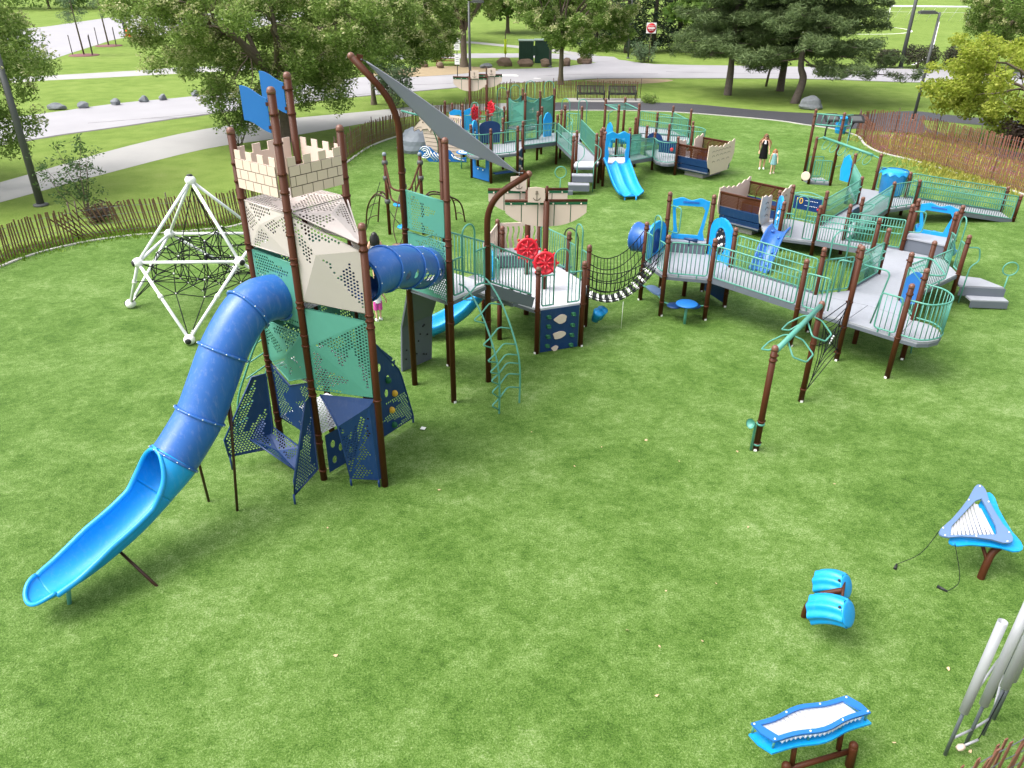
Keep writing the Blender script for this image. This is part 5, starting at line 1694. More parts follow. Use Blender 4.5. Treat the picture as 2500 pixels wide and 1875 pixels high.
# short light blue slide with hood on the far side
ms = thing('small_slide', 'small light blue wave slide behind the tall shade posts', 'slide', (-1.4, 18.7, 0))
pth = ease([V(-.55, 18.95, 1.27), V(-.85, 18.88, 1.18), V(-1.30, 18.75, .72), V(-1.70, 18.65, .45), V(-2.05, 18.55, .30), V(-2.35, 18.47, .26)], 8)
mb = MB(); pf = chute_profile(.62, .10, .20); sweep(mb, lambda u: pf, pth); mb.build('chute', 'blue_light', ms)
outl = [(0, 1.25), (.12, 1.25), (.14, 1.75), (.34, 1.95), (.66, 1.95), (.86, 1.75), (.88, 1.25), (1.0, 1.25), (.98, 1.9), (.78, 2.25), (.22, 2.25), (.02, 1.9)]
outline(ms, 'slide_hood', 'blue_light', (-.50, 18.45), (-.62, 19.45), outl, .08)
MB().tube([(-2.1, 18.53, -.02), (-2.1, 18.53, .2)], .03, 8).build('chute_foot', 'green', ms)

# ------------------------------------------------------------------ rope bridge
B1, B2, B3, B4, B6, B5 = (3.79, 21.20), (4.20, 20.03), (5.40, 19.77), (6.19, 20.73), (5.78, 21.91), (4.56, 22.19)
rb = thing('rope_bridge', 'sagging black rope bridge with pale treads between the two decks', 'rope bridge', (3.0, 19.7, 0))
ends = [((V(*P6, 0) + V(.08, .05, 0)), (V(*B2, 0) + V(-.08, -.03, 0))), ((V(*P7, 0) + V(.05, 0, 0)), (V(*B1, 0) + V(-.08, 0, 0)))]
LV = [(2.12, .40, 0.), (1.86, .44, .10), (1.60, .47, .24), (1.34, .48, .36)]
mid_a, mid_b = (ends[0][0] + ends[1][0]) / 2, (ends[0][1] + ends[1][1]) / 2
for a, b in ends:
    lines = [cord(a.lerp(mid_a, k * 1.6) + V(0, 0, z), b.lerp(mid_b, k * 1.6) + V(0, 0, z), sg, 16) for z, sg, k in LV]
    for l_ in lines: MB().tube(l_, .013, 5).build('side_rope', 'rope', rb)
    for i in range(1, 16):
        MB().tube([l_[i] for l_ in lines], .010, 5).build('net_rope', 'rope', rb)
la = cord(ends[0][0].lerp(mid_a, .62) + V(0, 0, 1.26), ends[0][1].lerp(mid_b, .62) + V(0, 0, 1.26), .48, 20)
lb = cord(ends[1][0].lerp(mid_a, .62) + V(0, 0, 1.26), ends[1][1].lerp(mid_b, .62) + V(0, 0, 1.26), .48, 20)
for l_ in (la, lb): MB().tube(l_, .014, 5).build('tread_rope', 'rope', rb)
for i in range(1, 20):
    mb = MB(); mb.beam(la[i], lb[i], .075, .035); mb.build('tread', 'white_plastic' if i % 2 else 'black', rb)
MB().tube([(2.98, 19.15, .82), (2.98, 19.15, .02)], .006, 4).build('hanging_cord', 'white_plastic', rb)

# ------------------------------------------------------------------ hexagonal west deck of the right-hand structure
hx = thing('hex_deck', 'six-sided raised deck with blue window frame, blue tube and telescope', 'play deck', (5.0, 21, 0))
ZB = 1.25
for p in (B1, B2, B3, B4): post(hx, *p, 2.4, (2.2, 1.22, .45))
for p in (B5, B6): post(hx, *p, 3.0, (2.75, 2.2, 1.22))
post(hx, 5.16, 21.55, 1.2, ())
deck(hx, [B1, B2, B3], ZB); deck(hx, [B1, B3, B4, B6, B5], ZB)
railing(hx, B2, B3, ZB, far=False); 
# entry at the bridge: two short rails and hoops
entry(hx, B1, B2, ZB)
# bubble panel
def bubble(parent, a, b, z0, mat_='blue_light'):
    d, L = dirn(a, b); w = L - .14
    pts = [(.07, z0 - .25), (.07 + w, z0 - .25), (.07 + w, z0 + .75)] + [(.07 + w / 2 + (w / 2) * math.cos(t), z0 + .75 + .48 * math.sin(t)) for t in [math.pi * k / 10 for k in range(1, 10)]] + [(.07, z0 + .75)]
    c = (.07 + w / 2, z0 + .55)
    o = outline(parent, 'bubble_panel', mat_, a, b, pts, .07, [ell(c[0], c[1], .30, .42)])
    n_ = Vector((d.y, -d.x, 0))
    cc = V(*a, c[1]) + d * c[0]
    q_ = n_.to_track_quat('Z', 'Y')
    mb = MB()
    mb.tube([cc + d * (.31 * math.cos(t)) + V(0, 0, .43 * math.sin(t)) for t in [2 * math.pi * k / 24 for k in range(24)]], .045, 6, closed=True); mb.build('rim', mat_, o)
    mb = MB(); mb.plate([cc + d * (.30 * math.cos(t)) + V(0, 0, .42 * math.sin(t)) for t in [2 * math.pi * k / 24 for k in range(24)]], .02)
    g_ = mb.build('window', 'black', o)
    for k in range(10):
        t = 2 * math.pi * k / 10
        for s_ in (1, -1): MB().ball(cc + d * (.24 * math.cos(t)) + V(0, 0, .34 * math.sin(t)) + n_ * (.02 * s_), .028, 8, 5).build('bead', 'steel_grey', o)
    for k in range(4):
        t = k * 1.57 + .4; MB().ball(cc + d * (.10 * math.cos(t)) + V(0, 0, .16 * math.sin(t)) - n_ * .02, .045, 8, 6).build('bead', 'white_plastic', o)
bubble(hx, B4, B6, ZB)
# window frame over the seat step, light blue
def window_frame(parent, a, b, z0, z1, name='window_frame'):
    d, L = dirn(a, b); x0, x1 = .10, L - .10
    top = [(x1 - (x1 - x0) * i / 14, z1 - .035 * math.cos(i / 14 * 4 * math.pi)) for i in range(15)]
    outer = [(x0 + .03, z0), (x1 - .03, z0), (x1 - .10, z0 + .25), (x1, z1 - .15)] + top + [(x0, z1 - .15), (x0 + .10, z0 + .25)]
    inner = [(x0 + .24, z0 + .13), (x0 + .17, z0 + .42), (x0 + .10, z1 - .30), (x0 + .18, z1 - .19), (x1 - .18, z1 - .19), (x1 - .10, z1 - .30), (x1 - .17, z0 + .42), (x1 - .24, z0 + .13)]
    o = outline(parent, name, 'blue_light', a, b, outer, .07, [inner])
    n_ = Vector((d.y, -d.x, 0))
    mb = MB(); mb.beam(V(*a, z1 - .08) + d * (x0 + .3) + n_ * .04, V(*a, z1 - .08) + d * (x1 - .3) + n_ * .04, .02, .05); mb.build('grip_slot', 'blue_tube', o)
    return o
window_frame(hx, B5, B6, ZB + .38, 2.82)
d_, L_ = dirn(B5, B6); nb = Vector((-d_.y, d_.x, 0))
c_ = on(B5, B6, .5, 0) - nb * -.02
MB().box((c_.x, c_.y, ZB + .16), (L_ - .16, .40, .32), rz=math.atan2(d_.y, d_.x)).build('seat_step', 'deck_edge', hx)
MB().box((c_.x, c_.y, ZB + .34), (L_ - .12, .46, .04), rz=math.atan2(d_.y, d_.x)).build('seat_top', 'deck', hx)
MB().tube(rounded([on(B5, B6, .05, 2.62) - nb * .06, on(B5, B6, .30, 2.62) - nb * .28, on(B5, B6, .30, 1.85) - nb * .28, on(B5, B6, .05, 1.85) - nb * .06], .12, 4), .02, 7).build('grab_bar', 'green', hx)
# tube spyhole slide entry on the left side
d_, L_ = dirn(B5, B1); n_ = Vector((d_.y, -d_.x, 0))
pts = [(.07, ZB - .1), (L_ - .07, ZB - .1), (L_ - .07, ZB + .55)] + [(L_ / 2 + (L_ / 2 - .07) * math.cos(t), ZB + .60 + .42 * math.sin(t)) for t in [math.pi * k / 10 for k in range(1, 10)]] + [(.07, ZB + .55)]
outline(hx, 'tube_entry_panel', 'blue_light', B5, B1, pts, .07, [ell(L_ / 2, ZB + .42, .30, .40)])
cc = on(B5, B1, .5, ZB + .42); outv = V(cc.x - 5.0, cc.y - 21.0, 0).normalized()
m3 = outv.to_track_quat('Z', 'Y')
mb = MB(); mb.lathe([(.36, 0), (.40, .25), (.42, .62), (.44, .64), (.44, .68), (.40, .68), (.385, .62), (.36, .25), (.33, 0)], cc, 32, axis=outv)
tb = mb.build('tube', 'blue_tube', hx)
mb = MB()
for k in range(14):
    t = 2 * math.pi * k / 14; mb.ball(cc + outv * .69 + (m3 @ V(math.cos(t), math.sin(t), 0)) * .425, .014, 6, 4)
mb.build('bolts', 'white_plastic', tb, kind='stuff')
# telescope on the front rail
tp = on(B2, B3, .45, ZB + 1.0)
mb = MB(); mb.tube([tp - V(0, 0, .12), tp + V(0, 0, .05)], .02, 8); mb.tube([tp + V(-.14, .06, .07), tp + V(.05, -.02, .06), tp + V(.2, -.08, .05)], 1, 10, rs=[.03, .045, .06]); mb.build('telescope', 'navy', hx)
# navy panel under the deck on the far-right side
outline(hx, 'lower_panel', 'navy', B4, B6, [(.09, .12), (1.12, .12), (1.12, 1.15), (.09, 1.15)], .03)
# round stool table between the front legs, and a slate seat by the bridge
st = thing('stool_table', 'round navy table with two seat pods on a green stalk under the hex deck', 'table', (4.78, 19.5, 0))
cx_, cy_ = 4.78, 19.48
MB().tube([(cx_, cy_, -.02), (cx_, cy_, .62)], .04, 10).build('stalk', 'green', st)
MB().lathe([(.001, .60), (.28, .60), (.30, .62), (.30, .64), (.28, .655), (.001, .655)], (cx_, cy_, 0), 28).build('table_top', 'blue_flag', st)
for s_ in (-.26, .26): MB().lathe([(.001, .42), (.20, .42), (.22, .44), (.20, .46), (.001, .46)], (cx_ + s_, cy_ + .32, 0), 20).build('seat_pod', 'navy', st)
MB().tube([(*B2, .46), (cx_ - .2, cy_ + .38, .40), (cx_ + .2, cy_ + .36, .40), (*B3, .46)], .022, 7).build('cross_bar', 'green', st)
se = thing('slate_seat', 'slate grey oblong seat plate under the rope bridge end', 'seat', (4.02, 20.6, 0))
mb = MB(); a_, b_ = V(*B1, .55), V(*B2, .55); dd = (b_ - a_).normalized(); nn_ = Vector((dd.y, -dd.x, 0))
c_ = (a_ + b_) / 2 + nn_ * -.12
mb.plate([c_ + dd * (.38 * math.copysign(abs(math.cos(t)) ** .6, math.cos(t))) + nn_ * (.17 * math.copysign(abs(math.sin(t)) ** .7, math.sin(t))) for t in [2 * math.pi * k / 20 for k in range(20)]], .035); mb.build('seat', 'slate_blue', se)
MB().tube([a_ - V(0, 0, .05), c_ - V(0, 0, .03), b_ - V(0, 0, .05)], .022, 7).build('bracket', 'green', se)

# ------------------------------------------------------------------ first ramp and hub deck
B7, B8, B9, B10, B11, B12 = (7.29, 18.13), (8.05, 19.04), (8.21, 17.32), (9.10, 16.40), (9.92, 17.42), (10.14, 18.68)
B9b, B18, B13 = (9.10, 19.35), (10.55, 20.95), (11.22, 19.70)
rp1 = thing('ramp_bridge', 'railed grey ramp from the hex deck to the wide hub deck', 'ramp', (6.7, 19.4, 0))
ramp(rp1, B3, B4, B7, B8, ZB, 1.12)
railing(rp1, B3, B7, ZB, 1.12, hand=1); railing(rp1, B4, B8, ZB, 1.12, hand=-1)
ZH = 1.12
hub = thing('hub_deck', 'wide grey hub deck with a rounded railed end nearest the camera', 'play deck', (8.9, 17.9, 0))
for p, tp in ((B7, 2.42), (B8, 2.42), (B9, 3.04), (B10, 2.46), (B11, 2.46), (B12, 2.43)): post(hub, *p, tp, (2.2, 1.1) if tp < 3 else (2.75, 1.62, .95, .25))
post(hub, *B9b, 2.4, (2.2, 1.1)); post(hub, 9.05, 18.31, 1.1, ())
bay = [B10] + [(9.55 + .72 * math.cos(t), 16.83 + .72 * math.sin(t)) for t in (-1.75, -1.35, -.9, -.4, .05, .45)] + [B11]
deck(hub, [B7, B9, (9.15, 18.3), B8], ZH); deck(hub, [B9, B10, B11, (9.15, 18.3)], ZH); deck(hub, [B8, (9.15, 18.3), B11, B12, B9b], ZH)
deck(hub, bay, ZH)
railing(hub, B7, (7.85, 17.62), ZH); railing(hub, (8.62, 16.9), B10, ZH)
rail_curve(hub, bay, ZH)
railing(hub, B8, B9b, ZH); railing(hub, B11, B12, ZH)
handloop(hub, (8.22, 19.05), (8.72, 19.2), ZH, 2.85)
MB().tube(rounded([(8.3, 17.25, 2.6), (8.75, 16.8, 2.6), (8.62, 16.9, 1.25)], .15, 4), .02, 7).build('grab_bar', 'green', hub)
MB().tube(rounded([(8.12, 17.4, 2.6), (7.85, 17.62, 2.6), (7.85, 17.62, 1.25)], .12, 4), .02, 7).build('grab_bar', 'green', hub)
# arched navy number panel between the back posts of the bay
d_, L_ = dirn(B11, B12); pts = [(.07, 1.5), (L_ - .07, 1.05), (L_ - .07, 1.75)] + [(L_ - .07 - (L_ - .14) * k / 8, 1.75 + .45 * k / 8 + .16 * math.sin(math.pi * k / 8)) for k in range(1, 8)] + [(.07, 2.2)]
pn = outline(hub, 'number_panel', 'blue_flag', B11, B12, pts, .03)
n_ = Vector((d_.y, -d_.x, 0)) * -1
for k, ch in enumerate('7123'):
    p = V(*B11, 1.95 - .12 * k) + d_ * (.25 + .25 * k) - n_ * .022
    text(pn, ch, p, .22, 'navy', (R(90), 0, math.atan2(d_.y, d_.x)), 'numeral')
MB().tube(rounded([V(*B11, 2.3), V(*B11, 2.3) + V(.45, -.1, 0), V(*B12, 2.3) + V(.5, -.1, 0), V(*B12, 2.3)], .35, 6), .022, 7).build('hoop_rail', 'green', hub)
mb = MB(); mb.tube([(10.3, 17.75, 0), (10.15, 17.75, 1.1)], .02, 6); mb.tube([(10.45, 18.5, 0), (10.25, 18.5, 1.1)], .02, 6)
for k in range(4): mb.tube([(10.3 - .035 * k, 17.75, .2 + .25 * k), (10.45 - .045 * k, 18.5, .2 + .25 * k)], .018, 6)
mb.build('rung_ladder', 'green', hub)

# overhead loop bar and corner net, with talk tube on the outer post
Q1, Q2 = (5.04, 13.21), (6.63, 15.23)
ov = thing('overhead_loops', 'slanting green overhead bar with loop grips on two brown posts', 'climber', (5.8, 14.2, 0))
post(ov, *Q1, 2.42, (2.2, 2.1, .72, .2)); post(ov, *Q2, 2.5, (2.1, 1.5, .35))
a_, b_ = V(*Q1, 2.27), V(*Q2, 2.42); dd = (b_ - a_).normalized()
a_ += dd * .10; b_ -= dd * .08
MB().tube([a_, b_], .055, 10).build('bar', 'green', ov)
sidev = Vector((dd.y, -dd.x, 0)).normalized()
for k, t in enumerate((.28, .72)):
    c_ = a_.lerp(b_, t)
    for s_ in (1, -1):
        pts = [c_ - dd * .12, c_ - dd * .34 + sidev * .24 * s_ - V(0, 0, .22), c_ - dd * .16 + sidev * .46 * s_ - V(0, 0, .34), c_ + dd * .22 + sidev * .46 * s_ - V(0, 0, .34), c_ + dd * .26 + sidev * .2 * s_ - V(0, 0, .12), c_ + dd * .12]
        MB().tube(rounded(pts, .05, 3), .018, 6).build('loop_grip', 'green', ov)
tt = thing('talk_tube', 'green talk tube horn clamped low on the outer brown post', 'talk tube', (*Q1, 0))
MB().tube([V(*Q1, .05) + V(-.11, -.03, 0), V(*Q1, .62) + V(-.11, -.03, 0), V(*Q1, .72) + V(-.16, -.06, 0)], .028, 8).build('pipe', 'green', tt)
MB().lathe([(.03, 0), (.045, .06), (.10, .13), (.105, .135), (.09, .12), (.03, .05)], V(*Q1, .70) + V(-.14, -.05, 0), 18, axis=(-.8, -.5, .25)).build('horn', 'green', tt)
mb = MB()
for z in (.18, .66): mb.lathe([(PR, z - .02), (PR + .02, z - .02), (PR + .02, z + .02), (PR, z + .02)], (*Q1, 0), 14)
mb.build('clamp', 'green', tt)
cn = thing('climbing_net', 'black spider net strung between two brown posts beside the hub deck', 'net', (7.4, 16.2, 0))
lo_a, hi_a, mid_a = V(*Q2, .35), V(*Q2, 2.05), V(*Q2, 1.45)
lo_b, hi_b, mid_b = V(*B9, .30), V(*B9, 1.68), V(*B9, 1.0)
lo_a.x += .08; hi_a.x += .08; mid_a.x += .08
ctr = (lo_a + hi_a + lo_b + hi_b) / 4
cor = [lo_a, mid_a, hi_a, hi_b, mid_b, lo_b]
mb = MB()
for c in cor: mb.tube(cord(c, ctr, .03, 6), .011, 5)
mb.build('spoke_rope', 'rope', cn)
for r_ in (.3, .55, .8):
    ring = [ctr.lerp(c, r_) for c in cor]
    pts = []
    for i in range(6):
        pts += [ring[i], ring[i].lerp(ring[(i + 1) % 6], .5).lerp(ctr, .14)]
    MB().tube(pts, .010, 5, closed=True).build('ring_rope', 'rope', cn)
    for p in ring: MB().ball(p, .022, 6, 5).build('knot', 'rope', cn)
MB().tube(cord(lo_a, lo_b, .0, 4), .011, 5).build('edge_rope', 'rope', cn); MB().tube(cord(hi_a, hi_b, .0, 4), .011, 5).build('edge_rope', 'rope', cn)
for k in range(4): MB().ball(ctr + V(.02 * k, 0, .06 * k - .09), .028, 8, 6).build('ferrule', 'alu', cn)

# ------------------------------------------------------------------ second ramp and east deck with slide and steps
B14, B15a, B15b, B16, B17, B19 = (12.96, 21.11), (13.15, 22.39), (13.72, 23.12), (12.22, 23.19), (12.70, 23.83), (11.20, 22.95)
ed = thing('east_deck', 'upper right deck reached by a sloping ramp, with a light blue slide hood', 'play deck', (12, 21.6, 0))
ZE = .95
ramp(ed, B9b, B12, B18, B13, ZH, 1.0)
railing(ed, B9b, B18, ZH, 1.0, hand=-1); railing(ed, B12, B13, ZH, 1.0, hand=1)
for p, tp in ((B18, 2.35), (B13, 2.4), (B14, 2.12), (B19, 2.05)): post(ed, *p, tp, (1.9, .95))
for p in (B15a, B15b, B16, B17): post(ed, *p, 2.42, (2.2, 1.3, .9))
deck(ed, [B18, B13, B14, B15a, B16, B19], ZE)
railing(ed, B13, (12.35, 20.6), ZE); entry(ed, B14, B15a, ZE)
d_, L_ = dirn(B16, B15a)
c_ = (V(*B16, 0) + V(*B15a, 0) + V(*B15b, 0) + V(*B17, 0)) / 4
MB().box((c_.x, c_.y, ZE + .18), (L_ - .05, .80, .40), rz=math.atan2(d_.y, d_.x)).build('seat_step', 'deck_edge', ed)
MB().box((c_.x, c_.y, ZE + .40), (L_, .86, .04), rz=math.atan2(d_.y, d_.x)).build('seat_top', 'deck', ed)
window_frame(ed, B17, B15b, ZE + .40, 2.30, 'slide_hood')
MB().tube(rounded([V(*B16, 2.2), V(*B16, 2.2) + V(.42, -.12, 0), V(*B16, 1.55) + V(.42, -.12, 0), V(*B16, 1.55)], .12, 4), .02, 7).build('grab_bar', 'green', ed)
es = thing('far_slide', 'light blue slide dropping away behind the upper right deck', 'slide', (13.9, 24.3, 0))
e0 = on(B17, B15b, .5, 1.38); dn = Vector((.62, .78, 0)).normalized()
pth = ease([e0, e0 + dn * .35 - V(0, 0, .06), e0 + dn * 1.0 - V(0, 0, .62), e0 + dn * 1.6 - V(0, 0, 1.0), e0 + dn * 2.0 - V(0, 0, 1.12)], 8)
mb = MB(); pf = chute_profile(1.0, .08, .20, 2); sweep(mb, lambda u: pf, pth); mb.build('chute', 'blue_light', es)
# grey steps with a green ring
sp_s = thing('transfer_steps', 'grey triangular transfer steps with a green ring handle', 'steps', (13.9, 21.1, 0))
MB().plate([V(13.10, 21.15, .56), V(14.35, 21.0, .56), V(14.05, 21.75, .56), V(13.35, 22.0, .56)], .05).build('upper_tread', 'deck', sp_s)
mb = MB(); mb.beam((13.12, 21.10, .42), (14.38, 20.95, .42), .03, .26); mb.build('riser', 'deck_edge', sp_s)
MB().box((13.85, 20.85, .28), (1.05, .36, .05), rz=-.08).build('lower_tread', 'deck', sp_s)
mb = MB(); mb.box((13.85, 20.68, .17), (1.05, .03, .2), rz=-.08); mb.build('riser', 'deck_edge', sp_s)
for x, y in ((13.42, 20.75), (14.3, 20.7)): MB().tube([(x, y, -.02), (x, y, .25)], .022, 6).build('foot', 'green', sp_s)
rc_ = V(14.42, 21.1, 1.12)
mb = MB(); mb.tube([rc_ + V(.20 * math.cos(t), -.03 * math.cos(t), .20 * math.sin(t)) for t in [2 * math.pi * k / 24 for k in range(24)]], .020, 7, closed=True); mb.tube([rc_ - V(0, 0, .2), (14.38, 21.05, .3)], .02, 7); mb.build('ring_handle', 'green', sp_s)
MB().tube(rounded([V(*B14, 1.75), V(13.35, 21.1, 1.75), V(13.45, 21.1, 1.35), V(13.2, 21.05, 1.2), V(13.15, 21.0, .1)], .12, 4), .02, 7).build('handrail', 'green', sp_s)

# ------------------------------------------------------------------ low round deck, ramps and outer platform
B20, B21, B22, B23, B24, B25, B26 = (10.25, 25.25), (11.15, 27.15), (10.21, 27.95), (9.18, 25.71), (9.47, 27.16), (11.32, 25.43), (12.11, 26.37)
B27, B28, B29, B30, B31, B32 = (14.1, 28.45), (13.2, 29.2), (15.5, 30.2), (15.3, 29.0), (14.7, 31.3), (13.9, 31.8)
rd = thing('round_deck', 'low round-ended grey deck beside the nearer rocking boat', 'play deck', (10.6, 26.5, 0))
ZR = .52
for p in (B20, B21, B22, B23, B24, B25, B26): post(rd, *p, 1.78, (1.5, .5))
arc = [B22, (9.75, 27.85), (9.5, 27.6), B24]
deck(rd, [B23, B20, B25, B26, B21, B22, (9.8, 27.85), B24], ZR)
railing(rd, B22, B21, ZR); entry(rd, B23, B20, ZR)
pn = outline(rd, 'number_panel', 'navy', B22, B21, [(.10, .95), (1.12, .95), (1.12, 1.42), (.10, 1.42)], .03)
d_, L_ = dirn(B22, B21); n_ = Vector((d_.y, -d_.x, 0))
text(pn, '10', V(*B22, 1.25) + d_ * .30 + n_ * .022, .30, 'yellow', (R(90), 0, math.atan2(d_.y, d_.x)), 'numeral')
for r_ in range(2):
    for k in range(8): MB().ball(V(*B22, 1.30 - .18 * r_) + d_ * (.55 + .06 * k) + n_ * .02, .016, 6, 5).build('bead', 'white_plastic', pn)
MB().ball(V(*B22, 1.05) + d_ * 1.03 + n_ * .02, .045, 8, 6).build('knob', 'red', pn)
MB().tube(ease([V(*B22, 1.48), on(B22, B21, .5, 1.60), V(*B21, 1.48)], 8), .02, 7).build('top_rail', 'green', rd)
bubble(rd, B23, B24, ZR)
lr = thing('low_ramp', 'railed ramp linking the round deck and the upper right deck', 'ramp', (11.2, 24.3, 0))
ramp(lr, B20, B25, B19, B16, ZR, ZE)
railing(lr, B20, B19, ZR, ZE, hand=1); railing(lr, B25, B16, ZR, ZE, hand=-1)
mr = thing('middle_ramp', 'steep-looking railed ramp rising away from the round deck', 'ramp', (12.6, 27.8, 0))
ramp(mr, B21, B26, B28, B27, ZR, .75)
railing(mr, B21, B28, ZR, .75, hand=-1, sep=.1); railing(mr, B26, B27, ZR, .75, hand=1, sep=.1)
# navy half-moon table hoop
MB().tube(rounded([V(*B26, 1.5), V(*B26, 1.5) + V(.5, .1, 0), V(12.2, 25.7, 1.5), V(11.6, 25.3, 1.5)], .25, 5), .02, 7).build('hoop_rail', 'green', mr)
outline(mr, 'map_panel', 'navy', B25, B26, [(.1, 1.0), (1.1, 1.0), (1.1, 1.35), (.9, 1.5), (.3, 1.5), (.1, 1.35)], .03)
op = thing('outer_platform', 'far right grey platform with a big light blue scalloped drum', 'play deck', (14.6, 30, 0))
for p, tp in ((B27, 1.8), (B28, 1.8), (B29, 1.75), (B30, 1.75), (B31, 2.2), (B32, 2.1)): post(op, *p, tp, (1.5, .75))
deck(op, [B28, B27, B30, B29, B31, B32], .75)
railing(op, B27, B30, .75); railing(op, B29, B31, .75); railing(op, B28, B32, .75)
dm = MB().lathe([(.001, 0), (.42, 0), (.46, .75), (.50, .80), (.46, .86), (.30, .93), (.001, .95)], (15.05, 30.55, .80), 32)
dr = dm.build('drum_shell', 'blue_light', op)
mb = MB()
pts = []
for k in range(44):
    t = 2 * math.pi * k / 44; r_ = .545 + .035 * math.cos(11 * t)
    pts.append((15.05 + r_ * math.cos(t), 30.55 + r_ * math.sin(t), 1.62 - .05 * math.cos(11 * t)))
mb.add(pts + [(15.05 + .5 * math.cos(2 * math.pi * k / 44), 30.55 + .5 * math.sin(2 * math.pi * k / 44), 1.72) for k in range(44)],
       [(k, (k + 1) % 44, 44 + (k + 1) % 44, 44 + k) for k in range(44)], True)
mb.build('scalloped_rim', 'blue_light', dr)
bp = outline(op, 'swirl_panel', 'blue_light', B32, (13.75, 32.6), [(.1, .9), (.7, .85), (.8, 1.3), (.7, 1.75), (.45, 1.95), (.2, 1.75), (.05, 1.3)], .06)
orp = thing('outer_ramp', 'long railed ramp running down to the turf at the far right', 'ramp', (17.5, 29.8, 0))
B33, B34 = (19.78, 30.66), (19.57, 29.42)
ramp(orp, B30, B29, B34, B33, .75, .06)
post(orp, *B33, 1.10, (.9, .2)); post(orp, *B34, 1.10, (.9, .2))
for a, b, h_ in ((B30, B34, 1), (B29, B33, -1)): railing(orp, a, b, .75, .06, hand=h_, sep=.10, far=False)

# small overhead-ladder platform at the back right
B35, B36, B37 = (13.44, 35.05), (13.39, 35.65), (14.33, 34.78)
sm = thing('loop_platform', 'small low platform with tall posts, ladder truss and hanging loops by the kerb', 'play deck', (13.9, 35.2, 0))
post(sm, *B35, 2.12, (1.6, .2)); post(sm, *B36, 3.2, (2.9, 2.5, 1.2)); post(sm, *B37, 3.2, (2.9, 2.5, 1.2, .2)); B38 = (14.28, 35.75); 
deck(sm, [B35, B37, B38, B36], .16)
railing(sm, B35, B37, .16, far=True); railing(sm, B36, B38, .16, far=True); railing(sm, B36, B35, .16, far=True) if False else None
mb = MB()
for z in (3.0, 2.55): mb.tube([V(*B36, z), V(*B37, z + .05), V(*B37, z + .05) + V(.5, .3, 0)], .03, 7)
for k in range(5):
    t = .1 + .2 * k; mb.tube([on(B36, B37, t, 3.0), on(B36, B37, t - .05, 2.55)], .018, 6)
mb.build('ladder_truss', 'green', sm)
MB().tube([V(*B37, 2.9) + V(.5, .3, 0), V(*B37, .9) + V(.5, .3, 0), V(*B37, .8) + V(.1, .2, 0)], .02, 6).build('slide_pole', 'green', sm)
MB().lathe([(.001, -.03), (.18, -.03), (.20, 0), (.18, .03), (.001, .03)], (13.2, 34.9, .42), 22, axis=(-.5, -1, .1), smooth=False).build('turning_disc', 'tan', sm)
a_, b_ = V(13.62, 34.8, 2.14), V(14.62, 31.9, 2.02)
MB().tube([a_, b_], .055, 10).build('loop_beam', 'green', sm)
MB().tube([V(*B35, 2.0), a_], .025, 7).build('beam_tie', 'green', sm); MB().tube([b_, V(*B31, 2.0)], .025, 7).build('beam_tie', 'green', sm)
for k in range(6):
    c_ = a_.lerp(b_, .08 + .168 * k) - V(0, 0, .26)
    dd = (b_ - a_).normalized()
    MB().tube([c_ + dd * (.17 * math.cos(t)) + V(.10 * math.sin(t), 0, .20 * math.sin(t)) for t in [2 * math.pi * j / 16 for j in range(16)]], .016, 6, closed=True).build('hanging_loop', 'green', sm)
# blue climbing ripple and swirling dark-blue slide in the middle court
ws = thing('wave_climber', 'dark blue rippled climbing chute below the round deck', 'climber', (8.2, 23.6, 0))
pth = ease([V(9.05, 25.0, .70), V(8.75, 24.5, .72), V(8.35, 23.95, .35), V(7.95, 23.4, .12), V(7.65, 22.9, .05)], 8)
pth = ease([V(8.95, 25.0, 1.02), V(8.7, 24.65, .96), V(8.42, 24.25, .62), V(8.22, 23.95, .28), V(8.0, 23.6, .03)], 8)
mb = MB(); pf = chute_profile(.55, .06, .16); sweep(mb, lambda u: pf, pth); o = mb.build('chute', 'blue_tube', ws)
for k in range(7):
    p, s_, u_ = path_frames(pth)[6 + k * 4]
    MB().ball(p + s_ * (.15 * (-1) ** k) + u_ * .02, .07, 8, 6, (1, 1, .6)).build('grip', 'blue_tube', o)
sd2 = thing('spinner_seat', 'light blue round seat disc on the turf between the ramps', 'seat', (6.9, 22.2, 0))
MB().lathe([(.001, .10), (.30, .10), (.33, .13), (.30, .17), (.001, .15)], (6.9, 22.2, 0), 22).build('disc', 'blue_light', sd2)
MB().tube([(6.9, 22.2, -.02), (6.9, 22.2, .11)], .06, 10).build('stem', 'green', sd2)
sd3 = thing('spinner_seat', 'light blue seat disc seen below the hub deck rails', 'seat', (9.0, 20.3, 0))
MB().lathe([(.001, .10), (.30, .10), (.33, .13), (.30, .17), (.001, .15)], (8.9, 20.6, 0), 22).build('disc', 'blue_light', sd3)
MB().tube([(8.9, 20.6, -.02), (8.9, 20.6, .11)], .06, 10).build('stem', 'green', sd3)

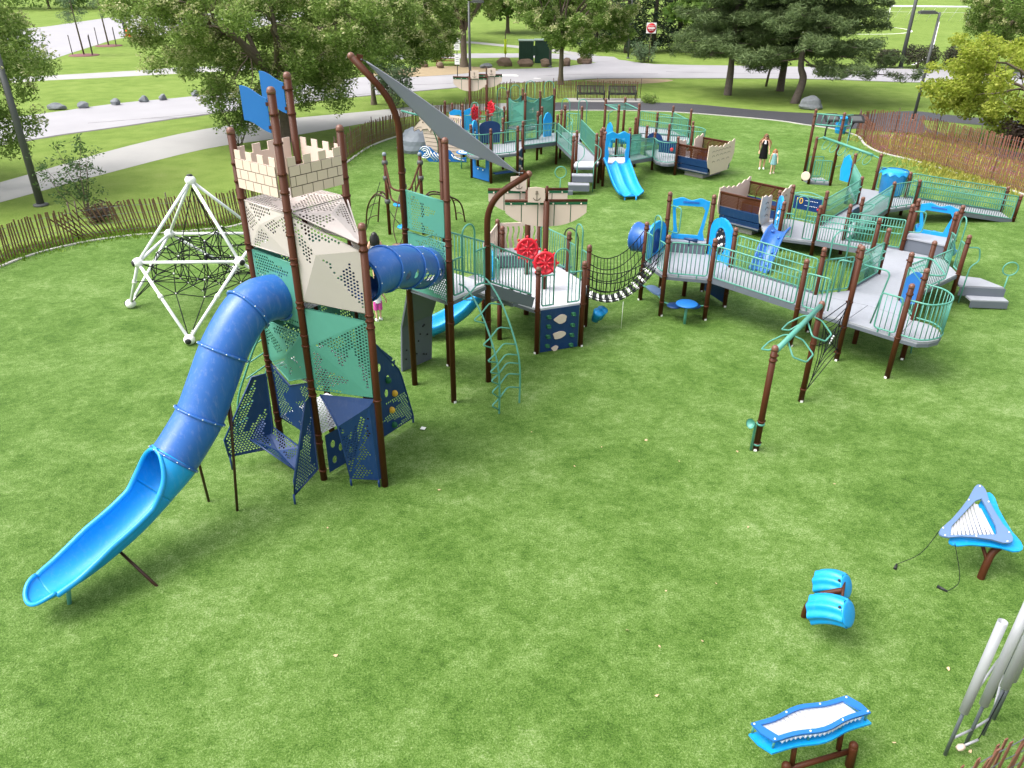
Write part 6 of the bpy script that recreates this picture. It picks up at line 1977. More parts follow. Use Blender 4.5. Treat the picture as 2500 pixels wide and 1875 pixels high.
# ------------------------------------------------------------------ rocking boats
def boat(lbl, c, door=1):
    t = thing('rocking_boat', lbl, 'rocking boat', (c[0], c[1], 0), 'rocking boats')
    u, w = V(.70, -.714, 0), V(.69, .72, 0)
    f = lambda a, b, z: V(c[0], c[1], z if z < .34 else max(.27, .25 + (z - .42) * 1.27)) + u * a + w * b
    hu, hw = .86, 1.06
    rz = math.atan2(u.y, u.x)
    MB().box(f(0, 0, .13), (1.0, 1.5, .26), rz=rz).build('plinth', 'concrete', t)
    mb = MB()
    for b in (-.5, 0, .5): mb.lathe([(.001, -.06), (.16, -.05), (.17, .05), (.001, .06)], f(0, b, .31), 14, axis=u)
    mb.build('rocker_spring', 'black', t)
    for s in (-1, 1):      # long navy/brown sides
        for z0, z1, a0, a1 in ((.42, .66, .86, .93), (.69, .94, .93, .99)):
            MB().plate([f(-hu + .03, s * hw * a0, z0), f(hu - .03, s * hw * a0, z0), f(hu - .03, s * hw * a1, z1), f(-hu + .03, s * hw * a1, z1)], .03).build('side_board', 'navy', t)
        mb = MB(); perf(mb, [f(-hu + .03, s * hw, .97), f(hu - .03, s * hw, .97), f(hu - .03, s * hw * 1.03, 1.34), f(-hu + .03, s * hw * 1.03, 1.34)], pitch=.060, hr=.0165, keep=-2, th=.01)
        o = mb.build('mesh_side', 'brown', t)
        MB().tube([f(-hu, s * hw * 1.03, 1.36), f(hu, s * hw * 1.03, 1.36)], .03, 8).build('gunwale', 'brown', o)
        MB().box(f(0, s * (hw - .24), .80), (hu * 2 - .1, .34, .04), rz=rz).build('bench_seat', 'brown', t)
        MB().box(f(0, s * (hw - .40), .62), (hu * 2 - .12, .03, .34), rz=rz).build('bench_front', 'navy', t)
        for a in (-.3, .3):
            MB().tube(rounded([f(a, s * (hw - .40), .80), f(a, s * (hw - .38), 1.28), f(a, s * hw * .99, 1.34)], .18, 5), .02, 7).build('grab_bar', 'brown', t)
    MB().plate([f(-hu + .03, -hw + .05, .50), f(hu - .03, -hw + .05, .50), f(hu - .03, hw - .05, .50), f(-hu + .03, hw - .05, .50)], .04).build('floor', 'deck_edge', t)
    for s in (-1, 1):      # cream ends with scalloped wave top
        top = [(hw * 1.08 - 2 * hw * 1.08 * i / 24, 1.36 + .14 * abs(i - 12) / 12 + .028 * math.sin(i * 1.57)) for i in range(25)]
        poly = [(-hw * .72, .36), (hw * .72, .36), (hw * .78, .62), (hw * .98, .72), (hw * 1.12, 1.0)] + top + [(-hw * 1.12, 1.0), (-hw * .98, .72), (-hw * .78, .62)]
        if s != door: pl_ = poly
        else:       # doorway cut in the other end
            top2 = [(x, z) for x, z in top if abs(x) > .36]
            l_ = [p for p in top if p[0] > .36]; r_ = [p for p in top if p[0] < -.36]
            pl_ = [(-hw * .72, .36), (hw * .72, .36), (hw * .78, .62), (hw * .98, .72), (hw * 1.12, 1.0)] + l_ + [(.36, 1.30), (.30, .56), (-.30, .56), (-.36, 1.30)] + r_ + [(-hw * 1.12, 1.0), (-hw * .98, .72), (-hw * .78, .62)]
        e = MB().plate([f(s * hu, b, z) for b, z in pl_], .03).build('end_panel', 'tan', t)
        for zr, nn in ((1.22, 6), (1.06, 5), (.86, 4)):
            for k in range(nn):
                b = -hw * .8 + 1.6 * hw * (k + .5) / nn
                if s == door and abs(b) < .45: continue
                pts = [f(s * (hu + .018), b + .10 * math.cos(q_), zr + .05 * math.sin(q_)) for q_ in [math.pi * j / 6 for j in range(7)]]
                MB().tube(pts, .007, 4).build('wave_line', 'tan_line', e)
boat('nearer rocking boat with cream ends and brown mesh sides beside the round deck', (8.98, 28.35))
boat('farther rocking boat with cream wave-cut end beside the rear ship decks', (8.98, 36.8), -1)
MB().plate([V(8.75, 25.9, .50), V(9.35, 26.6, .50), V(9.75, 27.75, .50), V(9.1, 27.7, .50)], .05).build('boat_ramp', 'deck', rd)
# ------------------------------------------------------------------ rear ship and decks
ZC = 1.24
C1, C2, C3, C4, C5, C31 = (-1.94, 35.71), (-1.02, 34.72), (.17, 35.4), (.41, 36.6), (-.52, 37.39), (-1.71, 37.08)
C6, C7, C8, C9, C10, C13 = (2.10, 38.53), (1.17, 39.40), (1.42, 40.79), (2.36, 39.85), (2.62, 41.3), (3.47, 40.99)
rh = thing('rear_hex_deck', 'rear six-sided deck with a curved bay rail and navy shop front below', 'play deck', (-.8, 36, 0))
for p in (C1, C2, C3, C4, C5, C31): post(rh, *p, 2.42, (2.2, 1.2))
bayc = [C1, (-2.12, 35.2), (-1.95, 34.75), (-1.55, 34.5), C2]
deck(rh, [C1, C2, C3, C4, C5, C31], ZC); deck(rh, bayc, ZC)
rail_curve(rh, bayc, ZC, far=True); railing(rh, C2, C3, ZC, far=True)
bubble(rh, C31, C1, ZC)
outline(rh, 'arch_panel', 'navy', C31, C5, [(.1, 1.3), (1.1, 1.3), (1.1, 2.05)] + [(.6 + .5 * math.cos(t), 2.05 + .25 * math.sin(t)) for t in [math.pi * k / 8 for k in range(1, 8)]] + [(.1, 2.05)], .03)
outline(rh, 'shop_panel', 'blue_flag', C1, C2, [(.10, .08), (1.22, .08), (1.22, 1.15), (.10, 1.15)], .03, [[(.32, .62), (.32, 1.08), (1.0, 1.08), (1.0, .62)]])
for k in (.4, .65): MB().ball(on(C1, C2, k, .55) + V(-.05, -.05, 0), .035, 8, 6).build('shop_knob', 'white_plastic', rh)
bd = outline(rh, 'climbing_board', 'navy', C3, C4, [(.08, .06), (1.12, .06), (1.12, 1.2), (.08, 1.2)], .03)
d_, L_ = dirn(C3, C4); n_ = Vector((d_.y, -d_.x, 0))
for x, z in ((.3, .95), (.8, .8), (.4, .55), (.8, .35), (.3, .25)): MB().ball(V(*C3, z) + d_ * x + n_ * .03, .07, 8, 6, (1, .7, 1)).build('hand_hold', 'tan', bd)
sb = MB(); sb.beam(on(C2, C3, .12, .45), on(C2, C3, .88, .45), .30, .04); sb.build('bench_shelf', 'navy', rh)
br = thing('rear_bridge', 'straight railed bridge between the rear hex deck and the perforated green tower', 'bridge', (.8, 38, 0))
ramp(br, C4, C5, C6, C7, ZC, 1.06)
railing(br, C4, C6, ZC, 1.06, far=True, hand=1); railing(br, C5, C7, ZC, 1.06, far=True, hand=-1)
nd = thing('rear_north_deck', 'rear deck with tall perforated green wall panels and hoops', 'play deck', (1.6, 40.6, 0))
for p in (C6, C7, C8, C9, C10, C13): post(nd, *p, 2.4, (2.2, 1.0))
C19, C20, C21, C22, C24 = (.44, 42.76), (1.34, 41.98), (2.12, 42.85), (.56, 41.15), (-.34, 41.95)
for p in (C19, C20, C21, C22, C24): post(nd, *p, 3.0, (2.6, 1.6))
deck(nd, [C6, C7, C8, C9], 1.06) if False else deck(nd, [C6, (3.2, 38.9), C13, C10, C8, C7], 1.06)
deck(nd, [C22, C20, C21, C19, C24], 1.2)
for i, (a, b) in enumerate(((C24, C22), (C22, C20), (C20, C21), (C24, C19), (C19, C21))):
    d, L = dirn(a, b)
    top = [(L - .08 - (L - .16) * k / 10, 2.66 - .22 * math.sin(math.pi * k / 10) ** .8) for k in range(11)]
    P = [V(*a, z) + d * x for x, z in [(.08, 1.3), (L - .08, 1.3)] + top]
    mb = MB(); base_ = [V(*a, z) + d * x for x, z in ((.08, 1.3), (L - .08, 1.3), (L - .08, 2.44), (.08, 2.44))]
    perf(mb, base_, pitch=.075, hr=.024, seed=i * 1.9, keep=-.1)
    mb.plate([V(*a, z) + d * x for x, z in [(.08, 2.44), (L - .08, 2.44)] + top], .006)
    o = mb.build('perforated_panel', 'green', nd); MB().tube(P, .018, 5, closed=True).build('panel_frame', 'green', o)
railing(nd, C7, C8, 1.06, far=True); railing(nd, C10, C13, 1.06, far=True)
bubble(nd, C9, (2.9, 40.9), 1.06) if False else None
outline(nd, 'tall_panel', 'blue_light', (1.50, 40.0), (1.95, 40.35), [(.0, 1.0), (.5, 1.0), (.52, 1.9), (.4, 2.15), (.25, 2.22), (.1, 2.15), (-.02, 1.9)], .06)
for a, b, z1 in (((.6, 43.2), (1.1, 43.3), 3.3), ((1.6, 43.3), (2.1, 43.2), 3.3), ((-.9, 42.9), (-.4, 43.0), 3.0), ((-.2, 43.1), (.3, 43.2), 3.1), ((2.5, 42.2), (2.9, 41.9), 2.6)): handloop(nd, a, b, 1.2, z1)
# S-curve pole
MB().tube([(3.0, 39.4 - .02 * k, 2.2 - .1 * k) if False else (2.75 + .16 * math.cos(k * .8), 39.4 + .16 * math.sin(k * .8), .05 + .08 * k) for k in range(28)], .018, 6).build('spiral_pole', 'green', nd)
# stair deck, ramp and the double slide
C11, C15, C16, C12 = (2.56, 33.86), (3.56, 33.89), (3.84, 34.9), (2.78, 34.9)
sdk = thing('rear_stair_deck', 'rear deck with pale ramp, grey corner steps and a green ring', 'play deck', (3.3, 35, 0))
for p, tp in ((C11, 2.32), (C15, 2.42), (C16, 2.40), (C12, 2.35), ((4.02, 35.9), 2.3)): post(sdk, *p, tp, (2.1, .95))
deck(sdk, [C11, C15, C16, C12], 1.0, m='deck_white')
ramp(sdk, C12, C16, C6, (3.2, 38.9), 1.0, 1.06)
railing(sdk, C12, C6, 1.0, 1.06, far=True, hand=1); railing(sdk, C16, (3.3, 39.5), 1.0, 1.06, far=True, hand=-1)
handloop(sdk, (3.2, 39.9), (3.6, 39.8), 1.0, 2.9); handloop(sdk, (2.6, 37.3), (2.7, 36.9), 1.0, 2.3)
for x0, y0, z in ((2.62, 33.42, .74), (2.45, 33.05, .44), (1.75, 33.05, .20)):
    MB().box((x0 + .35, y0, z), (.9, .42, .05), rz=-.05).build('stair_tread', 'deck', sdk)
    MB().box((x0 + .35, y0 - .2, z - .13), (.9, .03, .24), rz=-.05).build('stair_riser', 'deck_edge', sdk)
rg = V(2.0, 32.9, .98)
mb = MB(); mb.tube([rg + V(.24 * math.cos(t), 0, .24 * math.sin(t)) for t in [2 * math.pi * k / 22 for k in range(22)]], .022, 6, closed=True); mb.tube([rg - V(0, 0, .24), (2.0, 32.9, .0)], .022, 6); mb.build('ring_handle', 'green', sdk)
for a in ((2.75, 33.6), (3.45, 33.4)):
    MB().tube(rounded([V(*a, .0), V(*a, 1.25), V(a[0] + .28, a[1] + .1, 1.45), V(a[0] + .3, a[1] + .25, 1.85), V(a[0], a[1] + .3, 2.0)], .15, 4), .02, 6).build('handrail', 'green', sdk)
H1, H2 = (3.98, 34.35), (5.05, 34.42)
dsd = thing('double_slide', 'wide light blue double slide with an arched hood in front of the rear decks', 'slide', (4.6, 33.2, 0))
for p in (H1, H2): post(dsd, *p, 2.4, (2.1, 1.0))
for p in ((4.05, 35.5), (5.2, 35.6)): post(dsd, *p, 2.35, (2.1, .95))
deck(dsd, [H1, H2, (5.2, 35.6), (4.05, 35.5)], 1.05, m='deck_white')
d_, L_ = dirn(H1, H2)
x0, x1 = .02, L_ - .02
topc = [(x1 - (x1 - x0) * i / 16, 2.36 - .05 * math.cos(i / 16 * 4 * math.pi)) for i in range(17)]
outl = [(x0, 1.05), (x0 + .12, 1.05), (x0 + .16, 1.5), (x0 + .10, 1.75), (x0 + .14, 2.02), (x0 + .24, 2.14), (x1 - .24, 2.14), (x1 - .14, 2.02), (x1 - .10, 1.75), (x1 - .16, 1.5), (x1 - .12, 1.05), (x1, 1.05), (x1 + .02, 1.7), (x1, 2.2)] + topc + [(x0, 2.2), (x0 - .02, 1.7)]
outline(dsd, 'slide_hood', 'blue_light', (H1[0], H1[1] - .1), (H2[0], H2[1] - .1), outl, .14)
pth = ease([V(4.50, 34.45, 1.07), V(4.53, 34.15, 1.05), V(4.62, 33.65, .80), V(4.74, 33.05, .48), V(4.87, 32.5, .30), V(4.96, 32.12, .27)], 10)
mb = MB(); pf0 = chute_profile(1.02, .07, .24, 2)
def dbl(u): return [(x, z if z < .05 else z * (1 - .45 * max(0, (u - .6) / .4))) for x, z in pf0]
sweep(mb, dbl, pth); mb.build('chute', 'blue_light', dsd)
for x in (4.70, 5.18): MB().tube([(x, 32.1, -.02), (x, 32.15, .2)], .035, 8).build('chute_foot', 'blue_light', dsd)
railing(dsd, (4.05, 35.5), (5.2, 35.6), 1.05, far=True)
MB().tube(rounded([V(*H2, 1.95), V(5.4, 34.35, 1.95), V(5.4, 34.55, 1.6), V(*H2, 1.6)], .12, 4), .02, 6).build('grab_bar', 'green', dsd)
# east side of the rear structure
D11, D12, D9, D10, D13 = (6.69, 37.54), (7.61, 36.55), (6.58, 39.27), (7.76, 39.7), (8.85, 39.3)
re = thing('rear_east_deck', 'low rear deck with a curved rail and navy play panel by the farther boat', 'play deck', (7.4, 38.2, 0))
for p in (D11, D12, D9, D10, D13): post(re, *p, 1.8, (1.5, .6))
bay2 = [D11, (6.75, 36.85), (6.98, 36.5), (7.25, 36.4), D12]
deck(re, [D11, D12, (8.5, 37.7), D13, D10, D9], .58); deck(re, bay2, .58)
rail_curve(re, bay2, .58, far=True)
pn = outline(re, 'play_panel', 'navy', (7.0, 37.9), (8.2, 37.2), [(.0, .8), (1.2, .8), (1.2, 1.35), (.0, 1.35)], .03)
text(pn, 'N', (7.98, 37.28, 1.12), .36, 'yellow', (R(90), 0, R(-30)), 'numeral'); MB().ball((7.55, 37.5, 1.0), .09, 10, 6).build('knob', 'red', pn)
bay3 = [D13, (9.3, 39.1), (9.55, 39.6), (9.45, 40.2), (9.1, 40.5)]
post(re, 9.1, 40.5, 1.8, (1.5, .6)); rail_curve(re, bay3, .58, far=True); railing(re, D10, D13, .58, far=True)
mp = outline(re, 'moon_panel', 'navy', D9, (7.4, 38.8), [(0, 1.0)] + [(.45 - .45 * math.cos(t), 1.0 + .5 * math.sin(t)) for t in [math.pi * k / 10 for k in range(1, 10)]] + [(.9, 1.0)], .03)
r4 = thing('rear_side_ramp', 'railed ramp from the double slide deck to the low rear deck', 'ramp', (6, 36.6, 0))
ramp(r4, (5.2, 34.6), (5.25, 35.8), D11, (6.2, 38.4), 1.05, .58)
railing(r4, H2, D11, 1.05, .58, far=True, hand=1); railing(r4, (5.2, 35.6), (6.2, 38.4), 1.05, .58, far=True, hand=-1)
r5 = thing('rear_back_ramp', 'long railed ramp along the back of the rear structure by the dark path', 'ramp', (8, 42, 0))
for p, tp in (((6.32, 41.47), 1.8), ((7.73, 43.18), 1.8), ((9.40, 42.6), 2.05), ((8.95, 45.2), 1.8), ((7.1, 45.6), 1.8)): post(r5, *p, tp, (1.5,))
ramp(r5, (6.32, 41.47), (6.9, 42.6), (9.1, 40.5), (9.40, 42.6), .75, .58)
railing(r5, (6.32, 41.47), (9.1, 40.5), .75, .58, far=True, hand=1); railing(r5, (7.73, 43.18), (9.40, 42.6), .6, .58, far=True, hand=-1)
railing(r5, (7.1, 45.6), (8.95, 45.2), .5, .3, far=True); ramp(r5, (6.9, 43.4), (7.1, 45.6), (9.3, 42.9), (8.95, 45.2), .6, .5)
railing(r5, (9.40, 42.6), (8.95, 45.2), .5, far=True)
ol = thing('overhead_ladder', 'green horizontal overhead ladder on four tall posts with light blue drums', 'climber', (5.2, 38.9, 0))
D1, D2, D3, D4 = (4.48, 39.52), (5.50, 40.03), (4.92, 37.75), (5.92, 38.11)
for p in (D1, D2, D3, D4): post(ol, *p, 3.0, (2.7, 1.0))
mb = MB(); mb.tube([V(*D1, 2.72), V(*D3, 2.72)], .03, 7); mb.tube([V(*D2, 2.72), V(*D4, 2.72)], .03, 7)
mb.build('side_rail', 'green', ol)
for k in range(5): MB().tube([on(D1, D3, .12 + .19 * k, 2.72), on(D2, D4, .12 + .19 * k, 2.72)], .02, 6).build('rung', 'green', ol)
for x, y in ((5.0, 38.2), (5.35, 37.95)):
    MB().lathe([(.001, -.3), (.18, -.3), (.21, -.2), (.19, 0), (.21, .2), (.18, .3), (.001, .3)], (x, y, 1.35), 18, axis=(.8, -.5, .1)).build('drum', 'blue_light', ol)
deck(ol, [D3, D4, D2, D1], .6); railing(ol, D3, D4, .6, far=True)
outline(ol, 'swirl_panel', 'blue_light', (4.55, 38.9), (4.8, 38.1), [(0, .9), (.7, .9), (.75, 1.5), (.6, 1.9), (.35, 2.05), (.1, 1.9), (-.05, 1.5)], .06)
MB().tube(rounded([V(4.6, 39.0, .0), V(4.6, 39.0, 2.4), V(4.75, 38.5, 2.6)], .15, 4), .02, 6).build('grab_pole', 'green', ol)

# rear ship: hull, masts, wheels, dolphin figurehead, waves
rs = thing('rear_ship', 'rear play ship with cream plank hull, two sails and a dolphin at the bow', 'play ship', (-2.4, 41, 0))
C26, C27, C28, C29, C30, C32 = (-.50, 40.8), (-1.20, 42.83), (-3.65, 42.41), (-3.21, 41.70), (-2.57, 40.0), (-1.32, 39.66)
for p in (C26, C27, C28, C29, C32): post(rs, *p, 2.4, (2.1, 1.2))
post(rs, *C30, 2.62, (2.2, 1.2))
deck(rs, [C30, C32, C26, C27, C28, C29], 1.22)
railing(rs, C32, C26, 1.22, far=True); railing(rs, C26, C27, 1.22, far=True); entry(rs, C30, C32, 1.22)
ramp(rs, C32, (-1.7, 37.1), C26, (-.55, 37.5), 1.22, ZC) if False else None
mast(rs, (-2.25, 41.0), 4.08, 3.72, (1, -.10), .85, .66, 1, panels=4, r=.06); mast(rs, (-1.43, 41.9), 4.10, 3.74, (1, -.10), .80, .62, 1, panels=4, r=.06)
wheel(rs, (-1.95, 40.6, 2.05), (.75, -.6, .2), .36); wheel(rs, (-1.25, 41.7, 2.12), (-.75, -.6, .2), .36)
hA, hB = (-4.75, 39.95), (-2.62, 39.55)
d_, L_ = dirn(hA, hB); n_ = Vector((d_.y, -d_.x, 0))
hull = [(.42, .02), (L_, .02), (L_, 1.28), (1.75, 1.30), (1.2, 1.42), (.55, 1.75), (.10, 2.05), (.0, 2.0), (.16, 1.3)]
ho = outline(rs, 'hull_board', 'tan', hA, hB, hull, .03)
for k in range(6):
    z = .18 + .19 * k
    pts = [V(*hA, z + .10 * (1 - x / L_) ** 2) + d_ * x + n_ * .018 for x in [.42 - .04 * k + (L_ - .42) * i / 8 for i in range(9)]]
    MB().tube(pts, .009, 4).build('plank_joint', 'tan_line', ho)
for k in range(3):
    pts = [V(*hA, 1.34 - 1.2 * i / 10) + d_ * (.72 + .13 * k + .22 * math.sin(i / 10 * 2.4)) + n_ * .022 for i in range(11)]
    MB().tube(pts, .034, 5).build('hull_stripe', 'green_dark', ho)
MB().lathe([(.001, 0), (.13, 0), (.15, .03), (.13, .05), (.001, .05)], V(*hA, .98) + d_ * 1.45 + n_ * .02, 18, axis=n_).build('porthole', 'tan', ho)
dol = [(-.28, 1.30), (-.02, 1.42), (.08, 1.28), (.16, 1.40), (.42, 1.44), (.55, 1.28), (.66, 1.50), (1.0, 1.55), (1.35, 1.40), (1.30, 1.72), (1.0, 1.98), (.72, 2.06), (.55, 2.28), (.46, 2.06), (.20, 1.98), (-.02, 1.76), (-.30, 1.46)]
do = MB().plate([V(*hA, z) + d_ * x + n_ * .05 for x, z in dol], .03).build('dolphin_figure', 'tan', rs)
mb = MB(); mb.ball(V(*hA, 1.75) + d_ * .20 + n_ * .07, .035, 8, 6)
mb.tube([V(*hA, z) + d_ * x + n_ * .068 for x, z in ((-.26, 1.38), (-.05, 1.5), (.12, 1.52))], .009, 4)
mb.tube([V(*hA, z) + d_ * x + n_ * .068 for x, z in dol + [dol[0]]], .011, 4); mb.build('engraved_line', 'tan_line', do)
MB().tube([V(*hA, 2.25) + d_ * -.9 + n_ * .02, V(*hA, 2.0) + d_ * .3], .05, 8).build('bowsprit', 'green', rs)
pkA = (-3.3, 40.5)
picket(rs, pkA, C30, 1.3, 2.0, 6); picket(rs, C29, pkA, 1.3, 2.0, 5)
MB().plate([V(-2.75, 40.6, z) + V(1, -.1, 0) * x for x, z in ((0, 1.25), (.7, 1.25), (.75, 2.2), (.55, 2.35), (.2, 2.2), (-.3, 2.25), (-.55, 2.1), (-.5, 1.95), (.0, 2.0))], .06).build('swirl_panel', 'blue_light', rs)
wvA, wvB = (-4.75, 38.95), (-2.35, 38.75)
d_, L_ = dirn(wvA, wvB); n_ = Vector((d_.y, -d_.x, 0))
wave = [(.55, .02), (1.35, .05), (2.4, .06), (2.4, .30), (2.1, .22), (1.85, .30), (1.6, .60), (1.5, .62), (1.52, .46), (1.35, .32), (1.1, .36), (.85, .50), (.62, .72), (.36, .80), (.12, .72), (.0, .48), (.12, .28), (.30, .22)]
wo = MB().plate([V(*wvA, z) + d_ * x for x, z in wave], .04)
wpn = thing('ocean_wave', 'blue and white curling wave panel in front of the rear ship hull', 'play panel', (-3.6, 38.9, 0))
wb = wo.build('wave_board', 'blue_flag', wpn)
f = lambda x, z: V(*wvA, z) + d_ * x + n_ * .024
for rr in (.28, .18, .09): MB().tube([f(.34 + rr * math.cos(t), .48 + rr * math.sin(t)) for t in [-2.2 + 4.9 * k / 14 for k in range(15)]], .026, 5).build('foam_line', 'white_plastic', wb)
for k in range(6):
    MB().tube([f(.46 + .16 * k, .60 - .06 * k), f(.56 + .17 * k, .34 - .02 * k), f(.80 + .16 * k, .10)], .026, 5).build('foam_line', 'white_plastic', wb)
for k in range(3): MB().tube([f(1.66 + .14 * k, .42 - .1 * k), f(1.78 + .16 * k, .24 - .04 * k), f(2.1 + .1 * k, .14)], .022, 5).build('foam_line', 'white_plastic', wb)
tbx, tby = -2.28, 37.6
tbt = thing('wave_table', 'small blue and white round table on green legs beside the rear bay deck', 'table', (tbx, tby, 0))
tt_ = MB().lathe([(.001, .76), (.48, .76), (.50, .78), (.48, .80), (.001, .80)], (tbx, tby, 0), 26).build('table_top', 'blue_flag', tbt)
for rr in (.36, .22): MB().tube([(tbx + rr * math.cos(t), tby + rr * math.sin(t), .81) for t in [.5 + 4.5 * k / 14 for k in range(15)]], .025, 5).build('foam_line', 'white_plastic', tt_)
for a in (-.25, .25): MB().tube([(tbx + a, tby - .1, -.02), (tbx + a, tby - .1, .77)], .028, 7).build('leg', 'green', tbt)
# moulded grey climbing rock
random.seed(61)
bm = bmesh.new(); bmesh.ops.create_icosphere(bm, subdivisions=3, radius=1)
for v in bm.verts:
    p = v.co.copy(); st_ = math.floor((p.z + 1) * 2.2) / 2.2 - 1
    k = 1.15 - .35 * (st_ + 1) / 2 * (1.2 - .5 * p.x)
    v.co = Vector((p.x * 1.05 * k, p.y * .8 * k, max(-.5, p.z) * .85 + .42)) + Vector((0, 0, .05 * math.sin(p.x * 7) * math.sin(p.y * 6)))
mb = MB(); mb.add([v.co + V(-5.15, 41.3, 0) for v in bm.verts], [tuple(v.index for v in f.verts) for f in bm.faces]); bm.free()
tag(mb.build('climbing_rock', 'rock_plastic'), 'grey moulded climbing rock at the bow of the rear ship', 'climbing rock')

# ------------------------------------------------------------------ white rope pyramid
py = thing('rope_pyramid', 'white tubular pyramid frame with a black rope net inside', 'climbing net', (-8.7, 20.6, 0))
LN, RN, BN, B2N = V(-9.96, 19.33, 1.75), V(-7.30, 19.46, 1.75), V(-10.1, 21.8, 1.75), V(-7.45, 21.9, 1.75)
FF, FL, FB, FRt = V(-8.39, 17.95, .16), V(-10.95, 20.3, .16), V(-8.85, 23.1, .16), V(-6.15, 20.75, .16)
AP = V(-8.68, 20.62, 3.62)
bars = [(AP, LN), (AP, RN), (AP, BN), (AP, B2N), (LN, RN), (RN, B2N), (B2N, BN), (BN, LN), (LN, FF), (RN, FF), (LN, FL), (BN, FL), (BN, FB), (B2N, FB), (B2N, FRt), (RN, FRt)]
for a, b in bars: MB().tube([a, b], .042, 12).build('frame_tube', 'white_steel', py)
ctr = V(-8.68, 20.6, 1.3)
for p in (LN, RN, BN, B2N, AP, FF, FL, FB, FRt):
    o = MB().ball(p, .145, 18, 12, (1, 1, .92)).build('node_ball', 'white_plastic', py)
    d = (p - V(ctr.x, ctr.y, p.z)); d = d.normalized() if d.length > .1 else V(0, 0, 1)
    MB().lathe([(.075, -.02), (.08, .135), (.06, .152), (.001, .156)], p, 16, axis=d).build('node_cap', 'black', o)
R_ = random.Random(8)
mid = V(-8.68, 20.55, 1.55)
rings = []
for k, (rr, zz, n_) in enumerate(((.42, 2.05, 6), (.85, 1.75, 8), (1.35, 1.45, 10), (.75, 1.05, 8), (1.5, .95, 10), (.45, .7, 6))):
    rings.append([V(mid.x + rr * math.cos(2 * math.pi * (i + .5 * (k % 2)) / n_) + R_.gauss(0, .05), mid.y + rr * math.sin(2 * math.pi * (i + .5 * (k % 2)) / n_) + R_.gauss(0, .05), zz + R_.gauss(0, .12)) for i in range(n_)])
for ring in rings:
    MB().tube(ring, .014, 5, closed=True).build('net_rope', 'rope', py)
for ra, rb_ in ((0, 1), (1, 2), (1, 3), (2, 4), (3, 4), (3, 5), (0, 3)):
    mb = MB()
    for p in rings[ra]:
        q = sorted(rings[rb_], key=lambda t: (t - p).length)
        mb.tube([p, q[0]], .013, 5)
        mb.tube([p, q[1]], .013, 5)
    mb.build('net_rope', 'rope', py)
for p in rings[0][:4]: MB().tube([AP - V(0, 0, .2), p], .014, 5).build('stay_rope', 'rope', py)
for c in (LN, RN, BN, B2N):
    q = sorted(rings[1] + rings[2], key=lambda t: (t - c).length)
    for k in range(2): MB().tube([c, q[k]], .014, 5).build('stay_rope', 'rope', py)
for c in (FF, FL, FB, FRt):
    q = sorted(rings[4], key=lambda t: (t - c).length)
    for k in range(2): MB().tube([c, q[k]], .014, 5).build('stay_rope', 'rope', py)
    for k in range(3): MB().ball(c.lerp(q[0], .10 + .05 * k), .028, 8, 6).build('turnbuckle', 'white_plastic', py)
for a, b in ((LN, FF), (RN, FF), (LN, FL), (BN, FL)):
    p = a.lerp(b, .45); q = sorted(rings[4] + rings[2], key=lambda t: (t - p).length)[0]
    MB().tube([p, q], .013, 5).build('stay_rope', 'rope', py)
    MB().tube([p - (b - a).normalized() * .05, p + (b - a).normalized() * .05], .062, 10).build('collar', 'white_plastic', py)
for ring in rings:
    for p in ring: MB().ball(p, .026, 6, 5).build('rope_clip', 'white_plastic', py)

# ------------------------------------------------------------------ brown rope-and-arch climber behind the shade posts
rc = thing('arch_net_climber', 'brown climber with sloping handrails, hanging discs and curved ladders', 'climber', (-3.8, 27, 0))
X1, X2, X3 = (-4.52, 27.23), (-3.29, 27.28), (-3.75, 26.15)
for p in (X1, X2, X3):
    MB().tube([(*p, -.05), (*p, 2.9)], .06, 12).build('post', 'brown', rc)
    MB().lathe([(.001, 2.98), (.05, 2.97), (.075, 2.92), (.07, 2.86)][::-1], (*p, 0), 14).build('post_cap', 'rock_plastic', rc)
    mb = MB()
    for z in (2.62, 2.08, 1.25): mb.lathe([(.06, z - .08), (.10, z - .07), (.11, z), (.10, z + .07), (.06, z + .08)], (*p, 0), 14)
    mb.build('joint_collar', 'pole_grey', rc)
low = V(-3.95, 25.6, 1.95)
for z, dz in ((2.62, -.62), (2.08, -.50)):
    MB().tube(rounded([V(*X1, z), V(-4.15, 25.95, z + dz), V(-3.5, 25.7, z + dz), V(*X2, z)], .3, 6), .035, 8).build('handrail', 'brown', rc)
mb = MB()
for t in (.25, .5, .75): mb.tube([V(*X1, 2.62).lerp(V(-4.15, 25.95, 2.0), t), V(*X1, 2.08).lerp(V(-4.15, 25.95, 1.58), t)], .018, 6); mb.tube([V(*X2, 2.62).lerp(V(-3.5, 25.7, 2.0), t), V(*X2, 2.08).lerp(V(-3.5, 25.7, 1.58), t)], .018, 6)
mb.build('rail_upright', 'brown_steel', rc)
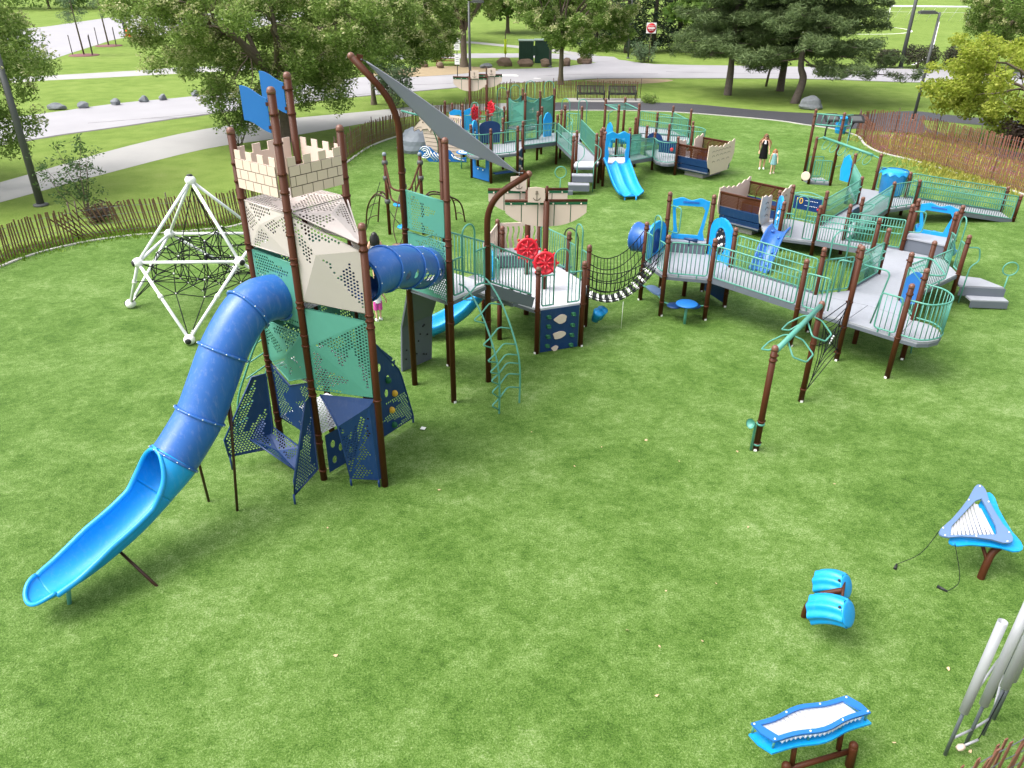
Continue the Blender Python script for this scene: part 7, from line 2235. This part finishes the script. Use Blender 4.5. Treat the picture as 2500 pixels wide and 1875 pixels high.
for (a, b), (ca, cb) in (((X1, (-5.05, 27.2)), ((-5.55, 28.1), (-5.2, 28.75))), ((X2, (-2.9, 27.3)), ((-1.85, 28.85), (-2.2, 29.1)))):
    s_ = -1 if a == X1 else 1
    ra = ease([V(*a, 1.32), V(a[0] + s_ * .45, a[1] + .35, 1.42), V(ca[0] - s_ * .2, ca[1] - .3, .9), V(*ca, 0)], 8)
    rb2 = ease([V(*a, 1.22) + V(0, .3, 0), V(a[0] + s_ * .3, a[1] + .75, 1.40), V(cb[0] - s_ * .15, cb[1] - .15, .9), V(*cb, 0)], 8)
    MB().tube(ra, .03, 8).build('arch_rail', 'brown_steel', rc); MB().tube(rb2, .03, 8).build('arch_rail', 'brown_steel', rc)
    for i in range(5, 24, 4):
        m_ = (ra[i] + rb2[i]) / 2 + V(0, 0, .06)
        MB().tube(ease([ra[i], m_, rb2[i]], 4), .018, 6).build('arch_rung', 'brown_steel', rc)
for i, (x, y, z) in enumerate(((-3.95, 26.5, 1.35), (-3.85, 26.5, .55))):
    MB().lathe([(.001, -.03), (.24, -.03), (.27, 0), (.24, .03), (.001, .04)], (x, y, z), 20).build('pod_disc', 'blue_light', rc)
MB().lathe([(.001, -.03), (.2, -.03), (.22, 0), (.001, .03)], (-3.87, 24.95, .40), 18).build('foot_disc', 'rock_brown', rc)
for s_ in (-.06, .06):
    MB().tube(ease([V(-3.87 + s_, 25.0, .42), V(-3.87 + s_ * 3, 25.2, .9), V(-3.87 + s_, 25.5, 1.5), V(-3.85, 25.75, 1.9)], 6), .016, 6).build('twist_pole', 'brown_steel', rc)
MB().tube([(-3.87, 24.95, -.02), (-3.87, 24.95, .40)], .05, 10).build('stub_post', 'brown', rc)
MB().tube(cord(V(*X1, 1.0), V(-3.95, 26.5, .55), .05, 6), .014, 5).build('stay_rope', 'rope', rc)
MB().tube(cord(V(*X1, 1.9) + V(-.25, .2, 0), V(-5.4, 26.9, .05), .0, 6), .012, 5).build('stay_rope', 'rope', rc)

# ------------------------------------------------------------------ musical instruments on the turf
mt = thing('triangle_metallophone', 'three-cornered blue metallophone with white tubes on a forked brown post', 'instrument', (7.75, 9.6, 0))
CA, CL, CR = V(7.98, 10.66, 1.13), V(6.78, 9.58, .81), V(8.02, 9.42, .79)
def tri_outline(k=0., sh=V(0, 0, 0), ins=0.):
    cen = (CA + CL + CR) / 3; cs = [CA, CL, CR]; out = []
    for i in range(3):
        b, nx, pv = cs[i], cs[(i + 1) % 3], cs[(i - 1) % 3]
        b = b + (cen - b).normalized() * ins * 1.9
        d1, d2 = (pv - b).normalized(), (nx - b).normalized()
        rr = .21 * (1 - ins * 2)
        for t in (0, .25, .5, .75, 1):
            q1, q2 = b + d1 * rr, b + d2 * rr
            out.append(q1 * (1 - t) ** 2 + b * 2 * t * (1 - t) + q2 * t * t)
        nb_ = nx + (cen - nx).normalized() * ins * 1.9
        for t in (.3, .5, .7):
            m_ = b.lerp(nb_, t); out.append(m_.lerp(cen, .13 * (1 - abs(2 * t - 1) ** 2)))
    return [q + sh for q in out]
pn_ = (CL - CA).cross(CR - CA).normalized()
if pn_.z < 0: pn_ = -pn_
tl = tri_outline()
hole = [CA.lerp(CL, .26).lerp(CR, .14), CL.lerp(CA, .20).lerp(CR, .10), CL.lerp(CA, .05).lerp(CR, .17) + pn_ * 0, CR.lerp(CL, .22).lerp(CA, .12), CR.lerp(CA, .30).lerp(CL, .14), CA.lerp(CR, .22).lerp(CL, .12)]
mb = MB(); mb.plate(tl, .03, [hole[::-1]]); tp_ = mb.build('top_plate', 'slate_blue', mt)
mb = MB(); mb.plate(tri_outline(sh=V(.17, -.05, -.13)), .03); mb.build('lower_plate', 'blue_light', mt)
for k in range(11):
    t = (k + .5) / 11
    bt_ = hole[2].lerp(hole[3], t); 
    tp2_ = hole[1].lerp(hole[0], min(1, t * 1.25)) if t < .8 else hole[0].lerp(hole[4], (t - .8) / .2 * .35)
    MB().tube([bt_ - pn_ * .03, tp2_ - pn_ * .03], .026, 10).build('tone_tube', 'alu', mt)
cen_ = (CA + CL + CR) / 3
for q_ in tl[2::3]: MB().ball(q_.lerp(cen_, .06) + pn_ * .018, .014, 6, 5).build('bolt', 'white_plastic', tp_)
MB().tube(ease([V(7.70, 9.48, -.03), V(7.72, 9.50, .30), V(7.80, 9.56, .52), V(7.98, 9.60, .68)], 6), .058, 10).build('post', 'brown', mt)
MB().tube(ease([V(7.72, 9.52, .38), V(7.66, 9.72, .60), V(7.62, 9.9, .74)], 5), .03, 8).build('fork_arm', 'brown', mt)
for i, (p0, p1, p2) in enumerate((((6.93, 9.72, .82), (6.7, 9.65, .4), (6.44, 9.76, .06)), ((7.05, 9.45, .78), (7.15, 9.2, .25), (6.98, 9.14, .06)))):
    ml = thing('beater', ['black beater on a cord lying left of the triangle metallophone', 'black beater on a cord lying in front of the triangle metallophone'][i], 'beater', (p2[0], p2[1], .03), 'beaters on cords')
    MB().tube(ease([V(*p0), V(*p1), V(*p2)], 8), .006, 5).build('cord', 'rope', ml)
    e = V(*p2)
    MB().tube([e, e + V(-.07 if i == 0 else -.10, -.10 if i == 0 else .12, -.01)], 1, 8, rs=[.016, .028]).build('handle', 'black', ml)
xy = thing('xylophone', 'long blue xylophone with white bars on a brown stand at the bottom edge', 'instrument', (3.7, 6.15, 0))
xc0, xc1 = V(3.02, 6.005, 0), V(4.33, 6.415, 0)
xd = (xc1 - xc0).normalized(); xn = Vector((-xd.y, xd.x, 0)); XL = (xc1 - xc0).length
def xo(t, s, ins=0.):
    w = .135 + .055 * math.sin(math.pi * t) ** 1.5 + .014 * math.cos(t * 4 * math.pi)
    return xc0 + xd * (XL * t - s * .06) + xn * (s * (w - ins))
TS = [i / 14 for i in range(15)]
top_ = [xo(t, -1) for t in TS] + [xc1 + xd * .03] + [xo(t, 1) for t in reversed(TS)] + [xc0 - xd * .03]
TH = [.07 + .86 * i / 12 for i in range(13)]
hl = [xo(t, -1, .055) for t in TH] + [xo(t, 1, .055) for t in reversed(TH)]
mb = MB(); mb.plate([q + V(0, 0, .78) for q in top_], .03, [[q + V(0, 0, .78) for q in hl[::-1]]]); tp2 = mb.build('top_plate', 'blue_flag', xy)
mb = MB(); mb.plate([q + (q - (xc0 + xc1) / 2) * .03 + V(.01, -.03, .62) for q in top_], .03); mb.build('lower_plate', 'blue_light', xy)
for k in range(19):
    t = .08 + .84 * (k + .5) / 19
    MB().beam(xo(t, -1, -.005) + V(0, 0, .742), xo(t, 1, -.005) + V(0, 0, .742), .050, .03).build('tone_bar', 'alu', xy)
for i_ in (0, 5, 10, 14):
    for s_ in (-1, 1):
        q = xo(TS[i_] * .96 + .02, s_, .025)
        MB().tube([q + V(0, 0, .64), q + V(0, 0, .77)], .016, 6).build('spacer', 'green', xy)
        MB().ball(q + V(0, 0, .798), .013, 6, 5).build('bolt', 'white_plastic', tp2)
for x, y in ((3.34, 5.92), (4.26, 6.20)):
    MB().tube([V(x, y - .10, -.03), V(x, y - .06, .32), V(x, y - .05, .36)], .055, 12).build('leg', 'brown', xy)
    MB().ball((x, y - .05, .36), .057, 12, 8).build('leg_cap', 'brown', xy)
MB().tube([V(3.36, 5.90, .24), V(4.24, 6.16, .24)], .036, 10).build('stretcher', 'brown', xy)
for x, y in ((3.45, 6.0), (4.1, 6.22)): MB().tube([V(x, y - .05, .26), V(x, y + .02, .62)], .035, 8).build('prop', 'brown', xy)
dr2 = thing('bongo_pair', 'pair of light blue lobed bongo drums on a low brown stem', 'drums', (4.65, 8.7, 0))
def lobed(c, ax, r, L, n=8):
    ax = Vector(ax).normalized(); q = ax.to_track_quat('Z', 'Y')
    def fn(u, v):
        t = 2 * math.pi * u; k = 1 + .085 * math.cos(n * t) * (1 - .3 * v)
        bend = V(0, 0, -.05) * ((v - .5) ** 2 * 4)
        rr = r * k * (1.06 - .10 * v)
        return Vector(c) + ax * (L * (v - .5)) + (q @ V(math.cos(t), math.sin(t), 0)) * rr + bend
    mb = MB().surf(fn, 64, 9, cu=True)
    e = Vector(c) + ax * (L * .5) + V(0, 0, -.05)
    o = mb.build('drum_body', 'blue_light', dr2)
    MB().lathe([(r * .93, -.02), (r * .93, .012), (r * .8, .022), (.001, .024)], e, 32, axis=ax).build('drum_head', 'blue_light', o)
    MB().lathe([(r * 1.0, 0), (.001, .001)], Vector(c) - ax * (L * .5) + V(0, 0, -.05), 32, axis=-ax).build('drum_base', 'blue_light', o)
    s_ = ax.cross(V(0, 0, 1)).normalized()
    for k in (-.28, .28): MB().ball(Vector(c) + ax * (L * k) + (q @ V(0, 0, 0)) + V(0, 0, r * .75) + s_ * (r * .62), .022, 8, 6).build('bolt', 'black', o)
ax_ = (.62, -.58, .42)
lobed((4.66, 8.18, .62), ax_, .205, .52); lobed((4.88, 8.72, .62), ax_, .19, .42)
MB().tube(ease([V(4.52, 8.62, -.03), V(4.50, 8.55, .3), V(4.62, 8.52, .55), V(4.92, 8.46, .72)], 6), .045, 10).build('stem', 'brown', dr2)
MB().tube([V(4.84, 8.30, .74), V(5.00, 8.64, .74)], .022, 8).build('cross_bar', 'brown', dr2)
ch = thing('tubular_chimes', 'row of tall pale grey tubular chimes in the bottom right corner', 'instrument', (6.0, 6.6, 0))
for i, (x, y, z0, z1) in enumerate(((5.54, 6.27, .84, 2.36), (5.87, 6.41, .80, 2.62), (6.18, 6.57, .92, 2.9), (6.45, 6.80, .78, 3.1), (6.62, 7.15, .86, 3.3), (7.35, 8.0, 1.0, 3.4))):
    MB().tube([(x, y, -.03), (x, y, z0 + .25)], .022, 10).build('leg', 'steel_grey', ch)
    mb = MB(); mb.lathe([(.040, z0), (.054, z0 + .01), (.054, z1), (.047, z1), (.047, z1 - .4), (.001, z1 - .4)], (x, y, 0), 24); mb.build('chime_tube', 'chime', ch)
for a, b, z in (((5.54, 6.27), (5.87, 6.41), .34), ((5.87, 6.41), (6.18, 6.57), .34), ((6.18, 6.57), (6.62, 7.15), .5), ((5.54, 6.27), (6.3, 6.95), 1.0)):
    MB().tube([(*a, z), (*b, z)], .016, 8).build('cross_tie', 'chime', ch)
bt = thing('beater', 'pale mallet hanging on a black cord from the chimes', 'beater', (5.75, 6.3, .2), 'beaters on cords')
MB().tube(cord((6.12, 6.48, .95), (5.92, 6.32, .26), .08, 8), .007, 5).build('cord', 'rope', bt)
MB().tube([(5.92, 6.32, .26), (5.72, 6.28, .18)], .017, 8).build('handle', 'chime', bt)
MB().lathe([(.03, -.05), (.045, 0), (.03, .05)], (5.70, 6.275, .17), 12, axis=(1, .2, .4)).build('head', 'tan', bt)

# ------------------------------------------------------------------ people
def person(label, loc, face, h, m, step=0., arms=((.10, 0), (.10, 0)), skinm='skin', group=None):
    """one continuous skinned body; returns the root and a placer in body coordinates (x side, y forward, z up, metres at 1.65 m)"""
    k = h / 1.65
    t = thing('person', label, 'person', (loc[0], loc[1], .03), group)
    cz, sz = math.cos(face), math.sin(face)
    def W(x, y, z): return Vector((x * cz - y * sz, x * sz + y * cz, z)) * k
    v, e, r = [], [], []
    def add(p, rad, par=None):
        v.append(W(*p)); r.append(rad * k)
        if par is not None: e.append((par, len(v) - 1))
        return len(v) - 1
    pel = add((0, 0, .86), .125)
    wa = add((0, .005, 1.03), .105, pel); chst = add((0, 0, 1.24), .125, wa); nk = add((0, -.005, 1.38), .055, chst)
    hd0 = add((0, .0, 1.46), .06, nk); hd = add((0, .012, 1.54), .088, hd0); hd2 = add((0, .008, 1.61), .066, hd)
    for s, (sp, fw) in zip((-1, 1), arms):
        sh_ = add((s * .155, 0, 1.33), .056, chst)
        el = add((s * (.19 + sp * .5), -.02 + fw * .3, 1.07), .040, sh_)
        wr = add((s * (.20 + sp), .04 + fw, .86), .026, el)
        pm = add((s * (.205 + sp), .055 + fw * 1.05, .80), .030, wr)
        for j, (dx, dy, ln) in enumerate(((-.026, .012, .062), (-.010, .018, .075), (.006, .018, .072), (.022, .012, .058))):
            f1 = add((s * (.205 + sp) + dx, .058 + fw * 1.05 + dy, .765), .0095, pm)
            f2 = add((s * (.205 + sp) + dx, .072 + fw * 1.05 + dy, .765 - ln * .5), .0085, f1)
        th_ = add((s * (.205 + sp) - s * .028, .085 + fw * 1.05, .785), .011, pm); add((s * (.205 + sp) - s * .032, .105 + fw * 1.05, .755), .009, th_)
    for s in (-1, 1):
        st_ = s * step
        hp = add((s * .085, 0, .82), .088, pel); kn = add((s * .09, .02 + st_ * .5, .47), .056, hp)
        an = add((s * .09, -.01 + st_, .09), .036, kn); ht = add((s * .09, -.035 + st_, .035), .034, an); toe = add((s * .10, .13 + st_, .025), .030, ht)
    me = bpy.data.meshes.new('body'); me.from_pydata([tuple(p) for p in v], e, [])
    o = bpy.data.objects.new('body', me); COL.objects.link(o); o.parent = t
    me.materials.append(MATS[skinm])
    sk = o.modifiers.new('Skin', 'SKIN'); sk.use_smooth_shade = True
    for i, d in enumerate(me.skin_vertices[0].data):
        d.radius = (r[i], r[i]); d.use_root = (i == 0)
    ss_ = o.modifiers.new('Sub', 'SUBSURF'); ss_.levels = 1; ss_.render_levels = 2
    org = Vector((loc[0], loc[1], .03))
    return t, (lambda x, y, z: org + W(x, y, z)), k

def loft(P, rings, n=20, wav=0.):
    """rings: (z, rx, ry, yoff)"""
    mb = MB(); vs_, fs_ = [], []
    for i, (z, rx, ry, yo) in enumerate(rings):
        for j in range(n):
            a = 2 * math.pi * j / n
            w = 1 + wav * math.sin(5 * a) * (i / len(rings))
            vs_.append(P(rx * w * math.cos(a), yo + ry * w * math.sin(a), z))
    for i in range(len(rings) - 1):
        for j in range(n):
            j2 = (j + 1) % n
            fs_.append((i * n + j, i * n + j2, (i + 1) * n + j2, (i + 1) * n + j))
    return mb.add(vs_, fs_, True)

def hair(P, m, t, length, side=0., back=True):
    mb = MB()
    def fn(u, v):
        a = 2 * math.pi * u; b = v * 1.75
        front = max(0, math.sin(a))
        bb = b * (1 - .42 * front)
        return P(.098 * math.cos(a) * math.sin(bb), .108 * math.sin(a) * math.sin(bb) - .006, 1.548 + .112 * math.cos(bb))
    mb.surf(fn, 24, 8, cu=True)
    o = mb.build('hair', m, t)
    for s in (-1, 1):
        loc_ = [P(s * .085, -.02, 1.55), P(s * .10, -.045, 1.42), P(s * (.11 + side * .3), -.03 + (.09 if side else -.03), 1.25), P(s * (.12 + side * .2), .0 + (.10 if side else -.05), 1.45 - length)]
        MB().tube(ease(loc_, 6), 1, 10, rs=[.03 + .03 * math.sin(math.pi * min(1, i / 14)) - .018 * (i / 18) for i in range(19)]).build('lock', m, o)
    if back:
        pts = [P(0, -.06, 1.60), P(0, -.10, 1.48), P(0, -.13, 1.30), P(0, -.12, 1.45 - length)]
        q = ease(pts, 6)
        mb = MB(); n = len(q)
        vs_, fs_ = [], []
        for i, p in enumerate(q):
            w = .085 + .03 * math.sin(math.pi * i / n) - .03 * (i / n) ** 3
            for j in range(12):
                a = 2 * math.pi * j / 12
                vs_.append(p + (P(1, 0, 0) - P(0, 0, 0)) * (w * math.cos(a)) + (P(0, 1, 0) - P(0, 0, 0)) * (.035 * math.sin(a)))
        for i in range(n - 1):
            for j in range(12): fs_.append((i * 12 + j, i * 12 + (j + 1) % 12, (i + 1) * 12 + (j + 1) % 12, (i + 1) * 12 + j))
        fs_.append(tuple(range((n - 1) * 12, n * 12)))
        mb.add(vs_, fs_, True); mb.build('back_hair', m, o)
    return o

def face(P, t, shades=False):
    mb = MB(); mb.ball(P(0, .102, 1.525), .016, 8, 6); mb.build('nose', 'skin', t)
    MB().tube([P(-.022, .092, 1.487), P(0, .099, 1.484), P(.022, .092, 1.487)], .006, 6).build('mouth', 'red', t)
    for s in (-1, 1):
        MB().ball(P(s * .032, .086, 1.55), .011, 8, 6).build('eye', 'black', t)
        MB().ball(P(s * .088, .0, 1.535), .020, 8, 6, (.5, .8, 1.2)).build('ear', 'skin', t)
    if shades:
        mb = MB()
        for s in (-1, 1): mb.ball(P(s * .036, .096, 1.552), .030, 10, 6, (1, .45, .8))
        mb.tube([P(-.092, .01, 1.56), P(-.066, .085, 1.556), P(.066, .085, 1.556), P(.092, .01, 1.56)], .007, 6)
        mb.build('sunglasses', 'black', t)
def shoes(P, t, m, step):
    for s in (-1, 1):
        mb = MB(); y = s * step
        mb.tube([P(s * .09, -.06 + y, .03), P(s * .095, .05 + y, .035), P(s * .10, .15 + y, .028)], 1, 10, rs=[.042, .046, .036]); mb.build('shoe', m, t)

t, P, k = person('woman in a sleeveless black dress and sunglasses standing on the turf', (12.1, 37.9), R(165), 1.66, None, .04, ((.03, .08), (.02, .03)))
loft(P, [(.50, .205, .17, 0), (.70, .185, .155, 0), (.88, .168, .142, 0), (1.03, .135, .118, .005), (1.20, .150, .132, .0), (1.30, .142, .112, 0), (1.355, .105, .085, 0)], wav=.05).build('dress', 'cloth_black', t)
loft(P, [(1.20, .06, .04, .10), (1.30, .05, .05, .075), (1.36, .04, .05, .05)]).build('blouse', 'cloth_white', t)
hair(P, 'hair_brown', t, .55, .5); face(P, t, True); shoes(P, t, 'white_plastic', .04)
t, P, k = person('small child with red hair walking in a teal patterned dress', (12.35, 37.0), R(160), 1.14, None, .14, ((.06, .10), (.08, -.06)))
loft(P, [(.62, .215, .18, 0), (.80, .19, .16, 0), (1.00, .15, .13, .005), (1.22, .150, .132, 0), (1.32, .135, .11, 0), (1.36, .09, .08, 0)], wav=.06).build('dress', 'cloth_teal', t)
hair(P, 'hair_red', t, .28); face(P, t); shoes(P, t, 'tan', .14)
t, P, k = person('woman with long black hair in a white top behind the crawl tube', (-4.2, 22.4), R(10), 1.62, None, .03)
loft(P, [(.84, .165, .135, 0), (1.03, .140, .120, .005), (1.22, .158, .136, 0), (1.31, .150, .115, 0), (1.37, .085, .075, 0)]).build('top', 'cloth_white', t)
loft(P, [(.50, .17, .14, 0), (.72, .185, .15, 0), (.88, .160, .135, 0)]).build('skirt', 'cloth_white', t)
hair(P, 'hair_black', t, .60); face(P, t); shoes(P, t, 'white_plastic', .03)
t, P, k = person('toddler in bright pink shorts standing under the crawl tube', (-3.72, 19.55), R(20), 1.08, None, .05, ((.10, .12), (.18, .02)))
loft(P, [(.84, .175, .145, 0), (1.03, .155, .130, .005), (1.22, .155, .135, 0), (1.31, .145, .112, 0), (1.37, .085, .075, 0)]).build('top', 'cloth_white', t)
for s in (-1, 1): loft(lambda x, y, z, s=s: P(x + s * .085, y, z), [(.50, .105, .105, .02), (.70, .105, .110, .01), (.90, .095, .120, 0)]).build('shorts_leg', 'cloth_pink', t)
hair(P, 'hair_black', t, .30); face(P, t); shoes(P, t, 'white_plastic', .05)

# ------------------------------------------------------------------ litter and fallen leaves on the turf
random.seed(77)
lm = [cached(('fl', k), lambda k=k: MB().plate([(.030 * math.cos(t) * (1 + .4 * math.sin(3 * t + k)), .022 * math.sin(t), .004 * math.cos(2 * t)) for t in [2 * math.pi * j / 9 for j in range(9)]], .003).mesh('fallen_leaf', 'litter')) for k in range(4)]
for i in range(26):
    x, y = random.uniform(-4, 7), random.uniform(5.2, 15)
    if i < 9: x, y = random.uniform(2, 7.5), random.uniform(6, 10)
    o = inst('fallen_leaf', random.choice(lm), None, (x, y, .052), (random.gauss(0, .3), random.gauss(0, .3), random.uniform(0, 6)), (random.uniform(.5, 1.1),) * 3)
    tag(o, 'small tan fallen leaf lying on the turf', 'leaf', 'fallen leaves on the turf')
tag(MB().plate([(-1.96, 13.86, .06), (-1.86, 13.83, .06), (-1.83, 13.92, .065), (-1.93, 13.95, .065)], .003).build('paper_scrap', 'paper'), 'scrap of white paper on the turf right of the castle tower', 'paper')
